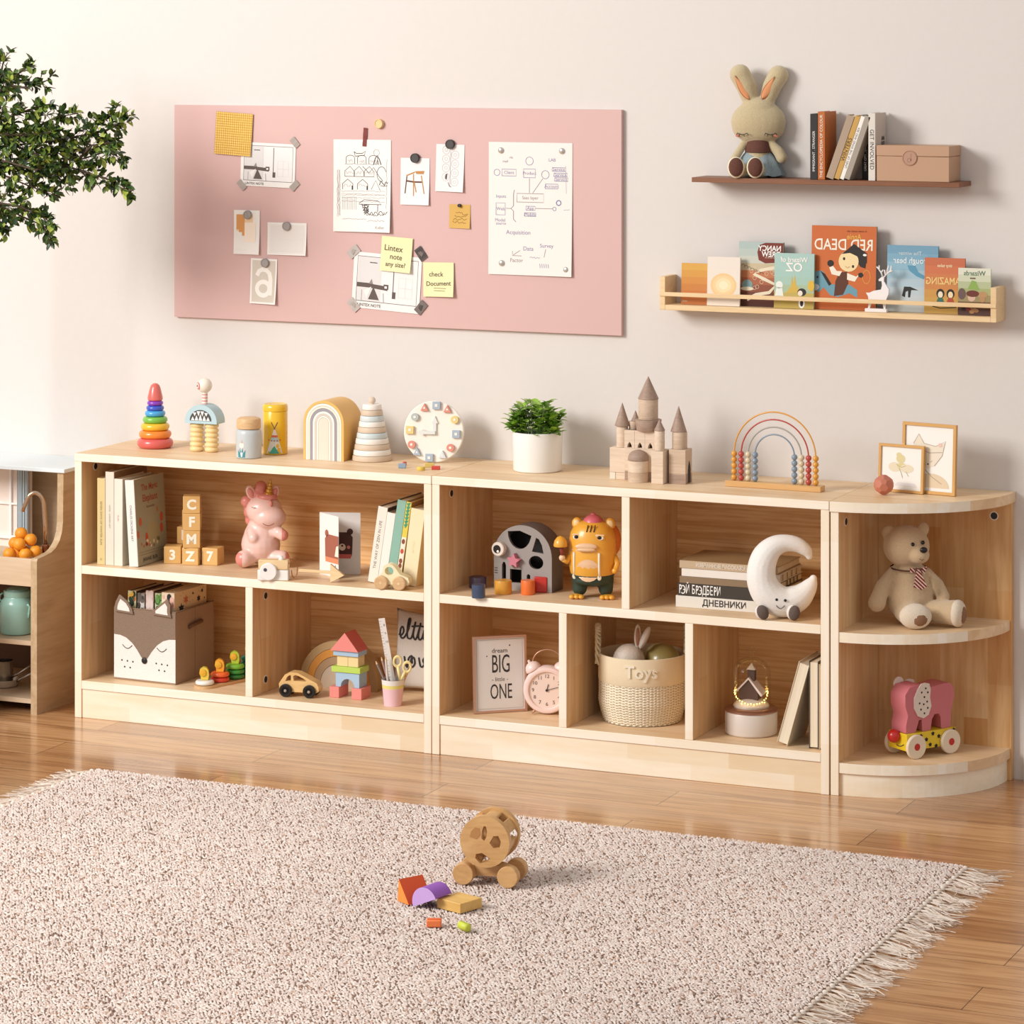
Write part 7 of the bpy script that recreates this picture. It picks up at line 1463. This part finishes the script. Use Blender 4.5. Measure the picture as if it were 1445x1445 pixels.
me.vertices.add(N_*6); me.vertices.foreach_set('co', V.ravel()); me.loops.add(len(Fc)*3); me.loops.foreach_set('vertex_index', Fc.ravel()); me.polygons.add(len(Fc)); me.polygons.foreach_set('loop_start', np.arange(0, len(Fc)*3, 3)); me.polygons.foreach_set('use_smooth', np.ones(len(Fc), bool)); me.update(calc_edges=True)
ca = me.color_attributes.new('yarn', 'FLOAT_COLOR', 'POINT'); big = .5+.5*np.sin(cx*5.1+2)*np.sin(cy*4.3+1); sel = rs.rand(N_)
pal = np.array([rgb(c) for c in ((232, 214, 203), (226, 206, 195), (217, 194, 182), (240, 226, 217), (200, 164, 142), (144, 112, 94))]); idx = np.where(sel < .34, 0, np.where(sel < .6, 1, np.where(sel < .76, 2, np.where(sel < .92, 3, np.where(sel < .965, 4, 5))))); cl_ = pal[idx].copy(); cl_[:, :3] *= (.93+.09*big)[:, None]
ca.data.foreach_set('color', np.repeat(cl_, 6, axis=0).ravel().astype(np.float32))
m, nt, b = new_mat('rug_yarn'); at = nt.nodes.new('ShaderNodeAttribute'); at.attribute_name = 'yarn'; nt.links.new(at.outputs['Color'], b.inputs['Base Color']); b.inputs['Roughness'].default_value = .95; b.inputs['Sheen Weight'].default_value = .2; me.materials.append(m)
o = bpy.data.objects.new('pile', me); col.objects.link(o); o.parent = rug; o['kind'] = 'stuff'
# fringes
FR = [P((236, 224, 212), .9), P((214, 196, 180), .9), P((172, 146, 124), .9)]; rnd = random.Random(8)
for side in (1, -1):
    g = G(); nt_ = int(RL/.019)
    for i in range(nt_):
        y0 = -(i+.5)*RL/nt_; x0 = RWd if side > 0 else 0
        g.ball(FR[i % 2], (x0+side*.002, y0, .008), (.006, .0052, .006), seg=8)
        lean = rnd.gauss(-.15, .18)
        for s_ in range(7):
            L_ = rnd.uniform(.055, .095) if side > 0 else rnd.uniform(.045, .075); a = lean+rnd.gauss(0, .22); c = rnd.gauss(0, .3); pts = []
            for q in range(6): f = q/5; pts.append((x0+side*(.004+L_*f*math.cos(a+c*f)), y0+L_*f*math.sin(a+c*f), .0085-.006*min(1, f*2.2)+(.004*rnd.random()*(f > .1))))
            g.tube(FR[rnd.choice((0, 0, 0, 1, 1, 2))], pts, [.0011, .0013, .0012, .0011, .001, .0005], 4)
    o = g.end('fringe', rug); o['kind'] = 'stuff'
# ================================================================ TOYS ON THE RUG
ZR = .0142
x, y, k = wz(686, 1247, ZR+.001); y += .02; ROT = YAW-.28
WG = wood((196, 148, 92), (222, 178, 122), 'x', 3.4, .45, 9, .05, coat=.15, dist=2.5, name='rolling_toy_wood'); k *= .99
t = thing('rolling_toy', 'natural wooden rolling toy with a big slotted wheel on four small wheels', 'toy', (x, y, ZR), ROT)
def slot(pts): return pts
f1 = [(-5, 5), (-1, 1), (2.6, 7), (3.6, 15), (2, 21.5), (-1, 23), (-4, 16)]; f2 = [(7, -1), (13, -8), (22, -8), (24, 2), (20, 10), (13, 9)]; f3 = [(-22, 6), (-12, 3), (-6, 10), (-8, 19), (-14, 20), (-20, 14)]; f4 = [(-13, -18), (-14, -24), (-7, -31), (3, -29), (8, -23), (-4, -16)]
R1 = 36.5; cz = 64
g = G(k); g.prism(WG, circ(0, cz, R1, 56), -30, -19, [[(a, cz+b) for a, b in h] for h in (f1, f2, f4)], smooth=True); g.prism(P('b88450', .5), [(a*1.0, cz+b) for a, b in f3], -30.4, -30); g.end('wheel_face', t)
g = G(k); g.prism(WG, circ(0, cz, R1, 56), 19, 29, [[(a*1.6-4, cz+b*1.3) for a, b in h] for h in (f1, f2)], smooth=True); g.end('wheel_face', t)
for i in range(7):
    a0 = 2*PI*i/7+.3; g = G(k); n = 8; o = [(33*math.cos(a0+.55*q/n), cz+33*math.sin(a0+.55*q/n)) for q in range(n+1)]; ii = [(25*math.cos(a0+.55*q/n), cz+25*math.sin(a0+.55*q/n)) for q in range(n, -1, -1)]
    g.prism(WG, o+ii, -19, 19, smooth=True); g.end('spacer', t)
g = G(k); g.prism(WG, [(-33, 11), (33, 11), (34, 16), (25, 25), (12, 27), (0, 27.3), (-12, 27), (-25, 25), (-34, 16)], -12, 12, smooth=True); g.end('chassis', t)
for sx in (-33, 33):
    g = G(k); g.tube(WG, [(sx, -26, 15.5), (sx, 28, 15.5)], 3, 12); g.end('axle', t)
    for y0 in (-29, 13):
        g = G(k); g.cyl(WG, 15.3, 0, 15, M=T3(sx, y0, 15.5) @ RX(-PI/2), seg=40, b=1); g.end('wheel', t)
def rt(name, lb, u, v, rz, build, Z=ZR, rot=None, cat='toy block'):
    x, y, k = wz(u, v, Z); g = G(k); build(g); tag(g.end(name, None, (x, y, Z), rot or (0, 0, rz)), lb, cat)
ORG = P('f09440', .5); RDO = P('d8501c', .5)
def wedge(g):
    g.prism(ORG, [(0, 0), (28, 0), (3, 31)], 0, 41, side=RDO)
rt('wedge_block', 'orange and red triangular wedge block on the rug', 561, 1271, YAW-.93, wedge)
def half(g): g.prism(P('c8a4e0', .5), circ(0, 0, 21.5, 24, 0, PI), 0, 38, side=P('9458b8', .5), smooth=True)
x, y, k = wz(583, 1279.5, ZR); R = Matrix.Rotation(YAW-.62, 3, 'Z') @ Matrix.Rotation(-.40, 3, 'Y'); off = R @ Vector((21.5*k, 0, 0)); g = G(k); half(g)
o = g.end('half_round_block', None, Vector((x, y, ZR+.0002))+off); o.rotation_euler = R.to_euler(); tag(o, 'lilac and purple half-round block leaning on the flat wooden block', 'toy block')
WY = wood((214, 168, 88), (230, 188, 112), 'x', 5, .5, 16, .05, name='yellow_wood'); rt('flat_block', 'flat rectangular yellowish wooden block on the rug', 616.5, 1281, YAW-.75, lambda g: g.box(WY, 0, 46, 0, 44, 0, 14, b=.8))
rt('small_block', 'small orange grooved block in front on the rug', 612, 1309, YAW-.06, lambda g: (g.box(P('f08048', .5), -10.5, 10.5, 0, 14, 0, 10, b=1.6), g.box(P('d86030', .5), -10, 10, 5, 9, 10, 11.4, b=.5)))
x, y, k = wz(651, 1316, ZR); g = G(k); g.tube(P('c8d048', .5), [(-11, 0, 6.4), (-9, 0, 6.4), (9, 0, 6.4), (11, 0, 6.4)], [3, 6, 6, 3], 16); g.rib(P('8c9428', .6), [(-8, 0), (8, 0)], 1.2, 0, T3(0, -1, 12.4) @ RX(PI/2)); tag(g.end('small_block', None, (x, y+.012, ZR), (0, 0, YAW-.95)), 'small lime green rounded block in front on the rug', 'toy block')

# ================================================================ LIGHT, SKY, CAMERA
w = bpy.data.worlds.new('room_light'); bpy.context.scene.world = w; w.use_nodes = True; bg = w.node_tree.nodes['Background']; bg.inputs[0].default_value = (1.0, .98, .96, 1); bg.inputs[1].default_value = AMB
def area(name, loc, tgt, size, power, colr, sy=None):
    L = bpy.data.lights.new(name, 'AREA'); L.energy = power; L.size = size; L.color = colr
    if sy: L.shape = 'RECTANGLE'; L.size_y = sy
    o = bpy.data.objects.new(name, L); col.objects.link(o); o.location = loc; o.rotation_euler = (Vector(tgt)-Vector(loc)).to_track_quat('-Z', 'Y').to_euler(); return o
area('window_light', (-1.5, -4.0, 2.8), (.9, 0, .6), KSIZE, KEY, (1, .972, .94))
c = bpy.data.cameras.new('camera'); co = bpy.data.objects.new('camera', c); col.objects.link(co)
co.location = (CX, CY, CZ); co.rotation_euler = (PI/2, 0, YAW); c.sensor_width = 36; c.lens = F/1445*36; c.shift_y = -(722.5-YH)/1445; c.clip_end = 50
bpy.context.scene.camera = co
sc = bpy.context.scene; sc.view_settings.view_transform = 'Standard'; sc.view_settings.exposure = EXPO; sc.view_settings.look = 'None'
sc.cycles.max_bounces = 8
for o in bpy.data.objects:
    if o.type == 'MESH' and o.parent is None and 'kind' not in o and 'label' not in o: print('UNTAGGED', o.name)
